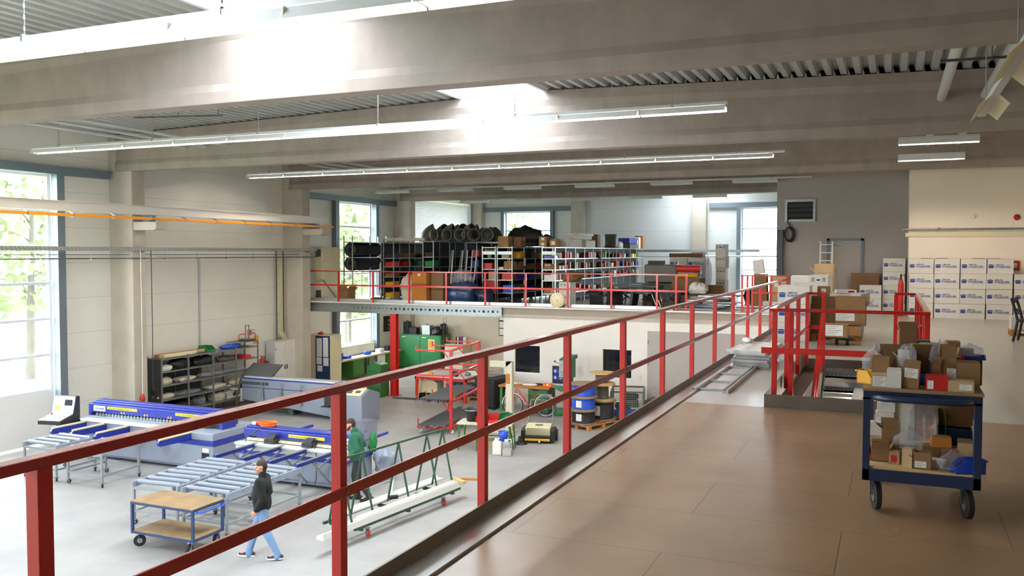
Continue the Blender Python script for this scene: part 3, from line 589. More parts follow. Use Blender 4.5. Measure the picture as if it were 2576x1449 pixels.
# hall louvre, devices on the gallery walls
t = thing('ventilation_louvre', 'square metal louvre vent high on the grey wall', 'vent', (-2.98, 31.76, 6.76))
g = G(); g.box(-.5, .5, -.05, .04, .3, .38); g.box(-.5, .5, -.05, .04, -.38, -.3); g.box(-.5, -.42, -.05, .04, -.3, .3); g.box(.42, .5, -.05, .04, -.3, .3); g.ob('frame', 'galv', t)
for k in range(4): g = G(); g.bx((0, 0, -.24+k*.16), (.84, .12, .012), rot=(R(38), 0, 0)); g.ob('louvre_blade', 'galv_dark', t)
g = G(); g.box(-.42, .42, .02, .04, -.3, .3); g.ob('backing', 'black', t)
t = thing('coiled_hose', 'dark hose coiled on the grey wall below the louvre vent', 'hose', (-3.3, 31.7, 5.95))
for k in range(3): g = G(); g.tube([((.17-.02*k)*math.cos(a*.5)-.02*k, -.02-.02*k, (.26-.02*k)*math.sin(a*.5)) for a in range(13)], .02, 6, closed=True); g.ob('loop', 'rubber', t)
g = G(); g.tube([(.0, 0, .3), (-.1, 0, .45), (0, 0, .55)], .02, 6); g.ob('tail', 'rubber', t)
o = G().box(-3.72, -3.52, 31.6, 31.795, FZ, 6.1).ob('corner_post', 'grey_dark', bevel=.01); tag(o, 'dark vertical box section at the left corner of the grey wall', 'post')
o = G().lathe([(0, -.05), (.09, -.05), (.08, .0), (0, .03)], n=16, X=Matrix.Rotation(R(90), 4, 'X')).ob('alarm_sounder', 'red_paint', loc=(3.25, 29.35, 6.35)); tag(o, 'round dark red alarm sounder high on the white wall', 'alarm')
o = G().box(-.05, .05, -.08, 0, -.05, .05).ob('motion_sensor', 'white_plastic', loc=(2.13, 29.4, 6.4), bevel=.02); tag(o, 'small white sensor high on the white wall left of the alarm', 'sensor')
t = thing('fire_alarm_call_point', 'square red call point on the white wall right of the moving boxes', 'alarm', (3.2, 29.4, 4.95)); g = G(); g.box(-.14, .14, -.07, 0, -.14, .14); g.ob('housing', 'red_paint', t, .01); g = G(); g.box(-.07, .07, -.075, -.07, -.07, .07); g.ob('glass_panel', 'paper', t)
o = G().cyl((0, 0, 0), (0, 0, .4), .012, 6).lathe([(0, -.03), (.24, -.03), (.3, 0), (0, 0)], n=4).ob('heater_cover', 'white_profile', loc=(-15.2, 24.5, 8.55)); tag(o, 'small white pyramid cover hanging under the roof between the beams', 'ventilator')
t = thing('light_switch', 'triple light switch beside the grey door of the white store wall', 'switch', (-7.65, 28.42, 1.15)); g = G(); g.box(-.05, .05, -.02, 0, -.12, .12); g.ob('plate', 'white_plastic', t); g = G(); [g.box(-.03, .03, -.026, -.02, z, z+.06) for z in (-.1, -.03, .04)]; g.ob('rocker', 'cream_plastic', t)
# ================================================================ goods helpers
PR = {}
def logo_mesh(w=.66, h=.44):
    k = 'logo%.2f' % w
    if k in PR: return PR[k]
    g = G(); X = FRONT.copy(); s = w/.66
    def P(dx, dz): return Matrix.Translation((dx*s, 0, dz*s)) @ FRONT
    # round blue carton emblem with open flaps
    poly = [(-.065, -.05), (-.05, -.062), (.05, -.062), (.065, -.05), (.065, .0), (.045, .012), (-.045, .012), (-.065, .0)]
    g.add([((x-.235)*s, 0, z*s) for x, z in poly], [tuple(range(8))], 0)
    poly = [(-.088, .0), (-.07, .03), (-.04, .042), (0, .046), (.04, .042), (.07, .03), (.088, 0), (.05, .02), (-.05, .02)]
    g.add([((x-.235)*s, -.0005, z*s) for x, z in poly], [tuple(range(9))], 1)
    text_geo(g, 'UMZUGE', .05*s, P(-.125, .02), 1, .0012); text_geo(g, 'SCHLEICHER', .072*s, P(-.13, -.045), 0, .0024, .93)
    g.add([(-.03*s, 0, -.062*s), (.28*s, 0, -.062*s), (.28*s, 0, -.057*s), (-.03*s, 0, -.057*s)], [(0, 1, 2, 3)], 1)
    PR[k] = g.mesh('printed_logo', ['print_blue', 'print_black']); return PR[k]
def end_mesh():
    if 'end' in PR: return PR['end']
    g = G()
    for s in (-1, 1):
        for k in (-1, 1): g.add([(s*.12+k*.02-.007, 0, .06), (s*.12+k*.02+.007, 0, .06), (s*.12+k*.02+.007, 0, .13), (s*.12+k*.02-.007, 0, .13)], [(0, 1, 2, 3)]); g.add([(s*.12+k*.02-.016, 0, .12), (s*.12+k*.02+.016, 0, .12), (s*.12+k*.02, 0, .15)], [(0, 1, 2)])
        g.add([(s*.12-.045, 0, .05), (s*.12+.045, 0, .05), (s*.12+.045, 0, .056), (s*.12-.045, 0, .056)], [(0, 1, 2, 3)])
    vs = [(.045*math.cos(a*PI/6)*1.1, -.001, .09+.018*math.sin(a*PI/6)) for a in range(12)]; g.add(vs, [tuple(range(12))])
    PR['end'] = g.mesh('handle_print', 'print_black'); return PR['end']
def link(name, me, parent, loc=(0, 0, 0), rz=0):
    o = bpy.data.objects.new(name, me); COL.objects.link(o); o.parent = parent; o.location = loc; o.rotation_euler.z = rz; return o
def cbody(w, d, h, m, seam=True):
    k = 'b%.3f_%.3f_%.3f_%s' % (w, d, h, m)
    if k in PR: return PR[k]
    g = G(); a, b = w/2, d/2; e = .004
    g.box(-a, a, -b, b, 0, h-.006)
    g.box(-a+e, a-e, -b, -.003, h-.006, h); g.box(-a+e, a-e, .003, b, h-.006, h)
    PR[k] = g.mesh('body', m); return PR[k]
def moving_box(lab, loc, rz=0, grp='white removal cartons', w=.66, d=.36, h=.435, face='front', lid=True):
    t = thing('moving_box', lab, 'box', loc, rz, grp); link('body', cbody(w, d, h, 'carton_white'), t)
    if face == 'front':
        link('printed_logo', logo_mesh(w), t, (0, -d/2-.002, h*.52))
    elif face == 'end': link('handle_print', end_mesh(), t, (0, -d/2-.002, h-.2))
    if lid:
        k = 'lid%.2f%.2f' % (w, d)
        if k not in PR: g = G(); g.box(-w/2-.004, w/2+.004, -d/2-.004, d/2+.004, -.004, .0); PR[k] = g.mesh('lid_edge', 'cardboard_light')
        link('lid_edge', PR[k], t, (0, 0, h-.001))
    return t
def carton(lab, loc, size, rz=0, m='cardboard', grp=None, tape=True, patch=None, opened=False, name='cardboard_box', pm='paper', tilt=None, cat='box'):
    w, d, h = size; t = thing(name, lab, cat, loc, rz, grp)
    if tilt: t.rotation_euler = (tilt[0], tilt[1], rz)
    a, b = w/2, d/2; e = .004
    if opened:
        g = G(); g.box(-a, a, -b, b, 0, e*2); g.box(-a, a, -b, -b+e, 0, h); g.box(-a, a, b-e, b, 0, h); g.box(-a, -a+e, -b, b, 0, h); g.box(a-e, a, -b, b, 0, h); g.ob('body', m, t)
        f = min(d*.55, h*.6); random.seed(int((loc[0]*37+loc[1]*11)*100) % 9999)
        for s, ax in ((-1, 'y'), (1, 'y'), (-1, 'x'), (1, 'x')):
            an = random.uniform(-.1, 1.0); g = G(); L = (d if ax == 'x' else w)*.5
            if ax == 'y': g.bar((0, s*b, h), (0, s*(b+f*math.sin(an)), h+f*math.cos(an)), w-.01, e)
            else: g.bar((s*a, 0, h), (s*(a+f*.8*math.sin(an)), 0, h+f*.8*math.cos(an)), d-.01, e)
            g.ob('flap', m, t)
    else:
        link('body', cbody(w, d, h, m), t)
        if tape: g = G(); g.box(-a-.001, a+.001, -.022, .022, h-.0005, h+.0012); g.box(-a-.0015, -a, -.022, .022, h*.7, h+.001); g.box(a, a+.0015, -.022, .022, h*.7, h+.001); g.ob('tape', 'tape', t)
    if patch:
        px, pz, pw, ph = patch; g = G(); g.box(px-pw/2, px+pw/2, -b-.002, -b, pz-ph/2, pz+ph/2); q = g.ob('paper_label', pm, t)
        if pw > .05:
            g = G(); n_ = 5
            for i in range(n_): z = pz-ph/2+ph*(i+.8)/(n_+.6); g.box(px-pw*.4, px+pw*(.1+.3*((i*7) % 3)/2), -b-.003, -b-.002, z, z+ph*.028)
            g.ob('print_line', 'print_black', q)
    return t
def bin_box(lab, loc, size, m, rz=0, grp=None, tilt=None, name='storage_bin'):
    """open-fronted plastic stacking bin"""
    w, d, h = size; t = thing(name, lab, 'bin', loc, rz, grp); a, b = w/2, d/2; e = .006
    if tilt: t.rotation_euler = (tilt[0], tilt[1], rz)
    g = G(); g.box(-a, a, -b, b, 0, e); g.box(-a, a, b-e, b, 0, h); g.prism([(-b, 0), (b, 0), (b, h), (-b*.35, h), (-b, h*.45)], -a, -a+e, 'x'); g.prism([(-b, 0), (b, 0), (b, h), (-b*.35, h), (-b, h*.45)], a-e, a, 'x'); g.box(-a, a, -b, -b+e, 0, h*.45); g.ob('body', m, t)
    g = G(); g.box(-a-.006, a+.006, b-e, b+.01, h-.012, h); g.box(-a*.4, a*.4, -b-.004, -b, h*.12, h*.34); g.ob('rim', m, t); return t
def crumple(name, m, lab, loc, sx, sy, sz, seed, cat='bag', grp=None, amp=.35, neck=False, parent=None, tilt=0):
    """a crumpled bag or cloth: a noisy closed lump"""
    g = G(); n = 34; K = 18; vs = []; off = Vector((seed*3.7, seed*1.3, seed*2.1)); mx = max(sx, sy, sz); rg = amp*.75
    for k in range(K+1):
        z = k/K; q = abs(2*z-1); r = max(.04, (1-q**2.6))**.42
        if z < .5: r = max(r, .86-.3*(.5-z)*(z < .04))
        if neck and z > .62: r *= max(.22, 1-(z-.62)*2.3)
        for i in range(n):
            a = 2*PI*i/n; ca, sa = math.cos(a), math.sin(a); e = (abs(ca)**3.2+abs(sa)**3.2)**(-1/3.2)
            p = Vector((ca*sx/mx*1.6, sa*sy/mx*1.6, z*sz/mx*1.6))+off
            f = 1+rg*(.9*noise.noise(p*1.5)-.55*abs(noise.noise(p*3.1))+.32*(.5-abs(noise.noise(p*6.3+off)))+.12*noise.noise(p*13))
            zz = z*sz*(1+rg*.8*noise.noise(p*2.2+Vector((9, 9, 9)))*(z > .3)); vs.append((r*e*f*ca*sx/2, r*e*f*sa*sy/2, zz))
    fs = [(k*n+i, k*n+(i+1) % n, (k+1)*n+(i+1) % n, (k+1)*n+i) for k in range(K) for i in range(n)]+[tuple(range(n))[::-1], tuple(range(K*n, K*n+n))]
    zm = min(v[2] for v in vs); vs = [(x, y, z-zm) for x, y, z in vs]
    g.add(vs, fs, 0, True); o = g.ob(name, m, parent, loc=loc)
    if tilt: o.rotation_euler.y = tilt
    if parent is None: tag(o, lab, cat, grp)
    return o
def pallet(lab, loc, rz=0, w=1.2, d=.8):
    t = thing('pallet', lab, 'pallet', loc, rz)
    for k in range(3): y = -d/2+.05+k*(d/2-.05); g = G(); g.box(-w/2, w/2, y-.05, y+.05, 0, .02); g.ob('skid', 'pallet_wood', t)
    for i in range(3):
        for k in range(3): x = -w/2+.07+i*(w/2-.07); y = -d/2+.05+k*(d/2-.05); g = G(); g.box(x-.07, x+.07, y-.05, y+.05, .02, .1); g.ob('block', 'pallet_wood', t)
    for i in range(3): x = -w/2+.07+i*(w/2-.07); g = G(); g.box(x-.07, x+.07, -d/2, d/2, .1, .12); g.ob('stringer', 'pallet_wood', t)
    for k in range(5): y = -d/2+.06+k*(d-.12)/4; g = G(); g.box(-w/2, w/2, y-.055, y+.055, .12, .142); g.ob('deck_board', 'pallet_wood', t)
    return t
def caster(g, x, y, z0, r, m_f=0, m_w=1, yaw=0):
    """swivel caster: fork plate on top at z0, wheel touching z0-h"""
    c, s = math.cos(yaw), math.sin(yaw); h = 2*r*1.15
    g.box(x-.05, x+.05, y-.04, y+.04, z0-.012, z0, m_f)
    for k in (-1, 1): g.bar((x+k*.028*s, y+k*.028*c, z0-.01), (x+k*.028*s+.02*c, y+k*.028*c-.02*s, z0-h+r), .03, .006, m_f)
    cx, cy = x+.02*c, y-.02*s; zc = z0-h+r
    g.cyl((cx-.018*s, cy-.018*c, zc), (cx+.018*s, cy+.018*c, zc), r, 18, m=m_w); g.cyl((cx-.022*s, cy-.022*c, zc), (cx+.022*s, cy+.022*c, zc), r*.45, 10, m=m_f)
    return h

# ================================================================ hall floor
# --- welding machine with console, left
t = thing('welding_machine', 'large blue and grey plastic sheet welding machine standing below the left wall', 'machine', (-17.2, 17.2, 0))
g = G(); g.box(-2.15, 2.25, -.7, .95, .12, .64); g.box(-2.1, 2.2, -.6, .85, .04, .12); g.ob('base', 'grey_machine', t, .02)
g = G(); g.box(-2.17, 2.27, -.715, .965, .64, .76); g.ob('stripe', 'blue_machine', t, .008)
g = G(); g.box(-2.15, 2.25, -.7, .95, .76, .94); g.box(-2.35, 1.3, -.62, -.1, .94, .985); g.ob('table', 'grey_machine', t, .015)
g = G(); g.box(-2.35, 2.1, -.22, .28, 1.08, 1.3); g.box(-2.35, 2.1, -.12, .2, 1.3, 1.345); g.box(-2.35, 2.1, .0, .25, 1.345, 1.37); g.box(-2.42, -2.3, -.2, .3, .76, 1.3); g.box(2.0, 2.1, -.2, .3, .76, 1.1); g.ob('pressure_beam', 'blue_machine', t, .012)
g = G()
for k in range(34): x = -2.1+k*.11; g.box(x, x+.085, -.25, -.1, 1.0, 1.06); g.cyl((x+.04, -.23, 1.06), (x+.04, -.23, 1.09), .012, 6)
g.box(-2.2, 1.7, -.24, -.2, .985, 1.0); g.ob('clamp_finger', 'galv', t)
for x in (-1.72, .62): g = G(); g.box(x, x+1.05, -.228, -.22, 1.19, 1.26); q = g.ob('warning_label', 'yellow_label', t); g = G(); text_geo(g, 'Nicht in den Schweißbereich greifen!', .052, Matrix.Translation((x+.05, -.2295, 1.208)) @ FRONT, 0, .001); g.ob('lettering', 'print_black', q)
for x in (-1.22, -.42, .38):
    g = G()
    for k in (0, .09): g.add([(x+k-.035, -.2225, 1.1), (x+k+.035, -.2225, 1.1), (x+k, -.2225, 1.165)], [(0, 1, 2)])
    g.ob('warning_triangle', 'orange_crane', t)
g = G(); g.box(-2.2, -1.78, -.228, -.22, 1.12, 1.26); q = g.ob('name_plate', 'paper', t); g = G(); text_geo(g, 'WEGENER', .075, Matrix.Translation((-2.16, -.2295, 1.16)) @ FRONT, 0, .002); g.ob('lettering', 'print_blue', q)
for x in (-1.95, -1.25, -.45, .35, 1.55):
    g = G(); g.prism([(-1.75, .86), (-1.7, .78), (-.6, .74), (-.6, .9), (-1.72, .9)], x-.035, x+.035, 'x'); a_ = g.ob('support_arm', 'blue_machine', t); g = G(); g.cyl((x, -1.7, .93), (x, -.66, .93), .03, 10); g.ob('roller_strip', 'cream_plastic', a_)
g = G(); g.bx((-.55, -.68, 1.0), (2.9, .14, .03), rz=-.01); g.bx((-.6, -.75, .985), (2.95, .05, .05), rz=-.01); g.ob('sheet_edge', 'white_profile', t)
g = G(); g.box(1.93, 2.12, -.71, -.7, .48, .58); g.ob('warning_sticker', 'paper', t)
g = G(); g.box(1.9, 2.13, -.705, -.69, .2, .46); g.ob('valve_box', 'black', t)
for x in (-1.9, -1.0, 1.0, 2.0):
    for y in (-.5, .7): g = G(); g.cyl((x, y, 0), (x, y, .025), .11, 16); g.cyl((x, y, .025), (x, y, .12), .025, 8); g.ob('levelling_foot', 'blue_machine', t)
g = G(); g.box(1.2, 1.9, .0, .6, .94, 1.06); g.tube([(1.3, .3, 1.06), (1.5, .2, 1.25), (1.9, .2, 1.1), (2.2, .0, .9)], .02, 6); g.box(1.5, 1.8, .1, .4, 1.06, 1.16); g.ob('drive_unit', 'grey_dark', t)
t = thing('control_console', 'white sloped control console with a display at the left end of the welding machine', 'control panel', (-19.78, 16.3, 0), R(12))
g = G(); g.box(-.05, .3, -.05, .35, 0, .95); g.ob('pedestal', 'grey_dark', t)
g = G(); g.prism([(-.5, .92), (.25, .92), (.25, 1.55), (.12, 1.58), (.0, 1.12), (-.5, 1.02)], -.3, .36, 'x'); g.ob('housing', 'dark_plastic', t, .01)
g = G(); X = Matrix.Translation((0, -.006, 0)); g.add([(-.28, .0, 1.13), (.34, .0, 1.13), (.34, .115, 1.56), (-.28, .115, 1.56)], [(0, 1, 2, 3)], 0, False, X); g.add([(-.28, -.49, 1.03), (.34, -.49, 1.03), (.34, -.01, 1.126), (-.28, -.01, 1.126)], [(0, 1, 2, 3)], 0, False, X); g.ob('face_plate', 'reflector', t)
g = G(); g.add([(.06, .05, 1.33), (.28, .05, 1.33), (.28, .085, 1.48), (.06, .085, 1.48)], [(0, 1, 2, 3)], 0, False, Matrix.Translation((0, -.014, 0))); g.ob('display', 'screen', t)
g = G(); g.add([(-.2, .02, 1.22), (-.08, .02, 1.22), (-.08, .043, 1.31), (-.2, .043, 1.31)], [(0, 1, 2, 3)], 0, False, Matrix.Translation((0, -.014, 0))); g.add([(-.2, .075, 1.46), (-.13, .075, 1.46), (-.165, .09, 1.52)], [(0, 1, 2)], 0, False, Matrix.Translation((0, -.014, 0))); g.ob('warning_sticker', 'orange_crane', t)
g = G()
for k in range(9): g.cyl((-.22+k*.065, -.3+.1*(k % 2), 1.06+.02*(k % 2)), (-.22+k*.065, -.3+.1*(k % 2), 1.085+.02*(k % 2)), .012, 8)
g.ob('push_button', 'grey_dark', t)
g = G(); g.cyl((-.2, -.1, 1.1), (-.2, -.1, 1.15), .025, 10); g.ob('emergency_stop', 'red_bin', t)
# --- roller tables
def roller_table(x, y, rz, lab, h=.86, w=1.08, d=1.14, wheels=True):
    t = thing('roller_table', lab, 'roller table', (x, y, 0), rz, 'grey roller tables')
    for s in (-1, 1): g = G(); g.box(s*w/2-.02, s*w/2+.02, -d/2, d/2, h-.13, h-.02); [g.cyl((s*w/2, -d/2+.14+k*(d-.28)/3, h-.035), (s*(w/2+.03), -d/2+.14+k*(d-.28)/3, h-.035), .02, 8) for k in range(4)]; g.ob('side_rail', 'grey_machine', t)
    for s in (-1, 1): g = G(); g.box(-w/2, w/2, s*(d/2-.03)-.02, s*(d/2-.03)+.02, h-.17, h-.12); g.box(-w/2, w/2, s*(d/2-.04)-.018, s*(d/2-.04)+.018, .24, .28); g.ob('cross_bar', 'leg_grey', t)
    for s in (-1, 1): g = G(); g.box(s*(w/2-.02)-.018, s*(w/2-.02)+.018, -d/2, d/2, .24, .28); g.ob('lower_rail', 'leg_grey', t)
    for k in range(4): yy = -d/2+.14+k*(d-.28)/3; g = G(); g.cyl((-w/2+.025, yy, h-.035), (w/2-.025, yy, h-.035), .045, 16); g.ob('roller', 'grey_machine', t)
    for sx in (-1, 1):
        for sy in (-1, 1):
            g = G(); xx, yy = sx*(w/2-.02), sy*(d/2-.03); g.box(xx-.022, xx+.022, yy-.022, yy+.022, .1, h-.1); l = g.ob('leg', 'leg_grey', t); g = G(); caster(g, xx, yy, .1, .043, 0, 1, .6*sx); g.ob('caster', ['galv', 'rubber'], l)
    return t
roller_table(-18.27, 15.0, .0, 'grey roller table in front of the control console, leftmost of all')
roller_table(-16.85, 15.0, .02, 'grey roller table between the console table and the longer pair, under the railing corner')
roller_table(-13.06, 13.33, .06, 'grey roller table directly behind the worn blue cart'); roller_table(-13.1, 14.44, .03, 'grey roller table behind the one next to the blue cart, left column')
roller_table(-11.8, 13.33, .0, 'grey roller table directly behind the man in black'); roller_table(-11.8, 14.44, .0, 'grey roller table nearest the second blue welding machine, right column')
# --- second welding machine
t = thing('welding_machine', 'blue and grey welding machine with an orange cable on top, behind the roller tables', 'machine', (-12.55, 16.7, 0))
g = G(); g.box(-1.45, 1.5, -.4, .7, .14, .68); g.box(-1.4, 1.45, -.36, .6, .06, .14); g.ob('base', 'grey_machine', t, .02)
g = G(); g.box(-1.47, 1.52, -.415, .715, .62, .72); g.ob('stripe', 'blue_machine', t, .006)
g = G(); g.box(-1.5, 1.5, -.45, .7, .72, .88); g.box(-1.5, 1.5, -.5, -.3, .84, .9); g.ob('table', 'lamp_body', t, .012)
g = G(); g.box(-1.55, 1.55, -.1, .3, .97, 1.15); g.box(-1.55, 1.55, .0, .28, 1.15, 1.19); g.box(-1.55, -1.43, -.05, .25, .86, .97); g.box(1.43, 1.55, -.05, .25, .86, .97); g.ob('pressure_beam', 'blue_machine', t, .012)
g = G()
for k in range(17): x = -1.4+k*.165; g.box(x, x+.15, -.2, -.08, .9, .94)
g.ob('clamp_finger', 'cream_plastic', t)
g = G(); g.box(-.25, .75, -.107, -.1, 1.03, 1.1); q = g.ob('warning_label', 'yellow_label', t); g = G(); text_geo(g, 'Nicht in den Schweißbereich greifen!', .05, Matrix.Translation((-.2, -.1085, 1.046)) @ FRONT, 0, .001); g.ob('lettering', 'print_black', q)
g = G(); g.box(1.16, 1.5, -.107, -.1, 1.0, 1.13); q = g.ob('name_plate', 'paper', t); g = G(); text_geo(g, 'WEGENER', .068, Matrix.Translation((1.18, -.1085, 1.04)) @ FRONT, 0, .002); g.ob('lettering', 'print_blue', q)
for x in (-.95, -.2, .5, 1.2):
    g = G(); g.box(x-.045, x+.035, -1.75, -.4, .82, .9); a_ = g.ob('support_arm', 'blue_machine', t); g = G(); g.box(x+.01, x+.055, -1.76, -.4, .9, .915); g.bar((x, -1.2, .84), (x, -.42, .12), .04, .04); g.bar((x, -1.05, .62), (x, -.42, .8), .03, .03); g.ob('brace', 'galv', a_)
for x in (-.9, -.1, .7, 1.3): g = G(); g.box(x-.03, x+.03, .6, 1.7, .9, .96); g.ob('support_arm', 'blue_machine', t)
for x in (-.6, .45): g = G(); g.box(x-.14, x+.14, -.38, -.15, .9, 1.0); g.prism([(-.36, 1.0), (-.18, 1.0), (-.18, 1.1), (-.26, 1.08)], x-.1, x+.1, 'x'); g.ob('sensor_box', 'dark_plastic', t, .01)
g = G(); g.tube([(-1.1, -.05, 1.16), (-1.3, -.3, 1.0), (-1.25, -.45, .7), (-1.3, -.5, .2)], .015, 6); g.tube([(.6, -.3, .95), (.8, -.5, .8), (.82, -.52, .3), (.75, -.5, .1)], .012, 6); g.ob('cable', 'grey_dark', t)
for x in (-1.2, 0, 1.2):
    for y in (-.25, .5): g = G(); g.cyl((x, y, 0), (x, y, .02), .09, 14); g.cyl((x, y, .02), (x, y, .1), .02, 8); g.ob('levelling_foot', 'galv', t)
g = G(); g.box(1.2, 1.55, .3, .85, .88, 1.42); g.ob('splash_guard', 'acrylic', t)
t = thing('extension_cable', 'coiled orange extension cable with a red plug lying on the second blue machine', 'cable', (-13.55, 16.8, 1.19))
g = G()
for k in range(6): r_ = .14+.02*(k % 3); g.tube([((r_+.01*math.sin(5*a))*math.cos(a*PI/9)*1.35, r_*math.sin(a*PI/9)*.9, .015+.018*k+.008*math.sin(a+k)) for a in range(18)], .011, 6, closed=True)
g.ob('coil', 'orange', t); g = G(); g.cyl((-.2, 0, .05), (-.32, -.02, .05), .035, 10); g.ob('plug', 'red_bin', t); g = G(); g.cyl((-.32, -.02, .05), (-.42, -.03, .05), .045, 10); g.ob('plug_collar', 'paper', t)
crumple('plastic_bag', 'grey_machine', 'crumpled grey plastic bag hanging at the right end of the second blue machine', (-10.75, 17.5, .25), .5, .5, .6, 5, amp=.5, neck=True)
crumple('cloth', 'green_bin', 'green cloth hanging over the right end of the second blue machine', (-11.0, 17.35, .7), .16, .22, .45, 8, 'cloth', amp=.4)
# --- third grey folding machine
t = thing('folding_machine', 'long light grey sheet folding machine with a raised hood, before the wall shelving', 'machine', (-17.9, 23.35, 0))
g = G(); g.add([(-2.0, 0, .42), (1.7, 0, .06), (1.7, .9, .06), (-2.0, .9, .42), (-2.0, 0, 1.12), (1.7, 0, 1.12), (1.7, .9, 1.12), (-2.0, .9, 1.12)], [(0, 3, 2, 1), (4, 5, 6, 7), (0, 1, 5, 4), (1, 2, 6, 5), (2, 3, 7, 6), (3, 0, 4, 7)]); g.ob('body', 'grey_machine', t, .02)
g = G(); g.box(-2.02, 1.72, -.03, .0, .84, .85); g.box(-1.9, 1.7, -.03, .02, 1.12, 1.15); g.ob('trim_strip', 'blue_machine', t)
g = G(); g.box(-1.9, 1.7, .0, .35, 1.15, 1.2); g.ob('table_edge', 'lamp_body', t, .01)
g = G(); g.prism([(-.05, .95), (.1, 1.2), (.75, 1.55), (.78, 1.53), (.15, 1.12), (.05, .92)], -2.1, -.9, 'x'); g.prism([(-.1, .6), (.1, 1.2), (.75, 1.55), (.3, .6)], -2.12, -2.06, 'x'); g.ob('hood', 'grey_dark', t)
for x in (-1.1, -.35, .4): g = G(); g.cyl((x, -.06, .42), (x, -.06, .72), .035, 10); g.cyl((x, -.06, .72), (x, -.06, .9), .015, 8); g.tube([(x-.02, -.05, .8), (x-.02, -.1, 1.03), (x+.08, -.1, 1.06), (x+.1, -.05, .95)], .01, 6); g.box(x-.06, x+.06, -.09, 0, .38, .44); g.ob('pneumatic_piston', 'galv', t)
g = G(); g.prism([(-.3, .05), (.75, .05), (.75, .85), (.1, 1.05), (-.3, .85)], 1.72, 2.9, 'x'); g.ob('control_box', 'grey_machine', t, .02)
g = G(); g.add([(1.9, -.31, .87), (2.85, -.31, .87), (2.85, .08, 1.065), (1.9, .08, 1.065)], [(0, 1, 2, 3)]); q = g.ob('control_panel', 'cream_plastic', t); g = G(); g.bx((2.3, -.15, .96), (.3, .12, .02), rot=(R(26), 0, 0)); g.bx((2.65, -.12, .975), (.15, .1, .02), rot=(R(26), 0, 0)); g.ob('keypad', 'grey_dark', q)
g = G(); g.box(1.72, 1.95, -.6, -.3, .55, .9); g.box(1.6, 2.0, -.62, -.28, .5, .53); g.ob('side_tray', 'dark_plastic', t)
g = G(); g.cyl((-1.4, -.3, 0.0), (-1.4, .0, .04), .05, 8); g.box(-1.9, -1.7, .1, .8, 0, .42); g.box(1.4, 1.6, .1, .8, 0, .1); g.box(-.2, 0, .1, .8, 0, .26); g.box(-1.8, 1.5, .4, .5, .0, .12); g.ob('foot_frame', 'grey_dark', t)
g = G(); g.box(-2.5, -2.0, .05, .12, .7, .76); g.box(-2.05, -1.98, -.02, .15, .35, .78); g.ob('side_arm', 'lamp_body', t)
# --- worn blue platform cart
t = thing('platform_cart', 'blue two-shelf cart with worn plywood boards in front of the roller tables', 'cart', (-11.8, 12.1, 0), R(0))
g = G(); g.box(-.72, .72, -.39, .39, .83, .85); g.ob('upper_board', 'plywood_worn', t, .003); g = G(); g.box(-.7, .7, -.37, .37, .3, .315); g.ob('lower_board', 'plywood_worn', t)
for z in (.79, .26): g = G(); g.box(-.72, .72, -.39, -.36, z, z+.04); g.box(-.72, .72, .36, .39, z, z+.04); g.box(-.72, -.69, -.36, .36, z, z+.04); g.box(.69, .72, -.36, .36, z, z+.04); g.ob('frame', 'blue_cart', t)
for sx in (-1, 1):
    for sy in (-1, 1):
        g = G(); g.box(sx*.7-.022, sx*.7+.022, sy*.37-.022, sy*.37+.022, .26, .83); g.ob('post', 'blue_cart', t); g = G(); caster(g, sx*.6, sy*.33, .26, .105, 0, 1, .3+sx); g.ob('caster', ['galv', 'rubber'], t)
g = G(); g.tube([(.72, -.3, .78), (.84, -.3, .79), (.86, -.25, .79), (.86, .25, .79), (.84, .3, .79), (.72, .3, .78)], .014, 8); g.ob('push_handle', 'cable_blue', t)
# --- A-frame trolley with white profiles
t = thing('profile_trolley', 'green A-frame trolley loaded with long white profiles in the middle of the hall', 'trolley', (-9.1, 15.0, 0), R(-8))
g = G(); 
for x in (-.38, .38): g.box(x-.025, x+.025, -1.5, 1.85, .24, .29)
for y in (-1.3, 0.1, 1.6): g.box(-.4, .4, y-.03, y+.03, .19, .24)
g.ob('base_frame', 'green_dark', t)
g = G(); g.bar((0, -1.55, 1.5), (0, 1.9, 1.5), .035, .035); g.ob('ridge_bar', 'green_dark', t)
for y in (-1.45, -.85, .25, 1.2, 1.75):
    for s in (-1, 1): g = G(); g.cyl((0, y, 1.5), (s*.25, y+.04*s, .29), .022, 8); g.ob('leg', 'green_dark', t)
for x in (-.34, .34):
    for y in (-1.1, 1.3): g = G(); caster(g, x, y, .19, .075, 0, 1, .4); g.ob('caster', ['galv', 'red_paint'], t)
for i, (x, y0, y1, z, w, h, lab) in enumerate(((.34, -2.35, 2.1, .3, .16, .06, 'long white profile lying on the near side of the green trolley'), (.3, -1.3, 1.9, .36, .1, .08, 'shorter white profile on top, near side of the green trolley'), (-.36, -1.2, 2.2, .3, .22, .05, 'wide cream sheet profile on the far side of the green trolley'), (.14, -1.5, 1.7, .3, .07, .05, 'thin white bar beside the legs of the green trolley'))):
    g = G(); g.box(-w/2, w/2, y0, y1, 0, .012); g.box(-w/2, -w/2+.012, y0, y1, .012, h); g.box(w/2-.012, w/2, y0, y1, .012, h*.7)
    if i == 0: g.box(w/2, w/2+.005, y0, y1, 0, h+.06)
    o = g.ob('plastic_profile', 'white_profile', loc=(0, 0, 0)); o.matrix_world = Matrix.Translation((-9.1, 15.0, 0)) @ Matrix.Rotation(R(-8), 4, 'Z') @ Matrix.Translation((x, 0, z)); tag(o, lab, 'profile')
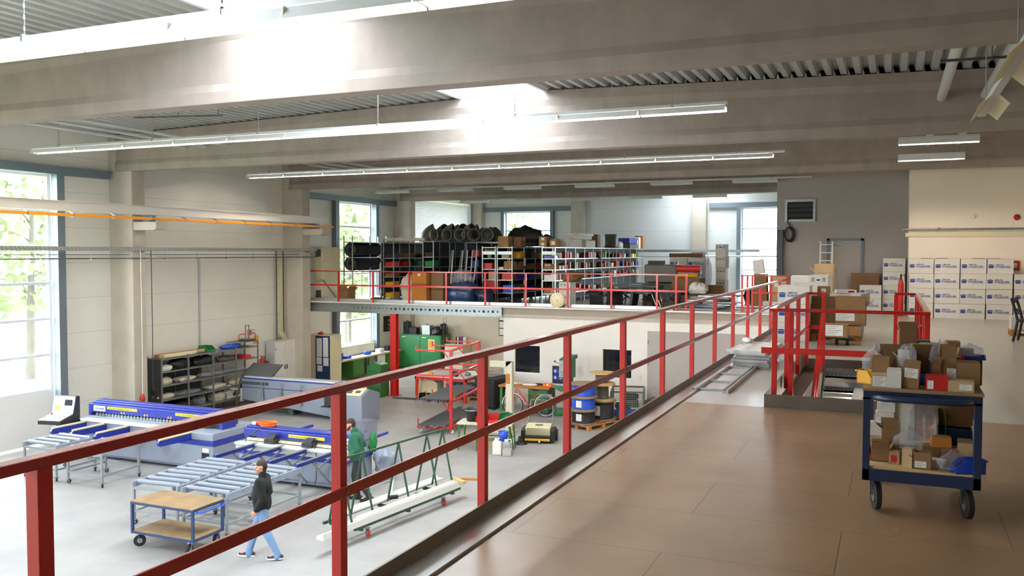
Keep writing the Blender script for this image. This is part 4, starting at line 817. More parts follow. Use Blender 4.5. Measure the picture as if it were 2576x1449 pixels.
t2 = thing('aluminium_strut', 'bent aluminium strut sticking up behind the profiles of the green trolley', 'strut', (-9.45, 15.6, .34)); g = G(); g.bar((0, 0, 0), (.0, .1, .28), .03, .01); g.bar((0, .1, .28), (-.45, -.35, .12), .03, .01); g.bar((0, .1, .28), (.05, .12, .42), .03, .01); g.ob('strip', 'aluminium', t2)
o = G().cyl((0, 0, .05), (.12, .12, .05), .045, 12).ob('rubber_roll', 'black', loc=(-9.25, 15.2, .33)); tag(o, 'short black roll lying among the profiles of the green trolley', 'roll')
for i, (dx, dy, dz, rz_) in enumerate(((0, 0, .0, -.5), (.25, .1, .03, .3))):
    o = G().box(-.22, .22, -.04, .04, 0, .05).ob('wood_offcut', 'pallet_wood' if i else 'wood_lathe', loc=(-8.5+dx, 16.8+dy, .4+dz), rz=rz_); tag(o, ('pale' if not i else 'dark') + ' timber offcut on the far end of the trolley load', 'timber')
# --- red cantilever trolley with steel profiles
t = thing('cantilever_trolley', 'red steel cantilever trolley with three arm levels and profiles', 'trolley', (-12.0, 24.2, 0), R(8))
for y in (-1.35, 1.35): g = G(); g.box(-.04, .04, y-.04, y+.04, .14, 2.48); g.ob('post', 'red_bright', t)
for y in (-1.35, 1.35): g = G(); g.box(-1.05, .04, y-.035, y+.035, .14, .22); g.cyl((-1.03, y, .22), (-1.03, y, .42), .018, 8); g.ob('base_arm', 'red_bright', t)
g = G(); g.box(-.04, .04, -1.35, 1.35, .14, .22); g.box(-1.05, -.97, -1.35, 1.35, .14, .22); g.ob('base_beam', 'red_bright', t)
for z in (.92, 1.68, 2.42):
    g = G(); g.box(-.03, .03, -1.35, 1.35, z, z+.05); g.ob('rail', 'red_bright', t)
    for y in (-1.35, 0, 1.35): g = G(); g.box(-1.1, 0, y-.025, y+.025, z, z+.045); g.box(-1.1, -1.07, y-.02, y+.02, z+.045, z+.15); g.bar((-.03, y, z-.25), (-.25, y, z), .03, .03); g.ob('arm', 'red_bright', t)
for x in (-.98, 0):
    for y in (-1.3, 1.3): g = G(); caster(g, x, y, .14, .055, 0, 1, .5); g.ob('caster', ['galv', 'white_plastic'], t)
random.seed(3)
for lev, z in (('lower', .23), ('middle', .975)):
    for k in range(5):
        x = -.9+k*.17; g = G(); L = 1.5+.25*(k % 2); g.box(-.05, .05, -L, L, 0, .006); g.box(-.05, -.044, -L, L, .006, .05); g.box(.044, .05, -L, L, .006, .05)
        o = g.ob('steel_profile', 'leg_grey'); o.matrix_world = Matrix.Translation((-12.0, 24.2, 0)) @ Matrix.Rotation(R(8), 4, 'Z') @ Matrix.Translation((x, random.uniform(-.2, .2), z)); tag(o, 'grey channel profile lying on the %s level of the red trolley' % ('bottom' if lev == 'lower' else 'middle'), 'profile', 'steel profiles on the red trolley '+lev)
o = G().box(-.9, .9, -.06, .06, 0, .05).ob('steel_bar', 'black', loc=(-12.7, 22.62, .98), rz=R(2)); tag(o, 'black bar lying crosswise on the arms at the near end of the red trolley', 'bar')
# --- shelving along the left wall
t = thing('metal_shelving', 'long grey metal shelving against the left wall', 'shelf', (-21.0, 22.9, 0))
for y in (-2.25, -1.12, 0, 1.12, 2.25):
    for x in (-.28, .3): g = G(); g.box(x-.02, x+.02, y-.02, y+.02, 0, 2.06 if y < 2 else 2.2); g.ob('post', 'shelf_grey', t)
SH = [.3, .72, 1.17, 1.6, 2.0]
for z in SH: g = G(); g.box(-.29, .31, -2.25, 2.25, z-.035, z); g.ob('shelf_board', 'shelf_grey', t)
g = G(); g.box(-.3, -.29, -2.25, 0.1, .1, 1.6); g.box(-.28, .3, -2.262, -2.255, .1, 2.0); g.ob('side_panel', 'shelf_back', t)
wx, wy = -21.0, 22.9
for i, (x, m_, L, dy) in enumerate(((-.1, 'cardboard_orange', 1.6, -1.3), (.02, 'cardboard_light', 2.0, -1.1), (.12, 'cream_plastic', 1.5, -1.35), (.22, 'cream_plastic', 1.2, -1.5))):
    g = G(); g.cyl((0, -L/2, .06), (0, L/2, .06), .06, 14); o = g.ob('roll', m_, loc=(wx+x, wy+dy, 2.0)); tag(o, ['brown paper tube on top of the wall shelving, nearest the wall', 'light brown long tube on top of the wall shelving', 'cream roll on top of the wall shelving, thicker front one', 'short cream roll at the front edge on top of the wall shelving'][i], 'roll')
bin_box('dark green bin on top of the wall shelving', (wx, wy+.05, 2.0), (.35, .42, .2), 'green_bin', R(90)); crumple('bag', 'cable_blue', 'blue folded plastic bag on top of the wall shelving', (wx, wy+1.2, 2.0), .4, .9, .14, 3)
t = thing('hand_trolley', 'red-framed round plate stand on top of the wall shelving, right end', 'frame', (wx+.05, wy+2.0, 2.2)); 
for y in (-.25, .25): g = G(); g.tube([(0, y-.18, 0), (0, y-.18, .2), (0, y-.13, .24), (0, y+.13, .24), (0, y+.18, .2), (0, y+.18, 0)], .015, 6, closed=True); g.ob('loop', 'red_bin', t)
g = G(); g.lathe([(0, .02), (.3, .02), (.3, .05), (0, .05)], n=20); g.ob('plate', 'grey_dark', t); g = G(); g.box(-.02, .02, -.1, -.07, .05, .55); g.box(-.02, .02, .07, .1, .05, .55); g.box(-.02, .02, -.1, .1, .52, .55); g.ob('upright', 'galv', t)
g = G(); g.box(-.29, .31, 1.3, 2.25, 2.18, 2.2); g.ob('shelf_board', 'shelf_grey', bpy.data.objects['metal_shelving'])
items = [(-1.95, .3, .5, .6, .22, 'poly_film', 'clear'), (-1.2, .3, .4, .8, .25, 'hdpe_black', 'dark'), (-.35, .3, .45, .35, .28, 'poly_film', 'clear'), (.5, .3, .45, .6, .3, 'foam', 'cream'), (1.0, .3, .4, .4, .42, 'paper', 'white'),
         (-1.9, .72, .5, .7, .16, 'foam', 'cream'), (-.9, .72, .5, 1.2, .14, 'poly_film', 'clear'), (.4, .72, .5, 1.0, .16, 'foam', 'cream'), (1.4, .72, .45, .7, .2, 'cream_plastic', 'yellowish'),
         (-1.9, 1.17, .5, .6, .22, 'foam', 'cream'), (-1.0, 1.17, .5, .8, .14, 'foam', 'cream'), (.2, 1.17, .5, 1.1, .16, 'poly_film', 'clear'), (1.3, 1.17, .45, .9, .14, 'poly_film', 'clear'),
         (-1.9, 1.6, .5, .5, .18, 'paper', 'white'), (-1.25, 1.6, .5, .9, .3, 'hdpe_black', 'black'), (-.2, 1.6, .5, 1.0, .28, 'hdpe_black', 'black'), (.9, 1.6, .4, .8, .16, 'hdpe_olive', 'olive')]
for i, (dy, z, sx, sy, sz, m_, c) in enumerate(items):
    lvl = {.3: 'bottom', .72: 'second', 1.17: 'third', 1.6: 'fourth'}[z]; pos = 'at the left end' if dy < -1.5 else 'left of centre' if dy < -.5 else 'near the centre' if dy < .45 else 'right of centre' if dy < .95 else 'at the right end'
    crumple('wrapped_goods', m_, '%s bundle %s of the %s shelf of the wall shelving' % (c, pos, lvl), (wx+.01, wy+dy, z), sx*.84, sy, sz, i+20, 'bundle', amp=.5)
bin_box('yellow bin on the bottom shelf of the wall shelving', (wx+.1, wy+1.7, .3), (.4, .5, .2), 'yellow_bin', R(90)); carton('flat red and white package on the top right shelf of the wall shelving', (wx, wy+1.8, 1.6), (.3, .5, .12), R(90), 'red_bin')
o = G().cyl((0, -.3, .04), (0, .3, .04), .04, 12).ob('roll', 'paper', loc=(wx+.2, wy+1.15, .3)); tag(o, 'thin white roll on the bottom shelf beside the yellow bin', 'roll')
# ================================================================ workshop under the upper store and hall right part
t = thing('storage_cabinet', 'tall cabinet with a blue front covered in notices, beside the left window', 'cabinet', (-20.75, 29.2, 0))
g = G(); g.box(-.62, .47, -.27, .5, 0, 2.05); g.ob('body', 'cream_plastic', t); g = G(); g.box(-.2, .47, -.295, -.27, .02, 2.03); d_ = g.ob('door', 'blue_cart', t)
for x, z, h_ in ((-.14, 1.2, .75), (.16, 1.2, .78), (-.15, .9, .28), (.17, .85, .32), (-.12, .62, .24)): g = G(); g.box(x, x+.24, -.3, -.296, z, z+h_*.98); q = g.ob('notice_sheet', 'paper', t); g = G(); [g.box(x+.03, x+.19, -.302, -.3, z+.06+k*.09, z+.066+k*.09) for k in range(int(h_/.1))]; g.ob('print_line', 'grey_dark', q)
o = G().bx((0, 0, .04), (.22, .1, .08)).cyl((0, 0, .08), (.05, 0, .14), .02, 8).ob('power_drill', 'red_bin', loc=(-20.9, 29.2, 2.05)); tag(o, 'red hand tool lying on top of the blue-fronted cabinet', 'tool')
t = thing('workbench', 'long workbench with green drawer units below the left window', 'workbench', (-20.8, 32.2, 0))
g = G(); g.box(-.4, .25, -2.2, 2.9, .86, .9); g.box(.2, .255, -2.2, 2.9, .84, .9); g.ob('worktop', 'white_plastic', t)
g = G(); g.box(.255, .262, -2.2, 2.9, .85, .895); g.ob('front_edge', 'wood_lathe', t)
for y in (-2.12, .0, .6): g = G(); g.box(.18, .24, y-.03, y+.03, 0, .85); g.box(-.36, -.3, y-.03, y+.03, 0, .85); g.ob('leg', 'green_bench', t)
for y0, y1, m_ in ((-1.2, -.35, 'green_bench'), (.7, 1.35, 'white_plastic'), (1.4, 2.1, 'green_bench'), (2.15, 2.85, 'green_bench')):
    g = G(); g.box(-.35, .2, y0, y1, .12 if m_ != 'white_plastic' else .02, .83); c = g.ob('drawer_unit', m_, t); g = G(); g.box(.2, .215, y0+.03, y1-.03, .15, .6); g.box(.2, .215, y0+.03, y1-.03, .63, .8); d = g.ob('drawer_front', m_, c)
for i, (y, m_, s_, lab) in enumerate(((-1.9, 'blue_cart', (.3, .3, .28), 'dark blue crate on the near end of the long workbench'), (-1.3, 'cable_blue', (.2, .45, .12), 'pale blue package on the near part of the long workbench'), (.3, 'cable_blue', (.25, .4, .16), 'blue machine vice in the middle of the long workbench'), (1.3, 'paper', (.25, .35, .16), 'white box on the far half of the long workbench'), (2.0, 'black', (.2, .3, .22), 'black tool case near the far end of the long workbench'), (2.5, 'blue_bin', (.25, .4, .2), 'blue jacket heaped on the far end of the long workbench'))):
    if i in (2, 5): crumple('vice' if i == 2 else 'jacket', m_, lab, (-20.85, 32.2+y, .9), s_[0], s_[1], s_[2], i+60, 'tool' if i == 2 else 'clothing')
    else: carton(lab, (-20.85, 32.2+y, .9), (s_[1], s_[0], s_[2]), R(90), m_, tape=False, name='tool_case' if i == 4 else 'package')
t = thing('radiator', 'white flat radiator under the left window', 'radiator', (-21.3, 32.4, .95)); g = G(); g.box(0, .08, -1.25, 1.25, 0, .38); g.ob('panel', 'white_plastic', t, .01); g = G(); [g.box(.08, .085, -1.2+k*.12, -1.14+k*.12, .03, .35) for k in range(20)]; g.ob('convector_rib', 'cream_plastic', t)['kind'] = 'stuff'
t = thing('power_socket_panel', 'black and grey socket panel on the left wall beyond the window', 'socket', (-21.39, 34.9, 1.7)); g = G(); g.box(0, .1, -.2, .2, 0, .7); g.ob('housing', 'black', t); g = G(); [g.cyl((.1, .05, z), (.14, .05, z), .06, 12) for z in (.12, .3, .5)]; g.ob('socket', 'galv', t)
t = thing('stand_machine', 'green metal machine cabinet standing beside the red post', 'machine', (-17.45, 27.9, 0))
g = G(); g.box(-.3, .3, -.3, .3, 0, .95); g.prism([(-.3, .95), (.3, .95), (.3, 1.2), (-.05, 1.28), (-.3, 1.1)], -.28, .28, 'y'); g.ob('body', 'green_machine', t, .01); g = G(); g.tube([(-.3, 0, 1.1), (-.42, 0, 1.0), (-.42, 0, .9), (-.3, 0, .85)], .012, 6); g.cyl((.2, -.3, .3), (.2, -.32, .3), .02, 8); g.ob('cable', 'black', t)
t = thing('tool_cabinet', 'wide green steel tool cabinet with an orange notice at the rear wall', 'cabinet', (-19.7, 35.5, 0))
g = G(); g.box(-1.05, 1.1, -.45, .45, 0, 1.58); g.ob('body', 'green_cabinet', t, .01)
for x in (-1.02, .03): g = G(); g.box(x, x+1.03, -.475, -.45, .04, 1.54); d = g.ob('door', 'green_cabinet', t); g = G(); g.box(x+.1, x+.3, -.48, -.475, 1.46, 1.49); g.ob('name_plate', 'paper', d)
g = G(); g.box(.45, .78, -.48, -.475, .85, 1.4); q = g.ob('notice', 'cream_plastic', t); g = G(); g.box(.48, .75, -.484, -.48, 1.0, 1.35); g.ob('printed_field', 'orange_crane', q)
for i, (x, w, h, m_, nm, lab) in enumerate(((-.9, .25, .55, 'black', 'speaker', 'tall narrow black case on the left of the green cabinet'), (-.55, .4, .3, 'black', 'tool_case', 'low black case on the green cabinet'), (.15, .4, .42, 'galv', 'tool_case', 'grey checked metal case on the middle of the green cabinet'))):
    t2 = carton(lab, (-19.7+x, 35.5, 1.58), (w, .3, h), 0, m_, tape=False, name=nm); g = G(); g.tube([(-.06, 0, h), (-.06, 0, h+.05), (.06, 0, h+.05), (.06, 0, h)], .012, 6); g.ob('handle', 'black', t2)
crumple('power_tool', 'hdpe_black', 'black power tools piled on the right of the green cabinet', (-19.0, 35.4, 1.58), .5, .4, .35, 71, 'tool', amp=.5); crumple('power_tool', 'hdpe_black', 'black angle grinder standing at the right end of the green cabinet', (-18.7, 35.5, 1.58), .3, .35, .5, 72, 'tool', amp=.5)
t = thing('drawer_cabinet', 'white drawer cabinet right of the green tool cabinet', 'cabinet', (-18.0, 35.5, 0)); g = G(); g.box(-.45, .45, -.4, .4, 0, 1.22); g.ob('body', 'cream_plastic', t)
for k in range(7): g = G(); g.box(-.42, .42, -.415, -.4, .05+k*.165, .19+k*.165); d = g.ob('drawer', 'white_plastic', t); g = G(); g.box(-.1, .1, -.43, -.415, .13+k*.165, .145+k*.165); g.ob('handle', 'galv', d)
for i in range(7): m_ = ['black', 'paper', 'black', 'red_bin', 'blue_bin', 'paper', 'cream_plastic'][i]; o = G().box(-.03, .03, -.14, .14, 0, .32).cyl((0, -.141, .08), (0, -.143, .08), .014, 10).ob('ring_binder', m_, loc=(-17.95+i*.075, 35.4, 1.22)); tag(o, 'ring binder in the upright row on the white drawer cabinet', 'binder', 'ring binders on the drawer cabinet')
t = thing('shelf_rack', 'black and red stand with poles between green cabinet and drawer cabinet', 'tool', (-18.5, 35.2, 0)); g = G(); g.cyl((-.05, 0, 0), (-.05, 0, 2.4), .01, 6); g.cyl((.08, 0, 0), (.08, 0, 2.42), .01, 6); g.ob('pole', 'galv_dark', t); g = G(); g.sphere((.0, 0, 1.75), .12, sc=(1, 1, .7)); g.bar((0, 0, 1.7), (-.2, -.1, 1.3), .1, .06); g.ob('motor', 'black', t)
t = thing('document_holder', 'black wall holder with white sheets on the workshop rear wall', 'holder', (-15.95, 35.97, 1.7)); g = G(); g.box(-.22, .22, -.03, 0, -.1, 1.15); g.ob('frame', 'black', t); g = G(); [g.box(-.19, .19, -.035, -.03, z, z+.28) for z in (-.06, .26, .6)]; g.ob('sheet', 'paper', t)
t = thing('hand_brush', 'brush with cream top hanging on the workshop rear wall', 'brush', (-14.55, 35.9, 1.9)); g = G(); g.lathe([(.08, -.1), (.05, .05), (.1, .22)], n=10); g.ob('bristles', 'black', t); g = G(); g.sphere((0, 0, .3), .09, sc=(1, 1, 1.2)); g.ob('handle', 'wood_lathe', t); g = G(); g.box(-.24, -.22, -.01, .01, -.6, .05); g.ob('stick', 'galv', t)
t = thing('wall_bracket', 'small grey fitting on the rear wall corner under the beam', 'fitting', (-13.5, 35.95, 2.55)); g = G(); g.box(-.1, .25, -.1, 0, 0, .05); g.box(-.1, .25, -.1, 0, .2, .25); g.box(-.12, -.08, -.08, 0, -.05, .3); g.ob('bar', 'galv', t)
# red assembly tables
def red_table(lab, x0, x1, y0, y1, top):
    t = thing('assembly_table', lab, 'table', ((x0+x1)/2, (y0+y1)/2, 0)); a, b = (x1-x0)/2, (y1-y0)/2
    g = G(); g.box(-a, a, -b, b, .86, .9); g.ob('tabletop', top, t); g = G(); g.box(-a, a, -b, -b+.04, .76, .86); g.box(-a, a, b-.04, b, .76, .86); g.box(-a, -a+.04, -b, b, .76, .86); g.box(a-.04, a, -b, b, .76, .86); g.ob('apron', 'red_bright', t)
    for x in (-a+.06, a-.06):
        for y in (-b+.06, b-.06): g = G(); g.box(x-.05, x+.05, y-.05, y+.05, 0, .78); g.ob('leg', 'red_bright', t)
red_table('red steel table with a grey top behind the red trolley', -15.8, -13.75, 27.75, 29.6, 'lamp_body')
red_table('darker red steel table behind the black bin, against the white room', -13.6, -12.8, 28.9, 31.5, 'galv_dark')
for i, (x, y, m_) in enumerate(((-14.5, 28.4, 'black'), (-14.3, 28.0, 'black'), (-15.3, 28.0, 'yellow_bin'), (-13.95, 28.3, 'galv_dark'))): crumple('hand_tool', m_, ['black grinder on the grey-topped red table, rear one', 'black tool on the grey-topped red table, front one', 'yellow tool on the left of the grey-topped red table', 'small dark fitting on the right of the grey-topped red table'][i], (x, y, .9), .22, .16, .12, 80+i, 'tool', amp=.5)
t = thing('welding_unit', 'beige welding unit with a black handle under the red table', 'machine', (-15.35, 28.2, 0)); g = G(); g.prism([(-.35, .25), (.35, .25), (.35, .62), (.1, .75), (-.35, .7)], -.25, .25, 'y'); g.ob('housing', 'cream_plastic', t, .01); g = G(); g.tube([(-.3, -.49, 0), (-.25, -.49, .8), (.0, -.49, .8), (.05, -.49, 0)], .015, 6); g.bar((-.1, -.49, .3), (-.1, -.24, .3), .03, .03); g.ob('trolley_handle', 'wood_lathe', t); g = G(); g.box(-.15, 0, -.1, .1, .65, .74); g.cyl((-.3, -.25, .12), (-.3, .25, .12), .12, 12); g.cyl((.3, -.25, .12), (.3, .25, .12), .12, 12); g.ob('wheel', 'black', t)
carton('dark blue crate under the red table beside the beige unit', (-14.5, 28.5, 0), (.6, .5, .6), 0, 'blue_cart', tape=False, name='crate', cat='crate'); carton('second dark blue crate under the right of the red table', (-13.95, 28.7, .15), (.45, .5, .45), 0, 'navy_cart', tape=False, name='crate', cat='crate')
pallet('wooden pallet on the floor under the red table', (-14.0, 28.6, 0), R(10), 1.2, .8).location = (-14.0, 28.65, 0)
# black wheelie bin
t = thing('wheelie_bin', 'black wheeled rubbish bin in front of the white room corner', 'bin', (-12.6, 27.35, 0), R(-12))
g = G(); g.add([(-.32, -.3, .05), (.32, -.3, .05), (.32, .3, .05), (-.32, .3, .05), (-.42, -.38, 1.0), (.42, -.38, 1.0), (.42, .38, 1.0), (-.42, .38, 1.0)], [(0, 3, 2, 1), (4, 5, 6, 7), (0, 1, 5, 4), (1, 2, 6, 5), (2, 3, 7, 6), (3, 0, 4, 7)]); g.ob('body', 'black_bin', t, .03)
g = G(); g.prism([(-.46, 1.0), (.46, 1.0), (.46, 1.04), (.3, 1.13), (-.3, 1.13), (-.46, 1.04)], -.42, .42, 'y'); g.ob('lid', 'black_bin', t, .02)
for x in (-.3, .33): g = G(); g.cyl((x-.03, -.25, .1), (x+.03, -.25, .1), .1, 16); g.ob('wheel', 'rubber', t)
# green workbench with wooden top at the white wall
t = thing('workbench', 'workbench with an orange-brown wooden top and green drawer unit before the white wall', 'workbench', (-11.2, 27.25, 0))
g = G(); g.box(-.92, .9, -.35, .4, .82, .88); g.ob('worktop', 'cardboard_orange', t, .005); g = G(); g.box(-.88, -.8, -.3, -.22, 0, .82); g.box(-.88, -.8, .28, .36, 0, .82); g.ob('leg', 'green_bench', t)
g = G(); g.box(.15, .85, -.3, .36, .03, .82); c = g.ob('drawer_unit', 'green_dark', t)
for z in (.12, .38, .6): g = G(); g.box(.18, .82, -.315, -.3, z, z+.2); d = g.ob('drawer', 'green_machine', c)
for i, (x, y, m_, lab, s_) in enumerate(((-.45, .1, 'cream_plastic', 'beige flat case on the wooden workbench top', (.55, .3, .06)), (.1, -.05, 'paper', 'white crumpled sheets on the wooden workbench top', (.5, .3, .06)), (.35, .15, 'black', 'black tool on the wooden workbench top', (.3, .15, .06)))): crumple('bench_item', m_, lab, (-11.2+x, 27.25+y, .88), *s_, 90+i, 'tool', amp=.2)
t = thing('safety_board', 'dark board with four round blue safety symbols above the workbench', 'sign', (-10.55, 28.415, 1.12)); g = G(); g.box(-.2, .22, -.02, 0, -.3, .3); g.ob('board', 'print_black', t)
for x in (-.09, .11):
    for z in (.12, -.1): g = G(); g.cyl((x, -.02, z), (x, -.026, z), .085, 18); q = g.ob('symbol', 'cable_blue', t); g = G(); g.bx((x, -.028, z), (.05, .003, .07)); g.ob('pictogram', 'paper', q)
o = carton('orange and white package at the right end of the wooden workbench', (-10.5, 27.3, .88), (.3, .12, .1), 0, 'orange', tape=False, patch=(.02, .05, .05, .07), name='package')
# pillar drill
t = thing('drill_press', 'green pillar drill with a grey control head between workbench and cable drums', 'machine', (-9.85, 27.3, 0))
g = G(); g.box(-.35, .4, -.45, .35, 0, .12); g.ob('base', 'green_machine', t, .02); g = G(); g.cyl((.1, .15, .1), (.1, .15, 1.3), .09, 16); g.ob('column', 'green_dark', t)
g = G(); g.prism([(-.42, .9), (.3, .9), (.3, .82), (-.1, .76)], -.25, .15, 'y'); g.ob('table', 'green_machine', t, .01); g = G(); g.box(-.18, .25, -.2, .25, 1.2, 1.82); g.prism([(-.18, 1.82), (.3, 1.82), (.3, 1.95), (0, 1.95)], -.2, .3, 'y'); g.ob('head', 'green_machine', t, .02)
g = G(); g.box(-.17, .15, -.215, -.2, 1.24, 1.78); q = g.ob('control_panel', 'galv', t); g = G(); g.cyl((.08, -.215, 1.5), (.08, -.24, 1.5), .03, 10); g.ob('stop_button', 'red_bin', q); g = G(); [g.cyl((x, -.215, z), (x, -.23, z), .015, 8) for x in (-.08, .02) for z in (1.3, 1.4, 1.65)]; g.ob('knob', 'black', q)
g = G(); g.cyl((.05, -.1, 1.2), (.05, -.1, 1.05), .05, 12, .03); g.cyl((.05, -.1, 1.05), (.05, -.1, .95), .012, 6); g.ob('chuck', 'black', t); g = G(); g.bar((-.18, -.05, 1.65), (-.35, -.1, 1.72), .015, .015); g.sphere((-.36, -.1, 1.73), .03); g.ob('feed_handle', 'black', t)
# cable drums on a pallet
pallet('wooden pallet carrying the cable drums near the gallery', (-8.45, 25.7, 0), R(68), 1.4, 1.0)
def drum(lab, x, y, z, r, h, m_, label=True, fl='drum_wood', mt=True):
    t = thing('cable_drum', lab, 'cable drum', (x, y, z)); g = G(); g.cyl((0, 0, 0), (0, 0, .035), r, 28); g.ob('flange', fl, t); g = G(); g.cyl((0, 0, h-.035), (0, 0, h), r, 28); g.ob('flange', fl, t)
    g = G(); pr = [(r*.55, .035)]; n_ = 9
    for k in range(n_): z0 = .035+(h-.07)*k/n_; z1 = .035+(h-.07)*(k+1)/n_; pr += [(r*.8 if mt else r*.5, z0), (r*.83 if mt else r*.52, (z0+z1)/2), (r*.8 if mt else r*.5, z1)]
    pr.append((r*.55, h-.035)); g.lathe(pr, n=28); g.ob('winding', m_, t)
    if label: g = G(); g.add([(r*.86*math.cos(a), r*.86*math.sin(a), zz) for a in (-1.9, -1.65, -1.4) for zz in (h*.25, h*.75)], [(0, 2, 3, 1), (2, 4, 5, 3)]); g.ob('paper_label', 'paper', t)
for z, h, m_, lab, lb in ((.142, .42, 'hdpe_black', 'black cable drum with a white label at the bottom of the front stack', 1), (.562, .4, 'cable_blue', 'blue cable drum with a white label, middle of the front stack', 1), (.962, .4, 'cable_blue', 'blue cable drum on top of the front stack', 0)): drum(lab, -8.6, 25.4, z, .43, h, m_, lb)
for z, h, m_, lab, r_ in ((.142, .6, 'hdpe_black', 'black cable drum at the bottom of the rear stack', .45), (.742, .5, 'hdpe_olive', 'half-empty dark drum in the middle of the rear stack', .42), (1.242, .35, 'hdpe_olive', 'empty drum with a pale round top on the rear stack', .4)): drum(lab, -8.3, 26.28, z, r_, h, m_, z < .2, 'wood_lathe' if z > .2 else 'drum_wood', z < .2)
# wire cage box
t = thing('wire_cage', 'steel wire cage box filled with cable coils beside the drums', 'cage', (-7.75, 27.3, 0), R(14))
for x in (-.5, .5):
    for y in (-.6, .6): g = G(); g.box(x-.03, x+.03, y-.03, y+.03, 0, .95); g.ob('corner_post', 'hdpe_olive', t)
g = G(); g.box(-.5, .5, -.6, .6, .12, .15); [g.box(-.5, .5, y-.02, y+.02, z, z+.05) for y in (-.6, .6) for z in (.12, .92)]; [g.box(x-.02, x+.02, -.6, .6, z, z+.05) for x in (-.5, .5) for z in (.12, .92)]; g.ob('frame', 'hdpe_olive', t)
g = G()
for k in range(16):
    x = -.47+k*.0627; [g.box(x-.003, x+.003, y-.003, y+.003, .15, .92) for y in (-.6, .6)]; y = -.57+k*.076; [g.box(q-.003, q+.003, y-.003, y+.003, .15, .92) for q in (-.5, .5)]
for k in range(11):
    z = .2+k*.07; g.box(-.5, .5, -.603, -.597, z, z+.006); g.box(-.5, .5, .597, .603, z, z+.006); g.box(-.503, -.497, -.6, .6, z, z+.006); g.box(.497, .503, -.6, .6, z, z+.006)
g.ob('wire_mesh', 'galv', t)['kind'] = 'stuff'
for i, (x, y, z, m_, r_) in enumerate(((-.2, -.3, .17, 'cable_blue', .24), (.2, -.25, .17, 'cable_blue', .22), (-.15, .25, .17, 'hdpe_black', .25), (.15, .2, .35, 'green_bin', .2), (-.2, -.1, .36, 'hdpe_black', .22), (.1, -.2, .5, 'hdpe_olive', .24), (.1, .2, .62, 'hdpe_black', .25))):
    g = G()
    for k in range(5): g.tube([(r_*(.9+.05*(k % 2))*math.cos(a*PI/8), r_*.95*math.sin(a*PI/8), .02+k*.028) for a in range(16)], .015, 6, closed=True)
    o = g.ob('cable_coil', m_); o.matrix_world = Matrix.Translation((-7.75, 27.3, 0)) @ Matrix.Rotation(R(14), 4, 'Z') @ Matrix.Translation((x, y, z)); tag(o, ('blue' if 'blue' in m_ else 'green' if 'green' in m_ else 'dark') + ' cable coil inside the wire cage', 'cable', 'cable coils in the wire cage '+('blue' if 'blue' in m_ else 'green' if 'green' in m_ else 'dark'))
o = G().box(-.2, .2, -.15, .15, 0, .02).ob('cardboard_sheet', 'cream_plastic', loc=(-7.9, 27.1, .97)); tag(o, 'yellowish card lying on the rim of the wire cage', 'sheet')
crumple('waste_pile', 'hdpe_olive', 'dark heap of cut pipe and film behind the wire cage', (-7.0, 28.0, 0), .8, .5, .6, 99, 'pile')
# wooden frame stand
t = thing('wooden_stand', 'tall L-shaped stand of raw boards with a rust stain, before the bicycle', 'stand', (-10.35, 23.8, 0))
g = G(); g.box(-.1, .1, -.08, .08, 0, 2.1); g.ob('upright_board', 'foam', t, .005); g = G(); g.prism([(-.62, 2.1), (.1, 2.1), (-.1, 1.93), (-.62, 1.93)], -.08, .08, 'y'); g.ob('top_board', 'foam', t, .005); g = G(); g.box(-.09, .04, -.083, -.08, 1.45, 1.75); g.ob('rust_stain', 'cardboard_orange', t); g = G(); g.box(-.6, .15, -.3, .3, 0, .04); g.ob('foot_plate', 'foam', t)
t = thing('ventilation_hose', 'short white flexible hose lying beside the foot of the wooden stand', 'hose', (-9.9, 23.6, .09)); g = G(); pr = []
for k in range(24): pr += [(.075, k*.025), (.09, k*.025+.012)]
g.lathe(pr, n=14, X=Matrix.Rotation(R(90), 4, 'Y')); g.ob('corrugated_hose', 'foam', t)
# bicycle
t = thing('bicycle', 'red bicycle leaning in front of the green workbench', 'bicycle', (-10.75, 26.45, 0), R(4))
for x in (-.62, .5):
    g = G(); rr = .34; g.tube([(x+rr*math.cos(a*PI/14), 0, .35+rr*math.sin(a*PI/14)) for a in range(28)], .016, 6, closed=True); w_ = g.ob('wheel', 'rubber', t); g = G(); rr = .318; g.tube([(x+rr*math.cos(a*PI/14), 0, .35+rr*math.sin(a*PI/14)) for a in range(28)], .012, 6, closed=True); g.cyl((x, -.04, .35), (x, .04, .35), .025, 10); [g.cyl((x, 0, .35), (x+.31*math.cos(a), 0, .35+.31*math.sin(a)), .0025, 4, caps=False) for a in [k*PI/8 for k in range(16)]]; g.ob('rim_and_spokes', 'aluminium', w_)
    g = G(); rr = .37; g.tube([(x+rr*math.cos(a*PI/14), 0, .35+rr*math.sin(a*PI/14)) for a in range(2, 15)], .02, 6); g.ob('mudguard', 'white_plastic', t)
g = G(); [g.cyl(p, q, .014, 8) for p, q in (((-.45, 0, .85), (.0, 0, .3)), ((-.42, 0, .72), (.02, 0, .28)), ((.0, 0, .28), (.12, 0, .8)), ((.0, 0, .3), (.5, 0, .35)), ((.1, 0, .7), (.5, 0, .35)), ((-.48, 0, .9), (-.62, 0, .35)))]; g.ob('frame', 'red_bin', t)
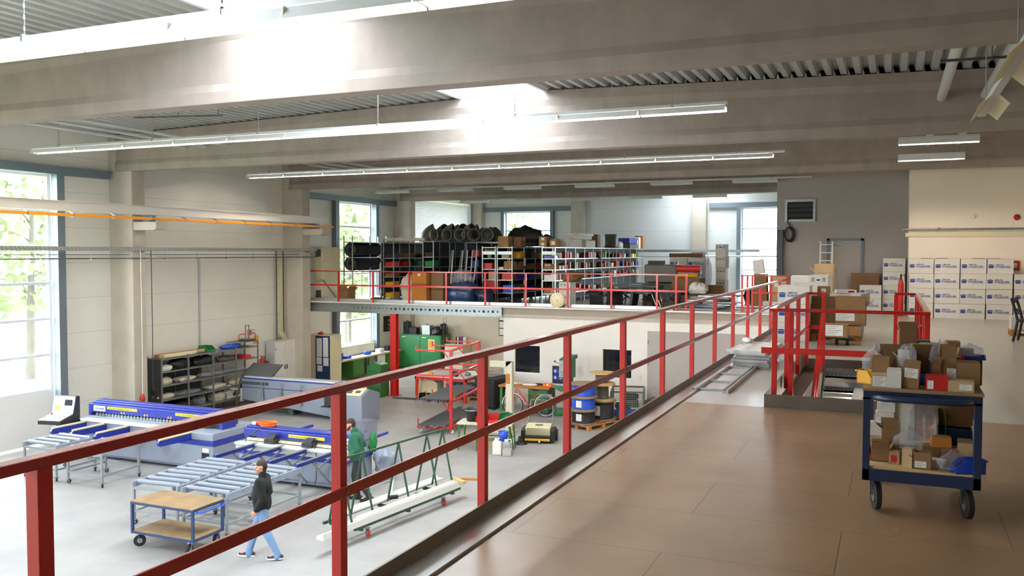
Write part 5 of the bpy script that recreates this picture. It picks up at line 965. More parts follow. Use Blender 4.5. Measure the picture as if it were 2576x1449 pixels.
g = G(); g.bx((.15, 0, .86), (.24, .14, .05)); g.ob('saddle', 'black', t, .02); g = G(); g.tube([(-.5, -.25, 1.0), (-.5, -.2, 1.02), (-.5, 0, .98), (-.5, .2, 1.02), (-.5, .25, 1.0)], .012, 8); g.ob('handlebar', 'chrome', t); g = G(); g.cyl((0, -.06, .28), (0, -.07, .28), .09, 16); g.bar((0, -.08, .28), (.1, -.1, .15), .02, .02); g.ob('crank', 'black', t); g = G(); g.box(.28, .7, -.07, .07, .72, .74); g.ob('luggage_rack', 'galv', t)
# sweeper
t = thing('floor_sweeper', 'cream and black push sweeper with a long handle on the hall floor', 'sweeper', (-9.1, 22.95, 0), R(14))
g = G(); g.prism([(-.38, .12), (-.33, .42), (.32, .42), (.38, .12)], -.1, .42, 'y'); g.prism([(-.1, .14), (-.1, .42), (.4, .46), (.45, .14)], -.36, .34, 'x', 0); g.ob('hopper', 'cream_plastic', t, .02)
g = G(); g.box(-.46, -.36, -.28, .45, .06, .36); g.box(.36, .46, -.28, .45, .06, .36); g.box(-.4, .4, -.28, -.1, .05, .2); g.box(-.1, .12, .05, .12, .461, .47); g.ob('chassis', 'black', t, .02)
for s in (-1, 1): g = G(); g.cyl((s*.46, .3, .16), (s*.51, .3, .16), .16, 20); g.ob('wheel', 'rubber', t)
g = G(); g.tube([(-.36, .42, .4), (-.32, .75, 1.05), (.32, .75, 1.05), (.36, .42, .4)], .016, 8); g.ob('push_handle', 'galv_dark', t); g = G(); g.cyl((-.45, -.38, .0), (-.45, -.38, .05), .2, 20, .16); g.cyl((-.45, -.38, .05), (-.45, -.38, .22), .1, 14, .05); g.ob('side_brush', 'black', t); g = G(); g.cyl((.05, -.33, .055), (.09, -.33, .055), .055, 12); g.ob('front_wheel', 'galv', t); g = G(); g.box(-.35, .35, -.29, -.275, .08, .14); g.ob('bumper', 'yellow_bin', t)
# small table with bucket, bins, canisters
t = thing('side_table', 'small green-legged table with a grey top holding a black bucket', 'table', (-10.05, 21.55, 0), R(12)); g = G(); g.box(-.75, .75, -.35, .35, .7, .74); g.ob('tabletop', 'foam', t)
for x in (-.68, -.2, .68):
    for y in (-.3, .3): g = G(); g.bar((x, y, .7), (x*1.06, y*1.1, 0), .035, .035); g.ob('leg', 'green_bench', t)
g = G(); g.bar((-.7, -.32, .3), (.7, -.32, .3), .03, .03); g.bar((-.7, .32, .3), (.7, .32, .3), .03, .03); g.ob('rail', 'green_bench', t)
t = thing('bucket', 'black builder bucket with a pale rim on the small table', 'bucket', (-10.45, 21.5, .74)); g = G(); g.lathe([(0, .005), (.16, 0), (.2, .28), (.21, .29), (.2, .3), (.19, .28), (.15, .02), (0, .02)], n=24); g.ob('body', 'dark_plastic', t); g = G(); g.lathe([(.2, .29), (.215, .3), (.2, .31)], n=24); g.sphere((0, 0, .22), .17, sc=(1, 1, .4)); g.ob('contents', 'galv', t)
bin_box('red bin on the small table, right of the bucket', (-9.85, 21.55, .74), (.3, .4, .2), 'red_bin', R(20)); bin_box('green bin behind the red bin on the small table', (-9.6, 21.75, .74), (.25, .35, .22), 'green_bin', R(-30)); bin_box('pink-red bin next to the bucket on the small table', (-10.12, 21.35, .74), (.22, .3, .16), 'red_paint', R(50))
for i, x in enumerate((-9.5, -9.22)):
    t = thing('canister', ['white plastic canister under the blue bucket, left of two', 'white plastic canister with yellowish liquid, right of two'][i], 'canister', (x, 21.05, 0), R(14)); g = G(); g.box(-.12, .12, -.12, .12, 0, .36); g.ob('body', 'poly_film' if i else 'white_plastic', t, .03); g = G(); g.cyl((-.04, 0, .36), (-.04, 0, .42), .04, 10); g.tube([(.0, 0, .36), (.02, 0, .42), (.1, 0, .42), (.11, 0, .34)], .014, 6); g.ob('cap_and_handle', 'white_plastic', t)
    if i: g = G(); g.box(-.112, .112, -.112, .112, .008, .16); g.ob('liquid', 'foam', t)
t = thing('bucket', 'small blue bucket standing on the white canisters', 'bucket', (-9.38, 21.15, .36)); g = G(); g.lathe([(0, .005), (.1, 0), (.14, .24), (.13, .24), (.09, .02), (0, .02)], n=20); g.ob('body', 'blue_bin', t); g = G(); g.tube([(-.13, 0, .23), (-.1, -.1, .2), (.1, -.1, .2), (.13, 0, .23)], .005, 6); g.ob('handle', 'galv', t)
o = carton('low brown carton under the small table', (-9.9, 21.6, 0), (.5, .34, .26), R(12), 'cardboard_light'); t = thing('broom_stick', 'thin green pole leaning on the small table beside the canisters', 'pole', (-9.35, 21.75, 0)); g = G(); g.bar((0, 0, 0), (-.1, -.15, 1.05), .025, .025); g.ob('pole', 'green_dark', t)
# ---------------------------------------------------------------- people
def sweep_body(name, m, caps, voxel, parent, smooth=2):
    """a continuous surface grown over tapered limbs (p, q, r1, r2) and ellipsoids (c, (rx,ry,rz))"""
    g = G()
    for c in caps:
        if len(c) == 2: g.sphere(c[0], 1, 14, sc=c[1])
        else: p, q, r1, r2 = c; g.cyl(p, q, r1, 14, r2); g.sphere(p, r1, 12); g.sphere(q, r2, 12)
    me = g.mesh(name+'_raw', m); o = bpy.data.objects.new(name, me); COL.objects.link(o)
    md = o.modifiers.new('r', 'REMESH'); md.mode = 'VOXEL'; md.voxel_size = voxel; md.use_smooth_shade = True
    sm = o.modifiers.new('s', 'SMOOTH'); sm.iterations = smooth; sm.factor = .5
    bpy.context.view_layer.update()
    me2 = bpy.data.meshes.new_from_object(o.evaluated_get(bpy.context.evaluated_depsgraph_get())); me2.name = name
    bpy.data.objects.remove(o); bpy.data.meshes.remove(me)
    me2.materials.clear(); me2.materials.append(M[m])
    for p in me2.polygons: p.use_smooth = True
    o = bpy.data.objects.new(name, me2); COL.objects.link(o); o.parent = parent; return o
def V(*a): return Vector(a)
def hand(wrist, d, palm_n, side, curl):
    """palm, four unequal bent fingers and a thumb; d points to the fingertips"""
    d = d.normalized(); n = palm_n.normalized(); s = d.cross(n).normalized()*side; out = []
    c = wrist+d*.045; out += [(wrist, wrist+d*.02, .026, .028), (c-s*.018, c+s*.018, .024, .024), (c-s*.022+d*.03, c+s*.022+d*.03, .018, .018)]
    for i, (off, L) in enumerate(((-.031, .062), (-.0105, .078), (.0105, .072), (.031, .056))):
        k0 = c+s*(-off)+d*.035; k1 = k0+(d*math.cos(curl*.5)+n*math.sin(curl*.5))*L*.5; k2 = k1+(d*math.cos(curl*1.3)+n*math.sin(curl*1.3))*L*.5
        out += [(k0, k1, .0095, .009), (k1, k2, .009, .0075)]
    t0 = wrist+d*.025+s*.025; t1 = t0+(d*.5+s*.6+n*.3).normalized()*.035; t2 = t1+(d*.8+s*.2+n*.4).normalized()*.03
    out += [(t0, t1, .013, .011), (t1, t2, .011, .009)]; return out
def person(lab, loc, rz, H, J, top, trouser, shoe, sole, hairm, beard=False, glasses=False, high_collar=True):
    """J: joints in body coordinates, facing -Y"""
    t = thing('person', lab, 'person', loc, rz); k = H/1.78
    J = {a: Vector(b)*k for a, b in J.items()}
    hd = J['head']; nk = J['neck']; ch = J['chest']; pv = J['pelvis']
    f = J['look'].normalized(); up = V(0, 0, 1); sd = f.cross(up).normalized(); up = sd.cross(f).normalized()
    def HP(x, y, z): return hd+sd*x*k+f*y*k+up*z*k
    body = [(nk, HP(0, -.01, -.06), .055*k, .055*k)]
    hs = []
    body += [(HP(0, -.02, .03), HP(0, .0, .02), .082*k, .078*k), (HP(0, .02, -.03), HP(0, .05, -.06), .066*k, .05*k), (HP(0, .055, -.085), HP(0, .06, -.09), .03*k, .03*k),
             (HP(0, .085, .0), HP(0, .108, -.032), .012*k, .017*k), (HP(-.025, .08, .022), HP(.025, .08, .022), .018*k, .018*k), (HP(-.018, .088, -.066), HP(.018, .088, -.066), .012*k, .012*k)]
    for s in (-1, 1): body += [(HP(s*.082, -.015, .018), HP(s*.086, -.02, -.022), .016*k, .011*k), (HP(s*.045, .055, -.025), HP(s*.04, .06, -.03), .026*k, .026*k)]
    body += [(nk, ch, .06*k, .1*k), (ch, pv, .12*k, .12*k), (pv+V(-.07, 0, 0)*k, pv+V(.07, 0, 0)*k, .1*k, .1*k)]
    jack = [(ch+V(-.11, 0, .05)*k, ch+V(.11, 0, .05)*k, .125*k, .125*k), (ch, (ch+pv)/2+V(0, -.03, 0)*k, .16*k, .175*k), ((ch+pv)/2+V(-.06, -.025, 0)*k, pv+V(-.06, -.0, .0)*k, .155*k, .145*k), ((ch+pv)/2+V(.06, -.025, 0)*k, pv+V(.06, -.0, .0)*k, .155*k, .145*k), (nk+V(0, 0, -.02)*k, nk+V(0, 0, .035)*k, .075*k, .07*k)]
    tr = [(pv+V(-.06, 0, 0)*k, pv+V(.06, 0, 0)*k, .125*k, .125*k)]
    for s, a in ((-1, 'l'), (1, 'r')):
        sh, el, wr = J['sh'+a], J['el'+a], J['wr'+a]; hp, kn, an, toe = J['hp'+a], J['kn'+a], J['an'+a], J['toe'+a]
        body += [(ch+V(s*.06, 0, .06)*k, sh, .07*k, .062*k), (sh, el, .05*k, .038*k), (el, wr, .038*k, .026*k)]+hand(wr, wr-el, J['pn'+a], s, .7)
        body += [(hp, kn, .08*k, .055*k), (kn, an, .055*k, .038*k), (an, toe+V(0, 0, .02), .035*k, .03*k)]
        jack += [(ch+V(s*.08, 0, .06)*k, sh, .1*k, .083*k), (sh, el, .086*k, .068*k), (el, el.lerp(wr, .93), .068*k, .048*k)]
        tr += [(hp, kn, .102*k, .078*k), (kn, an+V(0, 0, .03), .078*k, .062*k), (an+V(0, 0, .03), an+V(0, 0, -.035), .064*k, .07*k)]
        g = G(); d = (toe-an); d.z = 0; d.normalize(); q = V(-d.y, d.x, 0); heel = an-d*.07*k
        zf = min(an.z, toe.z)-.0
        sweep_body('shoe', shoe, [(heel+V(0, 0, -.035), toe+d*.015+V(0, 0, -.0), .042*k, .037*k), (an+V(0, 0, -.01), toe, .045*k, .035*k)], .012, t)
        g = G(); P = [heel-d*.035, toe+d*.05]; zb = [heel.z-.085, toe.z-.045]
        vs = []
        for i, c_ in enumerate((heel-d*.03, heel+d*.02, an.lerp(toe, .6), toe+d*.03, toe+d*.055)):
            wd = [.03, .042, .046, .04, .018][i]; zz = heel.z-.08*k if i < 2 else (heel.z-.08*k)*(.4 if i == 2 else 0)+(toe.z-.036*k)*(.6 if i == 2 else 1)
            for sg in (-1, 1):
                for h_ in (0, .028): vs.append((c_.x+sg*q.x*wd, c_.y+sg*q.y*wd, zz+h_))
        fs = []
        for i in range(4): o_ = i*4; fs += [(o_, o_+4, o_+5, o_+1), (o_+2, o_+3, o_+7, o_+6), (o_+1, o_+5, o_+7, o_+3), (o_, o_+2, o_+6, o_+4)]
        fs += [(0, 1, 3, 2), (16, 18, 19, 17)]; g.add(vs, fs); g.ob('sole', sole, t)
    sweep_body('body', 'skin', body, .009, t); sweep_body('jacket', top, jack, .014, t, 3); sweep_body('trousers', trouser, tr, .014, t, 3)
    hr = [(HP(0, -.03, .05), HP(0, -.005, .055), .088*k, .08*k), (HP(0, -.045, .01), HP(0, -.045, -.03), .078*k, .062*k)]
    if beard: hr += [(HP(-.05, .04, -.055), HP(0, .083, -.098), .022*k, .024*k), (HP(.05, .04, -.055), HP(0, .083, -.098), .022*k, .024*k), (HP(-.07, .0, -.02), HP(-.055, .04, -.06), .016*k, .018*k), (HP(.07, .0, -.02), HP(.055, .04, -.06), .016*k, .018*k)]
    sweep_body('hair', hairm, hr, .009, t, 1)
    for s in (-1, 1): g = G(); g.sphere(HP(s*.031, .087, .008), .011*k, 10); g.ob('eye', 'paper', t); g = G(); g.sphere(HP(s*.031, .094, .008), .006*k, 8); g.ob('pupil', 'black', t)
    if glasses:
        g = G()
        for s in (-1, 1): g.tube([HP(s*.034+.022*math.cos(a*PI/5), .102, .008+.018*math.sin(a*PI/5)) for a in range(10)], .003, 6, closed=True); g.tube([HP(s*.056, .1, .012), HP(s*.084, 0, .014)], .003, 6)
        g.tube([HP(-.012, .104, .01), HP(.012, .104, .01)], .003, 6); g.ob('glasses', 'chrome', t)
    return t
J1 = dict(head=(-.0, -.03, 1.65), neck=(0, 0, 1.5), chest=(0, .0, 1.3), pelvis=(0, .0, .97), look=(.35, -1, -.12),
          shl=(-.19, 0, 1.42), ell=(-.23, .05, 1.15), wrl=(-.22, -.12, .95), pnl=(.3, 0, -1), shr=(.19, .0, 1.42), elr=(.24, .08, 1.14), wrr=(.22, -.06, .92), pnr=(-1, 0, 0),
          hpl=(-.09, -.02, .92), knl=(-.09, -.16, .52), anl=(-.09, -.28, .085), toel=(-.1, -.43, .04), hpr=(.09, .02, .92), knr=(.09, .09, .5), anr=(.09, .28, .1), toer=(.1, .15, .045))
person('man in a black fleece jacket and light blue jeans walking to the left, wearing glasses', (-9.97, 12.2, 0), R(-68), 1.72, J1, 'jacket_black', 'denim', 'shoe_navy', 'sole_white', 'hair_brown', glasses=True)
J2 = dict(head=(0, -.12, 1.63), neck=(0, -.04, 1.49), chest=(0, .0, 1.3), pelvis=(0, .04, .96), look=(.15, -1, -.25),
          shl=(-.19, -.02, 1.41), ell=(-.26, .1, 1.16), wrl=(-.2, -.1, 1.0), pnl=(1, 0, 0), shr=(.19, -.02, 1.41), elr=(.25, .1, 1.15), wrr=(.2, -.08, .98), pnr=(-1, 0, 0),
          hpl=(-.09, .02, .92), knl=(-.1, -.06, .5), anl=(-.1, .0, .085), toel=(-.11, -.15, .04), hpr=(.09, .04, .92), knr=(.1, .06, .5), anr=(.1, .3, .11), toer=(.11, .16, .05))
person('bearded man in a green sweater and dark trousers beside the second blue machine', (-10.5, 15.9, 0), R(-72), 1.78, J2, 'sweater_green', 'trousers_dark', 'boot', 'rubber', 'hair_brown', beard=True)
# ================================================================ upper store (above the workshop)
def rack(lab, x0, x1, y0, y1, top, levels, nbay, m='galv', back=None, tall=0.0, end=False):
    """open shelving running away from the viewer: posts, boards, rear sheet"""
    t = thing('storage_rack', lab, 'shelf', ((x0+x1)/2, y0, FZ)); a = (x1-x0)/2; L = y1-y0; H = top-FZ
    for k in range(nbay+1):
        y = L*k/nbay
        for x in (-a+.02, a-.02): g = G(); g.box(x-.02, x+.02, y-.015, y+.015, 0, H+tall); g.ob('post', m, t)
    for z in levels:
        g = G(); g.box(-a, a, 0, L, z-FZ-.035, z-FZ); g.ob('shelf_board', m, t)
    if end: g = G(); g.box(-a+.04, a-.04, -.012, .0, 5.24-FZ, 5.36-FZ); g.ob('end_panel', 'zinc_white', t)
    g = G()
    if back == 'left': g.box(-a-.004, -a, 0, L, .1, H)
    if back == 'mid': g.box(-.004, .004, .5, L, .1, H)
    if back: g.ob('rear_panel', 'shelf_back', t)
    return t
L1 = [3.8, 4.29, 4.69, 5.1, 5.52]
rack('short rack by the window holding black corrugated hose coils, leftmost of the racks', -20.75, -20.3, 30.6, 33.2, 5.75, [4.55, 5.12, 5.75], 2, tall=.25)
for z, n_, lv in ((4.56, 6, 'lower'), (5.13, 6, 'upper')):
    for k in range(n_):
        g = G(); pr = [(.09, -.15)]
        for j in range(6): pr += [(.27, -.15+.05*j), (.295, -.135+.05*j), (.27, -.115+.05*j)]
        g.lathe(pr+[(.09, .15), (.09, -.15)], n=22, X=Matrix.Rotation(R(90), 4, 'X'))
        o = g.ob('hose_coil', 'hdpe_black', loc=(-20.52, 30.85+k*.34, z+.3)); tag(o, 'black corrugated hose coil standing in the %s row of the leftmost rack' % lv, 'hose', 'hose coils %s row' % lv)
for k in range(2): g = G(); r_ = .2; g.tube([(r_*math.cos(a*PI/9), 0, r_*math.sin(a*PI/9)) for a in range(18)], .03, 8, closed=True); o = g.ob('pipe_ring', 'white_plastic', loc=(-19.9, 31.4, [4.1, 4.95][k]-.45+.25)); o.location = (-19.44, 31.5, [3.63, 4.75][k]); o.rotation_euler.z = R(90); tag(o, ['white ring standing on the floor behind the leftmost racks', 'white ring leaning between the two leftmost racks'][k], 'ring')
rack('rack end with yellow and blue bins, second from the left', -19.4, -18.9, 31.3, 34.5, 5.72, [3.7, 4.2, 4.6, 5.0, 5.4, 5.72], 3, 'shelf_grey', 'left')
rack('rack end with red and yellow bins, third from the left', -18.8, -18.3, 30.5, 35.5, 5.75, [3.95, 4.35, 4.75, 5.1, 5.72], 4, 'galv', 'left', .1)
rack('rack under the large pipe bends, fourth from the left', -17.0, -16.5, 30.5, 36, 5.76, [4.3, 4.75, 5.15, 5.76], 4, 'galv', 'left')
rack('dark rack behind the leaning metal rails', -15.6, -15.1, 31.5, 37, 5.72, [4.3, 4.75, 5.15, 5.72], 4, 'galv_dark', 'left')
rack('tall rack end with red and green boxes, left of a pair', -14.42, -13.84, 30.5, 40, 5.55, L1, 8, 'galv', 'left', end=True)
rack('tall rack end carrying the large brown carton, right of a pair', -13.8, -13.15, 30.5, 41, 5.55, L1, 9, 'galv', 'mid', end=True)
rack('long bright rack with small bottles and boxes in many bays', -11.95, -11.4, 30.43, 42.67, 5.52, L1, 11, 'zinc_white', 'mid', end=True)
BC = {'red_bin': 'red', 'yellow_bin': 'yellow', 'blue_bin': 'blue', 'green_bin': 'green', 'cardboard': 'brown cardboard', 'cardboard_light': 'light brown cardboard', 'paper': 'white', 'black': 'black', 'cream_plastic': 'cream', 'cardboard_dark': 'dark brown', 'blue_machine': 'dark blue'}
def goods(x, y, z, w, d, h, m, where, isbin=False):
    g = G()
    if isbin: g.box(-w/2, w/2, -d/2, d/2, 0, .01); g.box(-w/2, w/2, d/2-.01, d/2, 0, h); g.box(-w/2, -w/2+.01, -d/2, d/2, 0, h); g.box(w/2-.01, w/2, -d/2, d/2, 0, h); g.box(-w/2, w/2, -d/2-.01, -d/2+.005, 0, h*.85)
    else: g.box(-w/2, w/2, -d/2, d/2, 0, h-.005); g.box(-w/2, w/2, -d/2, -.004, h-.005, h); g.box(-w/2, w/2, .004, d/2, h-.005, h)
    o = g.ob('storage_bin' if isbin else 'box', m, loc=(x, y, z+.001)); tag(o, '%s %s %s' % (BC[m], 'plastic bin' if isbin and 'card' not in BC[m] else 'box', where), 'bin' if isbin else 'box'); return o
def lv(z): return {3.8: 'bottom', 4.29: 'second', 4.69: 'third', 5.1: 'fourth', 5.52: 'top'}[z]
for x, z, w, h, m, b in ((-19.15, 5.4, .42, .16, 'red_bin', 1), (-19.15, 4.6, .42, .2, 'yellow_bin', 1), (-19.15, 5.0, .42, .26, 'blue_bin', 1), (-19.15, 4.2, .42, .3, 'blue_bin', 1), (-19.15, 3.7, .42, .42, 'blue_machine', 1)):
    goods(x, 31.6, z, w, .4, h, m, 'at the end of the second rack, %s' % {5.4: 'highest', 4.6: 'below the lighter blue one', 5.0: 'just under the red one', 4.2: 'under the yellow one', 3.7: 'lowest'}[z], True)
for x, z, w, h, m in ((-18.55, 4.75, .42, .2, 'red_bin'), (-18.55, 3.95, .42, .2, 'yellow_bin'), (-18.55, 4.35, .42, .14, 'cardboard_dark'), (-18.55, 5.1, .42, .2, 'black')):
    goods(x, 30.8, z, w, .4, h, m, 'at the end of the third rack, %s' % {4.75: 'middle', 3.95: 'lowest', 4.35: 'below the red bin', 5.1: 'near the top'}[z], True)
goods(-18.55, 30.8, 3.5, .42, .4, .22, 'yellow_bin', 'standing on the floor under the third rack', True)
for k, (m, z) in enumerate((('red_bin', 4.75), ('yellow_bin', 3.95), ('red_bin', 4.35), ('cardboard_dark', 5.1), ('green_bin', 4.75), ('red_bin', 5.1))): goods(-18.55, 31.7+.7*(k % 3)+.1*k, z, .44, .45, .2, m, 'further along the third rack, row %s' % ['one', 'two', 'three', 'four', 'five', 'six'][k], True)
for x, z, w, h, m in ((-16.75, 5.15, .4, .2, 'black'), (-16.75, 4.75, .4, .26, 'green_bin'), (-16.75, 4.3, .4, .3, 'red_bin')): goods(x, 30.8, z, w, .4, h, m, 'at the end of the fourth rack, %s' % {5.15: 'top', 4.75: 'middle', 4.3: 'lowest'}[z], True)
R6 = [(-14.22, 5.1, .3, .13, 'green_bin'), (-14.22, 4.69, .34, .22, 'red_bin'), (-14.05, 4.29, .3, .3, 'cardboard_light'), (-14.12, 3.8, .5, .44, 'red_bin'), (-14.3, 5.1, .12, .35, 'cardboard')]
for x, z, w, h, m in R6: goods(x, 30.8, z, w, .4, h, m, 'on the %s level, end of the rack with red boxes' % lv(z))
for x, z, w, h, m in ((-13.5, 5.1, .3, .2, 'cardboard_light'), (-13.38, 4.69, .36, .3, 'cardboard'), (-13.68, 4.69, .18, .08, 'cream_plastic'), (-13.42, 4.29, .44, .22, 'red_bin'), (-13.38, 3.8, .42, .28, 'blue_bin')): goods(x, 30.8, z, w, .4, h, m, 'on the %s level under the large brown carton' % lv(z))
for x, z, w, h, m in ((-11.68, 5.1, .48, .1, 'blue_machine'), (-11.72, 4.69, .4, .1, 'cardboard'), (-11.75, 4.8, .25, .1, 'cardboard_light'), (-11.66, 4.29, .45, .2, 'paper'), (-11.78, 3.8, .24, .2, 'cardboard'), (-11.53, 3.8, .22, .2, 'cardboard_light')): goods(x, 30.7, z, w, .4, h, m, 'on the %s level, near end of the bright rack%s' % ({3.8: 'bottom', 4.29: 'second', 4.69: 'third', 4.8: 'third', 5.1: 'fourth'}[z], {4.8: ', stacked', 4.69: ''}.get(z, '')))
random.seed(12)
o_ = {}
def bottle_mesh(m, r, h):
    k = (m, r, h)
    if k not in o_: g = G(); g.lathe([(0, 0), (r, 0), (r, h*.7), (r*.4, h*.85), (r*.35, h), (0, h)], n=10); o_[k] = g.mesh('bottle', m)
    return o_[k]
BAY = ['first', 'second', 'third', 'fourth', 'fifth', 'sixth', 'seventh', 'eighth', 'ninth', 'tenth', 'eleventh']
bc = ['red_bin', 'paper', 'yellow_bin', 'cardboard_light', 'blue_bin', 'green_bin', 'red_bin', 'black', 'cardboard', 'paper', 'cream_plastic', 'cardboard_dark']
for li, z in enumerate([3.8, 4.29, 4.69, 5.1]):
    for k in range(11):
        if li == 0 and k > 6: continue
        yb = 30.43+1.1127*k; n_ = 2 if k % 3 else 3
        for j in range(n_):
            m = random.choice(bc); y = yb+.2+j*.32+random.uniform(-.04, .04); nm = ['nearest', 'middle', 'farthest'][j if n_ == 3 else j*2]
            if random.random() < .45 and m not in ('cardboard', 'cardboard_light', 'cardboard_dark'):
                o = bpy.data.objects.new('bottle', bottle_mesh(m, .06, .24)); COL.objects.link(o); o.location = (-11.52, y, z); tag(o, '%s bottle, %s in %s bay, %s level, bright rack' % (BC[m], nm, BAY[k], lv(z)), 'bottle', 'small goods in the bright rack')
            else:
                o = goods(-11.51, y, z, .22, random.uniform(.12, .24), random.uniform(.12, .28), m, '%s in %s bay, %s level, bright rack' % (nm, BAY[k], lv(z))); o['group'] = 'small goods in the bright rack'
# dark goods along the other racks (countable, seen only as small shapes)
for (rx, y0, n_, where, zs) in ((-13.3, 31.5, 6, 'rack under the brown carton', (3.8, 4.29, 4.69, 5.1)), (-15.3, 32, 3, 'dark rack behind the rails', (4.3, 4.75, 5.15))):
    for z in zs:
        for k in range(n_):
            m = random.choice(['red_bin', 'cardboard_dark', 'black', 'yellow_bin', 'blue_machine', 'cardboard', 'red_bin'])
            o = goods(rx, y0+k*1.05, z, .3, .5, random.uniform(.15, .3), m, '%s along the %s, %s level' % (BAY[k], where, {3.8: 'bottom', 4.3: 'lowest', 4.29: 'second', 4.69: 'third', 4.75: 'middle', 5.1: 'fourth', 5.15: 'upper'}[z]), True); o['group'] = 'bins along the '+where
# sheets hung on the dark rack
for k, (y, z) in enumerate(((31.6, 4.95), (33.4, 4.95), (35.0, 4.95), (35.7, 4.95))): o = G().box(0, .006, -.1, .1, -.15, .15).ob('list_sheet', 'paper', loc=(-13.12, y, z)); tag(o, 'white list sheet hanging on the side of the middle rack', 'sheet', 'list sheets on the middle rack')
o = G().bx((0, 0, 0), (.4, .35, .02), rot=(0, R(70), .4)).ob('folded_card', 'paper', loc=(-11.4, 35.7, 5.2)); tag(o, 'folded white card sticking out of the long bright rack', 'card')
# large grey pipe bends lying on top
g = G(); path = [(0, 0, .30), (0, 0, .45)]; pr = []
def bend(r, R_, a1, n=10, flare=True):
    g = G(); N = 18; vs = []
    for k in range(n+1):
        a = a1*k/n; rr = r*(1.06 if flare and k in (0, n) else 1)
        c = Vector((R_*(1-math.cos(a)), 0, R_*math.sin(a))); e = Vector((math.cos(a), 0, -math.sin(a)))
        vs += [c+e*rr*math.cos(2*PI*i/N)+Vector((0, 1, 0))*rr*math.sin(2*PI*i/N) for i in range(N)]
    inn = []
    for k in range(n+1):
        a = a1*k/n; c = Vector((R_*(1-math.cos(a)), 0, R_*math.sin(a))); e = Vector((math.cos(a), 0, -math.sin(a)))
        inn += [c+e*(r-.012)*math.cos(2*PI*i/N)+Vector((0, 1, 0))*(r-.012)*math.sin(2*PI*i/N) for i in range(N)]
    V0 = vs+inn; o = (n+1)*N; fs = [(k*N+i, k*N+(i+1) % N, (k+1)*N+(i+1) % N, (k+1)*N+i) for k in range(n) for i in range(N)]
    fs += [(o+k*N+i, o+(k+1)*N+i, o+(k+1)*N+(i+1) % N, o+k*N+(i+1) % N) for k in range(n) for i in range(N)]
    fs += [(i, o+i, o+(i+1) % N, (i+1) % N) for i in range(N)]+[(n*N+i, n*N+(i+1) % N, o+n*N+(i+1) % N, o+n*N+i) for i in range(N)]
    g.add(V0, fs, 0, True); return g.mesh('pipe_bend', 'hdpe_olive')
bm_ = bend(.3, .46, R(75))
for k in range(11):
    x = -17.75+k*.3; zz = 5.79+.0*k; sc = 1.0 if k < 7 else .8
    o = bpy.data.objects.new('pipe_bend', bm_); COL.objects.link(o); o.location = (x, 32.2+.55*(k % 3), 5.76); o.rotation_euler = (0, 0, R([25, -10, 40, 10, -20, 30, 0, 20, 180, 35, 160][k])); o.scale = (sc,)*3
    tag(o, 'large olive-grey plastic pipe bend lying on top of the racks', 'pipe', 'pipe bends on the racks')
for k in range(5):
    g = G(); g.lathe([(.2, 0), (.24, .0), (.24, .03), (.2, .05), (.2, .5), (.25, .52), (.25, .58), (.23, .58), (.19, .5), (.18, 0)], n=20); o = g.ob('pipe_fitting', 'hdpe_olive', loc=(-16.4+k*.46, 30.9, 5.99)); o.rotation_euler = (R(90), 0, R(-20+k*12)); o.location = (-16.4+k*.46, 31.2, 6.0); tag(o, 'short grey pipe fitting lying at the front edge on top of the racks', 'pipe', 'pipe fittings on the racks')
for i, (x, y, z, sx, sz, lab) in enumerate(((-13.6, 33, 5.56, 1.3, .75, 'black heap of rubber mats on top of the middle racks'), (-13.0, 33.4, 5.56, .7, .45, 'smaller black heap right of the mats on the middle racks'))): crumple('rubber_mat', 'hdpe_black', lab, (x, y, z), sx, .8, sz, 120+i, 'mat', amp=.5)
for k in range(7):
    x = -16.1+k*.2; g = G(); g.bar((0, 0, 0), (random.uniform(-.12, .12), .5, 2.0), .045, .03); o = g.ob('metal_rail', 'galv', loc=(x, 30.6+.05*(k % 3), FZ)); tag(o, 'galvanised rail leaning upright against the racks left of the red boxes', 'rail', 'leaning galvanised rails')
for k in range(4): o = G().box(-.02, .02, -.02, .02, 0, .25).ob('upright_stub', 'white_plastic', loc=([-19.38, -18.92, -18.78, -18.32][k], 32.8+.1*k, [5.72, 5.72, 5.75, 5.75][k])); tag(o, 'short white upright standing on top of the left racks', 'upright', 'white uprights on the left racks')
o = G().cyl((-.9, 0, 0), (.9, 0, 0), .06, 12).ob('wrapped_roll', 'foam', loc=(-17.9, 30.7, 5.83)); tag(o, 'grey wrapped roll lying along the top of the third rack', 'roll')
# cartons on the racks
carton('large brown carton on top of the middle rack pair', (-13.58, 30.8, 5.53), (.42, .45, .4)); carton('grey-brown carton right of the large brown carton', (-13.2, 31.3, 5.53), (.3, .5, .38), m='cardboard_dark')
carton('small brown carton at the lower left on the red box rack top level', (-14.1, 30.8, 5.24), (.34, .3, .2), m='cardboard_dark')
carton('lower of two stacked brown cartons at the left end of the bright rack', (-11.98, 30.8, 5.53), (.3, .4, .2), m='cardboard', patch=(0, .1, .12, .1)); carton('upper of two stacked brown cartons at the left end of the bright rack', (-11.98, 30.8, 5.731), (.3, .4, .18), m='cardboard', patch=(0, .09, .12, .1))
carton('tilted brown carton with a label on the bright rack', (-11.6, 30.9, 5.53), (.3, .35, .28), m='cardboard', patch=(0, .14, .14, .14), tilt=(0, R(-8)))
carton('long light grey carton on the bright rack, lowest', (-11.45, 32.2, 5.53), (.4, 1.5, .3), m='carton_white'); carton('second light grey carton behind the long one on the bright rack', (-11.5, 34.2, 5.53), (.4, 1.2, .28), m='carton_white')
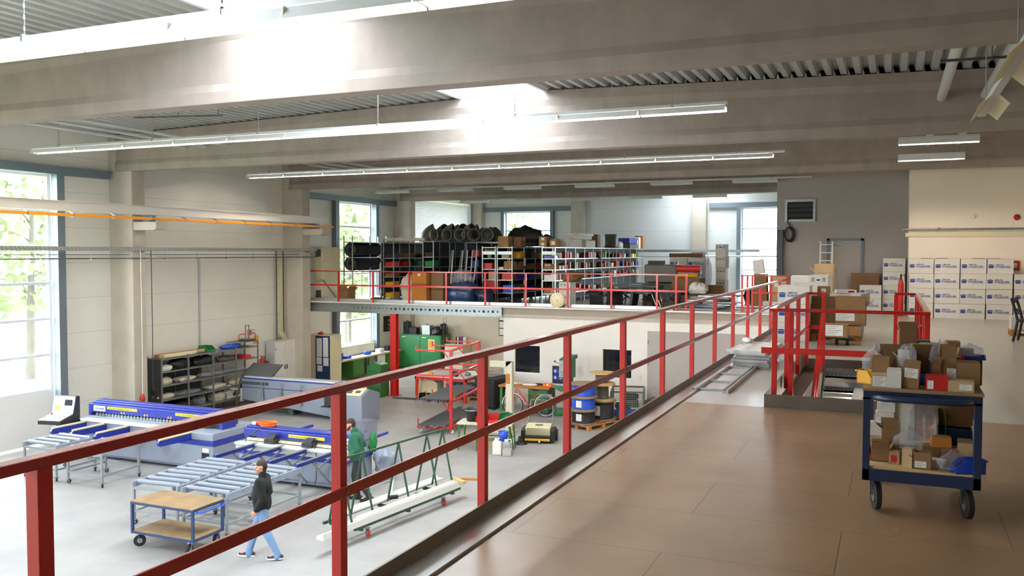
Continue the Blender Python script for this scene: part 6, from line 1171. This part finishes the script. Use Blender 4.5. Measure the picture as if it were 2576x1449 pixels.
carton('long white carton lying on the light grey ones', (-11.45, 33.0, 5.84), (.45, 2.2, .13), m='carton_white'); carton('thin white carton on the very top of the bright rack pile', (-11.5, 33.6, 5.98), (.4, 1.9, .1), m='paper'); carton('dark brown carton behind the white cartons on the bright rack', (-11.6, 35.6, 5.53), (.4, .4, .55), m='cardboard_dark')
carton('brown carton right of the black drum heap on the racks', (-13.45, 35.4, 5.53), (.55, .5, .3), m='cardboard_dark')
t = thing('black_barrel', 'dark round barrel on top of the long bright rack', 'barrel', (-11.55, 37.8, 5.52)); g = G(); g.lathe([(0, 0), (.3, 0), (.3, .08), (.31, .1), (.3, .12), (.3, .55), (.31, .57), (.3, .6), (0, .6)], n=20); g.ob('body', 'hdpe_olive', t); g = G(); g.tube([(.3*math.cos(a*PI/10), .3*math.sin(a*PI/10), .6) for a in range(20)], .012, 6, closed=True); g.ob('rim', 'black', t)
t = thing('tool_case', 'dark blue case on a grey case atop the bright rack, far end', 'case', (-11.55, 40.6, 5.52)); g = G(); g.box(-.28, .28, -.7, .7, 0, .2); g.ob('lower_case', 'hdpe_olive', t); g = G(); g.box(-.28, .28, -.75, .6, .21, .48); g.ob('upper_case', 'blue_machine', t, .03)
for k in range(2): t = thing('canister', ['white canister behind the blue case, left of two', 'larger white canister behind the blue case, right of two'][k], 'canister', (-11.55, 41.6+.5*k, 5.52)); g = G(); g.box(-.16, .16, -.14, .14, 0, .45+.1*k); g.ob('body', 'white_plastic', t, .04); g = G(); g.cyl((0, 0, .45+.1*k), (0, 0, .52+.1*k), .04, 10); g.ob('cap', 'black', t)
carton('upright orange-brown carton at the far end of the bright rack', (-11.5, 42.4, 5.52), (.4, .3, .62), m='cardboard_orange')
for k in range(3): o = bpy.data.objects.new('bottle', bottle_mesh('paper', .07, .3)); COL.objects.link(o); o.location = (-11.5, 38.9+.2*k, 5.52); tag(o, 'white bottle on top of the bright rack between the barrel and the cases', 'bottle', 'bottles on top of the bright rack')
# floor goods behind the railing
t = thing('utility_cabinet', 'tall cream cabinet with two dark grilles at the left end of the upper store', 'cabinet', (-20.78, 29.5, FZ)); g = G(); g.box(-.18, .2, -.6, .6, 0, 2.12); g.ob('body', 'cream_plastic', t, .01)
for z in (.15, 1.75): g = G(); g.box(-.12, .12, -.61, -.6, z, z+.28); g.ob('grille', 'galv_dark', t)
g = G(); g.bar((.205, -.6, .85), (.205, .3, .1), .015, .03); g.ob('diagonal_strip', 'grey_dark', t)
carton('open brown box on the floor beside the cream cabinet', (-19.75, 29.35, FZ), (.5, .4, .42), R(-10), 'cardboard', opened=True)
carton('tall orange-brown carton behind the railing, third bay', (-16.35, 29.35, FZ), (.62, .6, 1.18), 0, 'cardboard_orange', patch=(0, 1.08, .12, .1)); carton('dark brown tall carton right of the orange-brown one', (-15.72, 29.6, FZ), (.5, .6, 1.15), 0, 'cardboard_dark')
crumple('packing_foil', 'foam', 'heap of crumpled grey foil left of the tall orange-brown carton', (-17.05, 29.6, FZ), .65, .6, 1.05, 133, 'foil', amp=.45)
crumple('rubbish_sack', 'blue_cart', 'big dark blue plastic sack behind the railing', (-14.85, 29.7, FZ), 1.15, .8, .85, 134, 'bag', amp=.35); crumple('rubbish_sack', 'navy_cart', 'second dark blue plastic sack, right of the larger one', (-13.95, 29.75, FZ), .6, .6, .6, 135, 'bag', amp=.35)
crumple('clear_foil', 'poly_film', 'clear plastic film heaped on the dark blue sack', (-14.9, 29.8, FZ+.72), .8, .5, .5, 136, 'foil', amp=.6)
bin_box('green bin on the floor near the third rack', (-18.5, 29.6, FZ), (.5, .4, .15), 'green_bin')
t = thing('cable_reel', 'cream cable reel standing on the edge under the railing', 'reel', (-10.5, 28.12, FZ+.045+.25)); X = Matrix.Rotation(R(90), 4, 'X'); g = G(); g.lathe([(0, -.02), (.25, -.02), (.26, 0), (.25, .02), (0, .02)], n=28, X=X); g.ob('flange', 'cream_plastic', t); g = G(); g.lathe([(0, -.02), (.25, -.02), (.26, 0), (.25, .02), (0, .02)], n=28, X=Matrix.Translation((0, .12, 0)) @ X); g.ob('flange', 'cream_plastic', t); g = G(); g.cyl((0, .02, 0), (0, .1, 0), .17, 20); g.cyl((0, -.05, 0), (0, -.02, 0), .03, 10); g.ob('hub', 'foam', t); g = G(); [g.bx((.19*math.cos(a), -.022, .19*math.sin(a)), (.02, .004, .02)) for a in [k*.5 for k in range(12)]]; g.ob('scale_mark', 'cardboard_dark', t); t.location.y = 28.17
for k in range(2): moving_box(['white-brown removal box behind the reel, lower one', 'removal box behind the reel, upper one'][k], (-10.75, 29.9, FZ+.44*k), 0, 'removal boxes behind the reel', w=.42, d=.6, face='end')
crumple('brown_blanket', 'cardboard_dark', 'dark brown blanket draped on the boxes behind the reel', (-10.6, 30.0, FZ+.88), .6, .7, .35, 140, 'blanket', amp=.5)
# stacked furniture, wrapped pallets, sheets
for k in range(5):
    t = thing('office_chair', 'black office chair lying in the heap behind the railing', 'chair', (-9.5+.68*k, 29.4+.1*(k % 2), FZ+.34), R(40*k), 'black chairs in the heap'); t.rotation_euler.x = R(85 if k % 2 else 100)
    if k == 0: sb = G().bx((0, 0, 0), (.48, .46, .09)).mesh('seat', 'black'); bb = G().bx((0, .26, .32), (.44, .07, .5)).mesh('backrest', 'black'); lg = G(); [lg.bar((0, 0, -.32), (.3*math.cos(a), .3*math.sin(a), -.36), .04, .03) for a in [i*2*PI/5 for i in range(5)]]; lg.cyl((0, 0, -.34), (0, 0, -.05), .025, 8); lgm = lg.mesh('star_base', 'dark_plastic')
    link('seat', sb, t); link('backrest', bb, t); link('star_base', lgm, t)
t = thing('chair_frame', 'bent chrome chair frame glinting in front of the black chairs', 'chair', (-7.2, 28.85, FZ)); g = G()
for k in range(2): g.tube([(k*.14, 0, .05), (k*.14-.1, .02, .3), (k*.14-.2, .02, .55), (k*.14-.1, .02, .6), (k*.14+.02, 0, .3)], .016, 8); 
g.ob('tube', 'chrome', t)
t = thing('table_frame', 'black stack of desk frames in front of the shelves', 'furniture', (-8.5, 30.6, FZ)); g = G(); g.box(-1.0, 1.0, -.4, .4, .7, .76); g.ob('desktop', 'grey_dark', t)
for x in (-.85, .8): g = G(); g.box(x-.04, x+.04, -.35, .35, 0, .7); g.ob('leg', 'black', t)
for k in range(5): o = G().bx((0, 0, .02), (1.5, .6, .035)).ob('shelf_part', 'hdpe_olive', loc=(-8.6+.04*k, 31.8, FZ+.4+.09*k), rz=R(5*k-10)); tag(o, 'dark shelf part in the stack beside the wrapped pallet', 'shelf part', 'stacked dark shelf parts')
t = thing('wrapped_pallet', 'foil-wrapped grey and dark pallet load with a white right side', 'pallet', (-7.75, 32.3, FZ)); g = G(); g.box(-.75, .55, -.5, .5, .12, .8); g.box(-.7, .5, -.45, .45, .82, 1.48); g.ob('load', 'hdpe_olive', t, .04); g = G(); g.box(.551, .6, -.52, .5, .12, 1.6); g.ob('white_side', 'paper', t, .01); g = G(); g.box(-.6, -.1, -.3, .3, 1.48, 1.62); g.ob('top_case', 'black', t); g = G(); g.box(-.75, .6, -.5, .5, 0, .12); g.ob('pallet', 'pallet_wood', t)
for x, z, m, L, lab in ((-6.75, 4.74, 'red_bin', .85, 'red roll lying on the goods right of the wrapped pallet'), (-6.8, 4.5, 'yellow_bin', .7, 'yellow roll below the red roll')): o = G().cyl((-L/2, 0, 0), (L/2, 0, 0), .13 if m == 'red_bin' else .08, 16).ob('fabric_roll', m, loc=(x, 31.6, z)); tag(o, lab, 'roll')
t = thing('stack_of_cartons', 'dark cartons under the coloured rolls', 'box', (-6.8, 31.8, FZ)); g = G(); g.box(-.5, .5, -.5, .5, 0, 1.0); g.ob('body', 'cardboard_dark', t); g = G(); g.box(-.5, .5, -.505, -.5, .48, .5); g.ob('seam', 'black', t)
for i in range(2):
    for k in range(4): moving_box('large removal box in the block before the end wall, %s column, row %s' % (['left', 'right'][i], ['one', 'two', 'three', 'four'][k]), (-7.75+.72*i, 34.7, FZ+.43*k), 0, 'removal boxes before the end wall', w=.7, d=.7, h=.42)
carton('flat grey cartons on top of the removal boxes before the end wall', (-7.5, 34.8, FZ+1.73), (1.3, .6, .16), 0, 'cardboard_dark')
for k in range(5): moving_box('removal box in the tall single tower, %s from the floor' % ['first', 'second', 'third', 'fourth', 'fifth'][k], (-5.95+.01*(k % 2), 33.7, FZ+.448*k), R(3*(k % 3)-3), 'tower of removal boxes', w=.36, d=.66, h=.44, face='end')
crumple('clear_foil', 'poly_film', 'crumpled clear film beside the tower of removal boxes', (-6.5, 33.4, FZ), .4, .5, 1.7, 150, 'foil', amp=.5)
random.seed(7)
for k in range(14):
    x = -6.1+.13*(k % 7)+random.uniform(-.1, .1); o = G().bx((0, 0, .018), (1.3, .5, .034)).ob('panel_board', ['aluminium', 'grey_dark', 'paper', 'grey_machine'][k % 4], loc=(x, 30.2+random.uniform(-.2, .2), FZ+.036*k), rz=random.uniform(-.25, .25)); tag(o, ['bare metal', 'dark grey', 'white', 'light grey'][k % 4]+' panel in the low stack by the loading gap', 'panel', 'low panel stack '+['metal', 'dark', 'white', 'light'][k % 4])
crumple('bubble_wrap', 'paper', 'white crumpled packing film on the low panel stack', (-6.2, 30.6, FZ+.5), .6, .5, .35, 151, 'foil', amp=.6)
carton('brown carton on the panel stack left of the tower', (-5.9, 32.2, FZ+.4), (.6, .4, .35), 0, 'cardboard_dark'); o = G().box(-.6, .6, -.5, .5, 0, .4).box(-.55, .55, -.45, .45, .4, .41).ob('low_platform', 'grey_dark', loc=(-5.9, 32.2, FZ)); tag(o, 'low dark platform under the brown carton near the tower', 'platform')
crumple('appliance', 'hdpe_black', 'small black appliance with cables near the end wall door', (-5.0, 34.5, FZ), .5, .4, .55, 152, 'appliance', amp=.5)
carton('brown carton stack right of the loading gap, lower', (-3.95, 29.5, FZ), (.45, .5, .62), 0, 'cardboard_dark'); carton('brown carton right of the loading gap, upper', (-3.95, 29.5, FZ+.625), (.4, .45, .6), 0, 'cardboard_dark'); carton('grey padded packet leaning on the cartons right of the gap', (-4.0, 29.5, FZ+1.23), (.34, .12, .46), R(-8), 'carton_white', tape=False, name='padded_packet', tilt=(0, R(-7)))
carton('light brown carton on the right beside the dark ones', (-3.4, 29.6, FZ), (.5, .5, 1.15), 0, 'cardboard_light', patch=(0, .9, .2, .15)); o = moving_box('removal box low beside the short railing', (-3.55, 29.0, FZ), 0, 'single box beside the short railing', w=.5, d=.4, h=.38)
for k in range(6): o = G().bx((0, 0, .018), (1.0, .4, .034)).ob('panel_board', ['grey_dark', 'paper'][k % 2], loc=(-4.2+.02*k, 28.9, FZ+.036*k), rz=R(3*k-8)); tag(o, ['dark grey', 'white'][k % 2]+' board in the pile right of the loading gap', 'panel', 'board pile right of the gap '+['dark', 'white'][k % 2])
# ================================================================ gallery
R_ = ['bottom row', 'second row', 'third row', 'top row']; C_ = ['first', 'second', 'third', 'fourth', 'fifth']
random.seed(5)
for c in range(5):
    for r in range(4 if c < 4 else 3):
        moving_box('removal box against the white wall, %s column from the left, %s' % (C_[c], R_[r]), (.74+.682*c+random.uniform(-.012, .012)+(.02 if c == 4 else 0), 28.95+random.uniform(-.01, .02), FZ+.437*r), 0, 'removal boxes against the white wall')
        if r == 3:
            o = G().box(-.16, .16, -.03, .03, 0, .012).ob('card_strip', 'cardboard_dark', loc=(.74+.682*c+(.14 if c % 2 == 0 else -.14), 28.85, FZ+.437*4)); tag(o, 'dark card edge sticking up on the %s column of removal boxes' % C_[c], 'card')
for r in range(4): moving_box('removal box in the stack left of the white wall corner, %s' % R_[r], (.0, 31.2, FZ+.437*r), 0, 'four-high removal boxes by the extinguisher', h=.435)
for r in range(2): moving_box('removal box in the two-high stack before the grey door, %s' % R_[r], (-.69, 31.0, FZ+.437*r), 0, 'two-high removal boxes before the grey door')
o = G().box(-.45, .4, -.02, .02, 0, 1.25).box(-.45, .4, -.024, -.02, .6, .61).ob('cardboard_sheet', 'cardboard_dark', loc=(-.85, 31.4, FZ)); tag(o, 'large brown cardboard sheet leaning behind the two-high removal boxes', 'cardboard')
for r in range(3): moving_box('removal box in the near stack behind the stair railing, %s' % R_[r], (-2.0+.01*r, 20.25, FZ+.4*r), R([0, 1, -1][r]), 'near stack of removal boxes', h=.398, w=.66, d=.6)
t = thing('washing_machine', 'white machine with a folded front standing behind the near removal boxes', 'appliance', (-2.15, 24.2, FZ)); g = G(); g.box(-.3, .3, -.3, .3, 0, 1.32); g.ob('body', 'white_plastic', t, .02); g = G(); g.box(-.24, .24, -.31, -.3, .95, 1.15); g.cyl((-.2, -.31, .75), (-.2, -.32, .75), .03, 10); g.ob('front_panel', 'carton_white', t)
t = thing('leaning_ladder', 'white ladder leaning upright before the grey door', 'ladder', (-2.1, 31.2, FZ)); g = G()
for x in (-.19, .19): g.bar((x, 0, 0), (x, .35, 2.3), .05, .03)
g.ob('side_rail', 'white_plastic', t)
for k in range(8): g = G(); y = .3+k*.27; g.bar((-.19, y*.152, y), (.19, y*.152, y), .03, .03); g.ob('rung', 'white_plastic', t)
carton('brown stepped cardboard packaging standing high behind the pallet', (-1.72, 25.2, FZ+.9), (.5, .4, .5), 0, 'cardboard_light', opened=True); carton('white-brown carton carrying the stepped packaging', (-1.72, 25.2, FZ), (.6, .5, .895), 0, 'carton_white')
moving_box('white box turned end-on, tilted on the cartons by the railing', (-1.55, 21.6, FZ+.98), R(-6), 'end-on white box on the cartons', w=.42, d=.6, h=.42, face='end'); carton('brown carton under the end-on white box', (-1.5, 21.6, FZ), (.6, .6, .975), 0, 'cardboard_light')
carton('small brown carton with a label in front of the end-on white box', (-1.42, 20.75, FZ+.97), (.26, .22, .2), 0, 'cardboard', patch=(0, .1, .1, .1)); carton('tall brown carton with an open flap on the pallet', (-1.4, 20.6, FZ+.15), (.56, .42, .81), 0, 'cardboard_dark')
pallet('wooden pallet under the brown cartons beyond the stair opening', (-1.15, 20.7, FZ), 0, 1.05, .8)
t = thing('pallet_collar', 'wooden pallet collar with metal corners on the gallery pallet', 'crate', (-.85, 20.55, FZ+.142)); g = G(); g.box(-.28, .26, -.4, -.37, 0, .2); g.box(-.28, .26, .37, .4, 0, .2); g.box(.23, .26, -.37, .37, 0, .2); g.ob('board', 'pallet_wood', t); g = G(); g.box(.22, .27, -.41, -.36, -.02, .22); g.ob('corner_hinge', 'galv', t)
carton('wide open brown carton on the pallet with a white sheet taped on', (-.85, 20.6, FZ+.345), (.62, .6, .4), 0, 'cardboard', opened=True, patch=(-.1, .2, .38, .2))
t = moving_box('white removal box end-on at the right of the pallet load', (-.76, 20.8, FZ+.75), R(-20), 'end-on removal box on the pallet', w=.42, d=.5, h=.28, face='end')
carton('small dark carton tucked between the brown boxes on the pallet', (-1.08, 20.5, FZ+.75), (.18, .2, .16), 0, 'cardboard_dark', patch=(0, .08, .08, .06)); o = carton('white and red flat package lying on the pallet load', (-.98, 20.7, FZ+1.03), (.42, .3, .07), R(15), 'carton_white', tape=False, patch=(.1, .035, .12, .04), pm='red_bin', name='package')
carton('flat white carton under the white and red package', (-1.05, 20.75, FZ+.92), (.5, .4, .1), R(5), 'carton_white')
t = thing('dolly', 'small black dolly in front of the pallet', 'dolly', (-1.12, 19.5, FZ)); g = G(); g.box(-.3, .35, -.2, .3, .14, .17); g.ob('platform', 'black', t)
for x in (-.22, .05, .26): g = G(); g.box(x-.02, x+.02, -.05, .05, .06, .14); g.cyl((x-.03, 0, .055), (x+.03, 0, .055), .055, 12); g.ob('caster', 'rubber', t)
carton('small brown carton with a white note on the black dolly', (-1.08, 19.45, FZ+.171), (.46, .3, .27), 0, 'cardboard', patch=(-.04, .14, .36, .22))
# folded panels and aluminium frame by the toe board
random.seed(11)
for k in range(8): 
    t = thing('framed_panel', 'grey framed panel in the skewed stack beside the toe board', 'panel', (-2.14+random.uniform(-.03, .03), 15.6+random.uniform(-.06, .06), FZ+.038*k), random.uniform(-.12, .1), 'stack of framed panels'); g = G(); g.box(-.26, .26, -.72, .72, .004, .03); g.ob('sheet', 'lamp_body' if k < 7 else 'carton_white', t); g = G(); g.box(-.29, -.26, -.75, .75, 0, .036); g.box(.26, .29, -.75, .75, 0, .036); g.box(-.26, .26, -.75, -.72, 0, .036); g.box(-.26, .26, .72, .75, 0, .036); g.ob('frame', 'aluminium', t)
crumple('foil_scrap', 'paper', 'small white crumpled foil on the far edge of the panel stack', (-2.38, 16.2, FZ+.31), .18, .2, .07, 170, 'foil', amp=.6)
t = thing('aluminium_ladder', 'ladder-like aluminium frame lying flat on the gallery floor', 'ladder', (-2.28, 13.4, FZ), R(0)); g = G()
g.box(-.24, -.19, -1.3, 1.45, 0, .045); g.ob('side_rail', 'aluminium', t); g = G(); g.box(.17, .25, -1.32, 1.45, 0, .03); g.box(.17, .185, -1.32, 1.45, .03, .055); g.box(.235, .25, -1.32, 1.45, .03, .055); g.ob('channel_rail', 'aluminium', t)
for k in range(4): y = -1.15+k*.85; g = G(); g.box(-.19, .17, y-.025, y+.025, .0, .03); g.ob('cross_bar', 'aluminium', t)
# chair and box cut by the right edge
t = thing('wooden_chair', 'dark wooden chair at the right edge of the gallery', 'chair', (2.72, 21.9, FZ), R(70)); g = G(); g.box(-.22, .22, -.22, .22, .42, .48); g.ob('seat', 'black', t, .02)
for x in (-.19, .19):
    g = G(); g.tube([(x, .28, 0), (x, .2, .45), (x, .26, .7), (x, .33, .93)], .028, 8); g.ob('rear_leg', 'black', t); g = G(); g.bar((x, -.19, 0), (x, -.19, .43), .04, .04); g.ob('front_leg', 'black', t)
g = G(); g.bar((-.19, .32, .88), (.19, .32, .88), .03, .12); g.bar((-.19, .25, .68), (.19, .25, .68), .03, .06); g.ob('backrest', 'black', t, .01)
carton('white carton on a wooden pallet block behind the dark chair', (2.75, 23.4, FZ+.15), (.5, .4, .3), 0, 'carton_white'); pallet('wooden pallet under the white carton at the right edge', (2.95, 23.5, FZ), 0, .9, .6)
# ---------------------------------------------------------------- trolley with small goods
TX, TY = .19, 7.45
t = thing('goods_trolley', 'dark blue two-shelf trolley loaded with small boxes on the wooden gallery', 'trolley', (TX, TY, FZ))
g = G(); g.box(-.385, .4, -.58, .58, .905, .925); g.ob('upper_board', 'plywood_worn', t, .003); g = G(); g.box(-.36, .37, -.55, .55, .335, .35); g.ob('lower_board', 'plywood', t)
for z, h_ in ((.84, .065), (.25, .085)):
    for a_ in ((-.38, .39, -.575, -.535), (-.38, .39, .535, .575), (-.38, -.34, -.535, .535), (.35, .39, -.535, .535)): g = G(); g.box(*a_, z, z+h_); g.ob('frame_bar', 'navy_cart', t, .003)
for x in (-.355, .365):
    for y in (-.55, .55): g = G(); g.box(x-.025, x+.025, y-.025, y+.025, .25, .86); g.ob('post', 'navy_cart', t, .003)
for x in (-.29, .31):
    for y in (-.42, .44): g = G(); caster(g, x, y, .25, .104, 0, 1, R(75 if y < 0 else 60)); g.ob('caster', ['galv_dark', 'rubber'], t)
g = G(); g.tube([(-.3, -.58, .86), (-.29, -.62, .865), (-.25, -.68, .87), (-.18, -.7, .87), (.2, -.7, .87), (.27, -.68, .87), (.31, -.62, .865), (.32, -.58, .86)], .022, 12); g.ob('push_handle', 'navy_cart', t)
TZ = FZ+.926
def tb(lab, x, y, w, d, h, rz=0, m='cardboard', **k): return carton(lab+' on trolley top', (x, y, k.pop('z', TZ)), (w, d, h), R(rz), m, **k)
tb('small brown carton with a printed white label at the front left', -.085, 6.99, .105, .1, .095, 2, 'cardboard_light', patch=(0, .042, .09, .075), tape=False)
tb('brown carton right behind the labelled front left one', -.075, 7.13, .125, .12, .14, -3, opened=True)
tb('plain white carton, front row,', .015, 7.0, .097, .13, .135, -2, 'carton_white', tape=False)
tb('tall leaning brown carton with a white and green label', .125, 7.0, .11, .07, .2, -8, 'cardboard', patch=(0, .12, .09, .07), tape=False, tilt=(R(8), R(4)))
tb('red carton with a dark picture, front row,', .295, 6.99, .145, .12, .105, 2, 'red_bin', patch=(-.045, .04, .04, .06), tape=False)
tb('wide light brown carton with a pale label at the front right', .45, 6.98, .165, .12, .078, -4, 'cardboard_light', patch=(.03, .035, .08, .04))
tb('large brown carton behind the wide front right one', .5, 7.2, .15, .2, .19, 2)
tb('open carton with a red and white label, right of the blue bin,', .375, 7.2, .11, .15, .22, 0, 'cardboard', opened=True, patch=(.02, .1, .06, .08))
tb('small open brown carton before the blue bin', .3, 7.15, .06, .08, .17, 0, 'cardboard', opened=True)
tb('upright open brown carton, tallest of all,', .11, 7.72, .13, .1, .33, 6, 'cardboard_dark', opened=True, z=TZ+.05); tb('teal carton under the tallest open one', .1, 7.75, .3, .2, .05, 3, 'teal', tape=False)
tb('teal carton at the back, right of the tallest one,', .21, 7.9, .14, .12, .27, 2, 'teal', tape=False)
tb('grey-brown flat carton at the back', .27, 7.66, .16, .13, .27, -3, 'cardboard_light'); tb('small brown carton at the back right', .43, 7.7, .09, .12, .29, 8, 'cardboard'); tb('lower brown carton at the far back right', .53, 7.8, .1, .1, .23, 4, 'cardboard_dark')
tb('brown open carton left of centre', .0, 7.35, .16, .16, .2, 8, 'cardboard_dark', opened=True); tb('white-edged open carton in the middle', .08, 7.25, .09, .1, .2, -4, 'carton_white', opened=True); tb('dark brown folded carton behind the blue bin', .22, 7.45, .17, .08, .28, 5, 'cardboard_dark')
bin_box('deep blue bin in the middle of the trolley top', (.24, 7.3, TZ), (.2, .24, .18), 'blue_bin'); bin_box('red bin at the back right of the trolley top', (.47, 7.55, TZ+.1), (.18, .2, .1), 'red_bin', R(10)); carton('plain carton under the red bin on trolley top', (.46, 7.5, TZ), (.16, .12, .098), (0), 'cardboard')
bin_box('small yellow bin lying at the left edge of the trolley top', (-.17, 7.12, TZ), (.09, .12, .1), 'yellow_bin', R(60)); bin_box('flat blue bin behind the large front right carton', (.56, 7.36, TZ+.19), (.14, .12, .03), 'blue_machine'); carton('carton under the flat blue bin', (.55, 7.4, TZ), (.12, .14, .188), 0, 'cardboard_dark')
def pbag(lab, x, y, z, w, h, d, seed, rz=0, neck=True, m='poly_film'):
    o = crumple('plastic_bag', m, lab, (x, y, z), w, d, h, seed, 'bag', None, .35, neck); o.rotation_euler.z = R(rz); return o
pbag('clear bag with pink packing at the left of the trolley top', -.12, 7.3, TZ+.0, .18, .27, .14, 201, 10); pbag('clear zip bag standing left of centre on trolley top', .1, 7.12, TZ+.14, .12, .16, .05, 202, -5, False); pbag('clear zip bag hanging right of centre on trolley top', .33, 7.33, TZ+.0, .14, .3, .06, 203, 8, False); pbag('clear bag of grey parts at the right of the trolley top', .52, 7.3, TZ+.22, .16, .09, .1, 204, 0)
o = G().cyl((0, 0, 0), (.02, .02, .2), .03, 12).ob('cardboard_tube', 'cardboard_dark', loc=(-.04, 7.5, TZ)); tag(o, 'short brown cardboard tube behind the pink-packed bag on the trolley', 'tube')
LZ = FZ+.351
for i, (x, y, z, w, d, h, m, c) in enumerate(((-.1, 7.5, 0, .1, .1, .18, 'cardboard', 'brown'), (.42, 7.38, 0, .1, .12, .2, 'cardboard_dark', 'dark brown'), (.2, 7.6, 0, .12, .1, .2, 'carton_white', 'white'), (.36, 7.75, 0, .08, .1, .24, 'cardboard_light', 'light'), (.02, 7.6, 0, .12, .12, .16, 'cardboard_orange', 'orange-brown'))): tb('small %s carton in the middle of the heap' % c, x, y, w, d, h, 7*i-12, m)
def lb(lab, x, y, w, d, h, rz=0, m='cardboard', **k): return carton(lab+' on lower trolley shelf', (x, y, k.pop('z', LZ)), (w, d, h), R(rz), m, **k)
lb('brown open carton at the left front', -.07, 7.13, .13, .1, .095, 3, 'cardboard', opened=True); lb('light brown upright carton, front middle,', .12, 7.0, .07, .09, .135, -15, 'cardboard_light', tape=False); lb('small light carton with a red picture', .03, 7.08, .07, .1, .09, -8, 'cardboard_light', patch=(0, .04, .04, .05), pm='red_bin', tape=False)
lb('open brown carton with a white label, front middle right,', .21, 6.98, .12, .09, .075, -3, 'cardboard', patch=(-.01, .035, .075, .045), opened=True); lb('tall brown paper carton, left,', -.01, 7.3, .12, .12, .22, 6, 'cardboard', opened=True); lb('white carton with a dark stripe, back left, lower,', -.05, 7.75, .14, .12, .27, 0, 'carton_white', patch=(0, .2, .1, .04)); lb('white carton, back left, upper,', -.04, 7.75, .13, .11, .12, 2, 'carton_white', z=LZ+.272, patch=(0, .08, .11, .025))
lb('small white carton beside the left post', -.12, 7.35, .1, .1, .1, 5, 'carton_white', z=LZ+.15, tape=False); lb('grey carton below the small white one', -.12, 7.35, .11, .12, .148, 0, 'cardboard_light'); lb('low brown tray carton', .03, 7.2, .14, .08, .05, 4, 'cardboard_light', opened=True)
lb('light open carton in the back middle', .1, 7.8, .16, .14, .34, -5, 'carton_white', opened=True); lb('two-part brown carton right of the foil bag, left half,', .27, 7.25, .12, .14, .12, 4, 'cardboard'); lb('two-part brown carton right of the foil bag, right half,', .4, 7.22, .12, .14, .12, -2, 'cardboard'); lb('orange-brown carton lying on the two brown ones', .34, 7.22, .13, .1, .075, 5, 'cardboard_orange', z=LZ+.122)
lb('long grey carton leaning at the right', .5, 7.25, .1, .2, .17, -3, 'cardboard_light', patch=(0, .03, .08, .03)); lb('white flat carton in front of the brown pair', .29, 7.08, .15, .1, .055, -25, 'carton_white', tape=False); lb('brown flat carton at the right front', .46, 7.05, .15, .12, .04, 8, 'cardboard', tape=False)
bin_box('blue bin tipped over at the right front of the lower trolley shelf', (.5, 6.97, LZ), (.12, .2, .1), 'blue_bin', R(-70)); bin_box('blue bin at the back right of the lower trolley shelf', (.45, 7.55, LZ), (.24, .2, .2), 'blue_cart'); bin_box('green bin standing on edge at the back right of the lower trolley shelf', (.36, 7.65, LZ), (.06, .2, .34), 'green_bin')
bin_box('red bin behind the left post on the lower trolley shelf', (-.15, 7.2, LZ), (.06, .2, .1), 'red_bin', R(5))
crumple('paper_sack', 'cardboard_dark', 'big dark brown paper sack at the back right of the lower trolley shelf', (.46, 7.75, LZ+.19), .3, .25, .3, 215, 'bag', amp=.15)
for i, (x, y, z, w, h, d) in enumerate(((.12, 7.2, LZ+.05, .2, .2, .07), (.17, 7.4, LZ+.12, .13, .32, .06), (.28, 7.5, LZ+.12, .12, .26, .06), (.4, 6.98, LZ+.02, .26, .12, .12), (.17, 7.1, LZ, .16, .1, .08))): pbag('crumpled clear bag %s of the lower trolley shelf' % ['left of the centre', 'in the centre', 'at the back', 'at the right front', 'at the front, low,'][i], x, y, z, w, h, d, 220+i, i*20)
o = G().tube([(0, 0, 0), (0.01, .02, .3), (-.02, 0, .42)], .014, 8).ob('red_hose', 'red_bin', loc=(.53, 7.75, LZ)); tag(o, 'thin red hose standing by the right rear post of the trolley', 'hose')
# small debris on the gallery floor
o = G().box(-.02, .02, -.004, .004, 0, .008).ob('metal_chip', 'aluminium', loc=(.04, 6.55, FZ)); tag(o, 'tiny shiny metal offcut on the floor in front of the trolley', 'offcut')
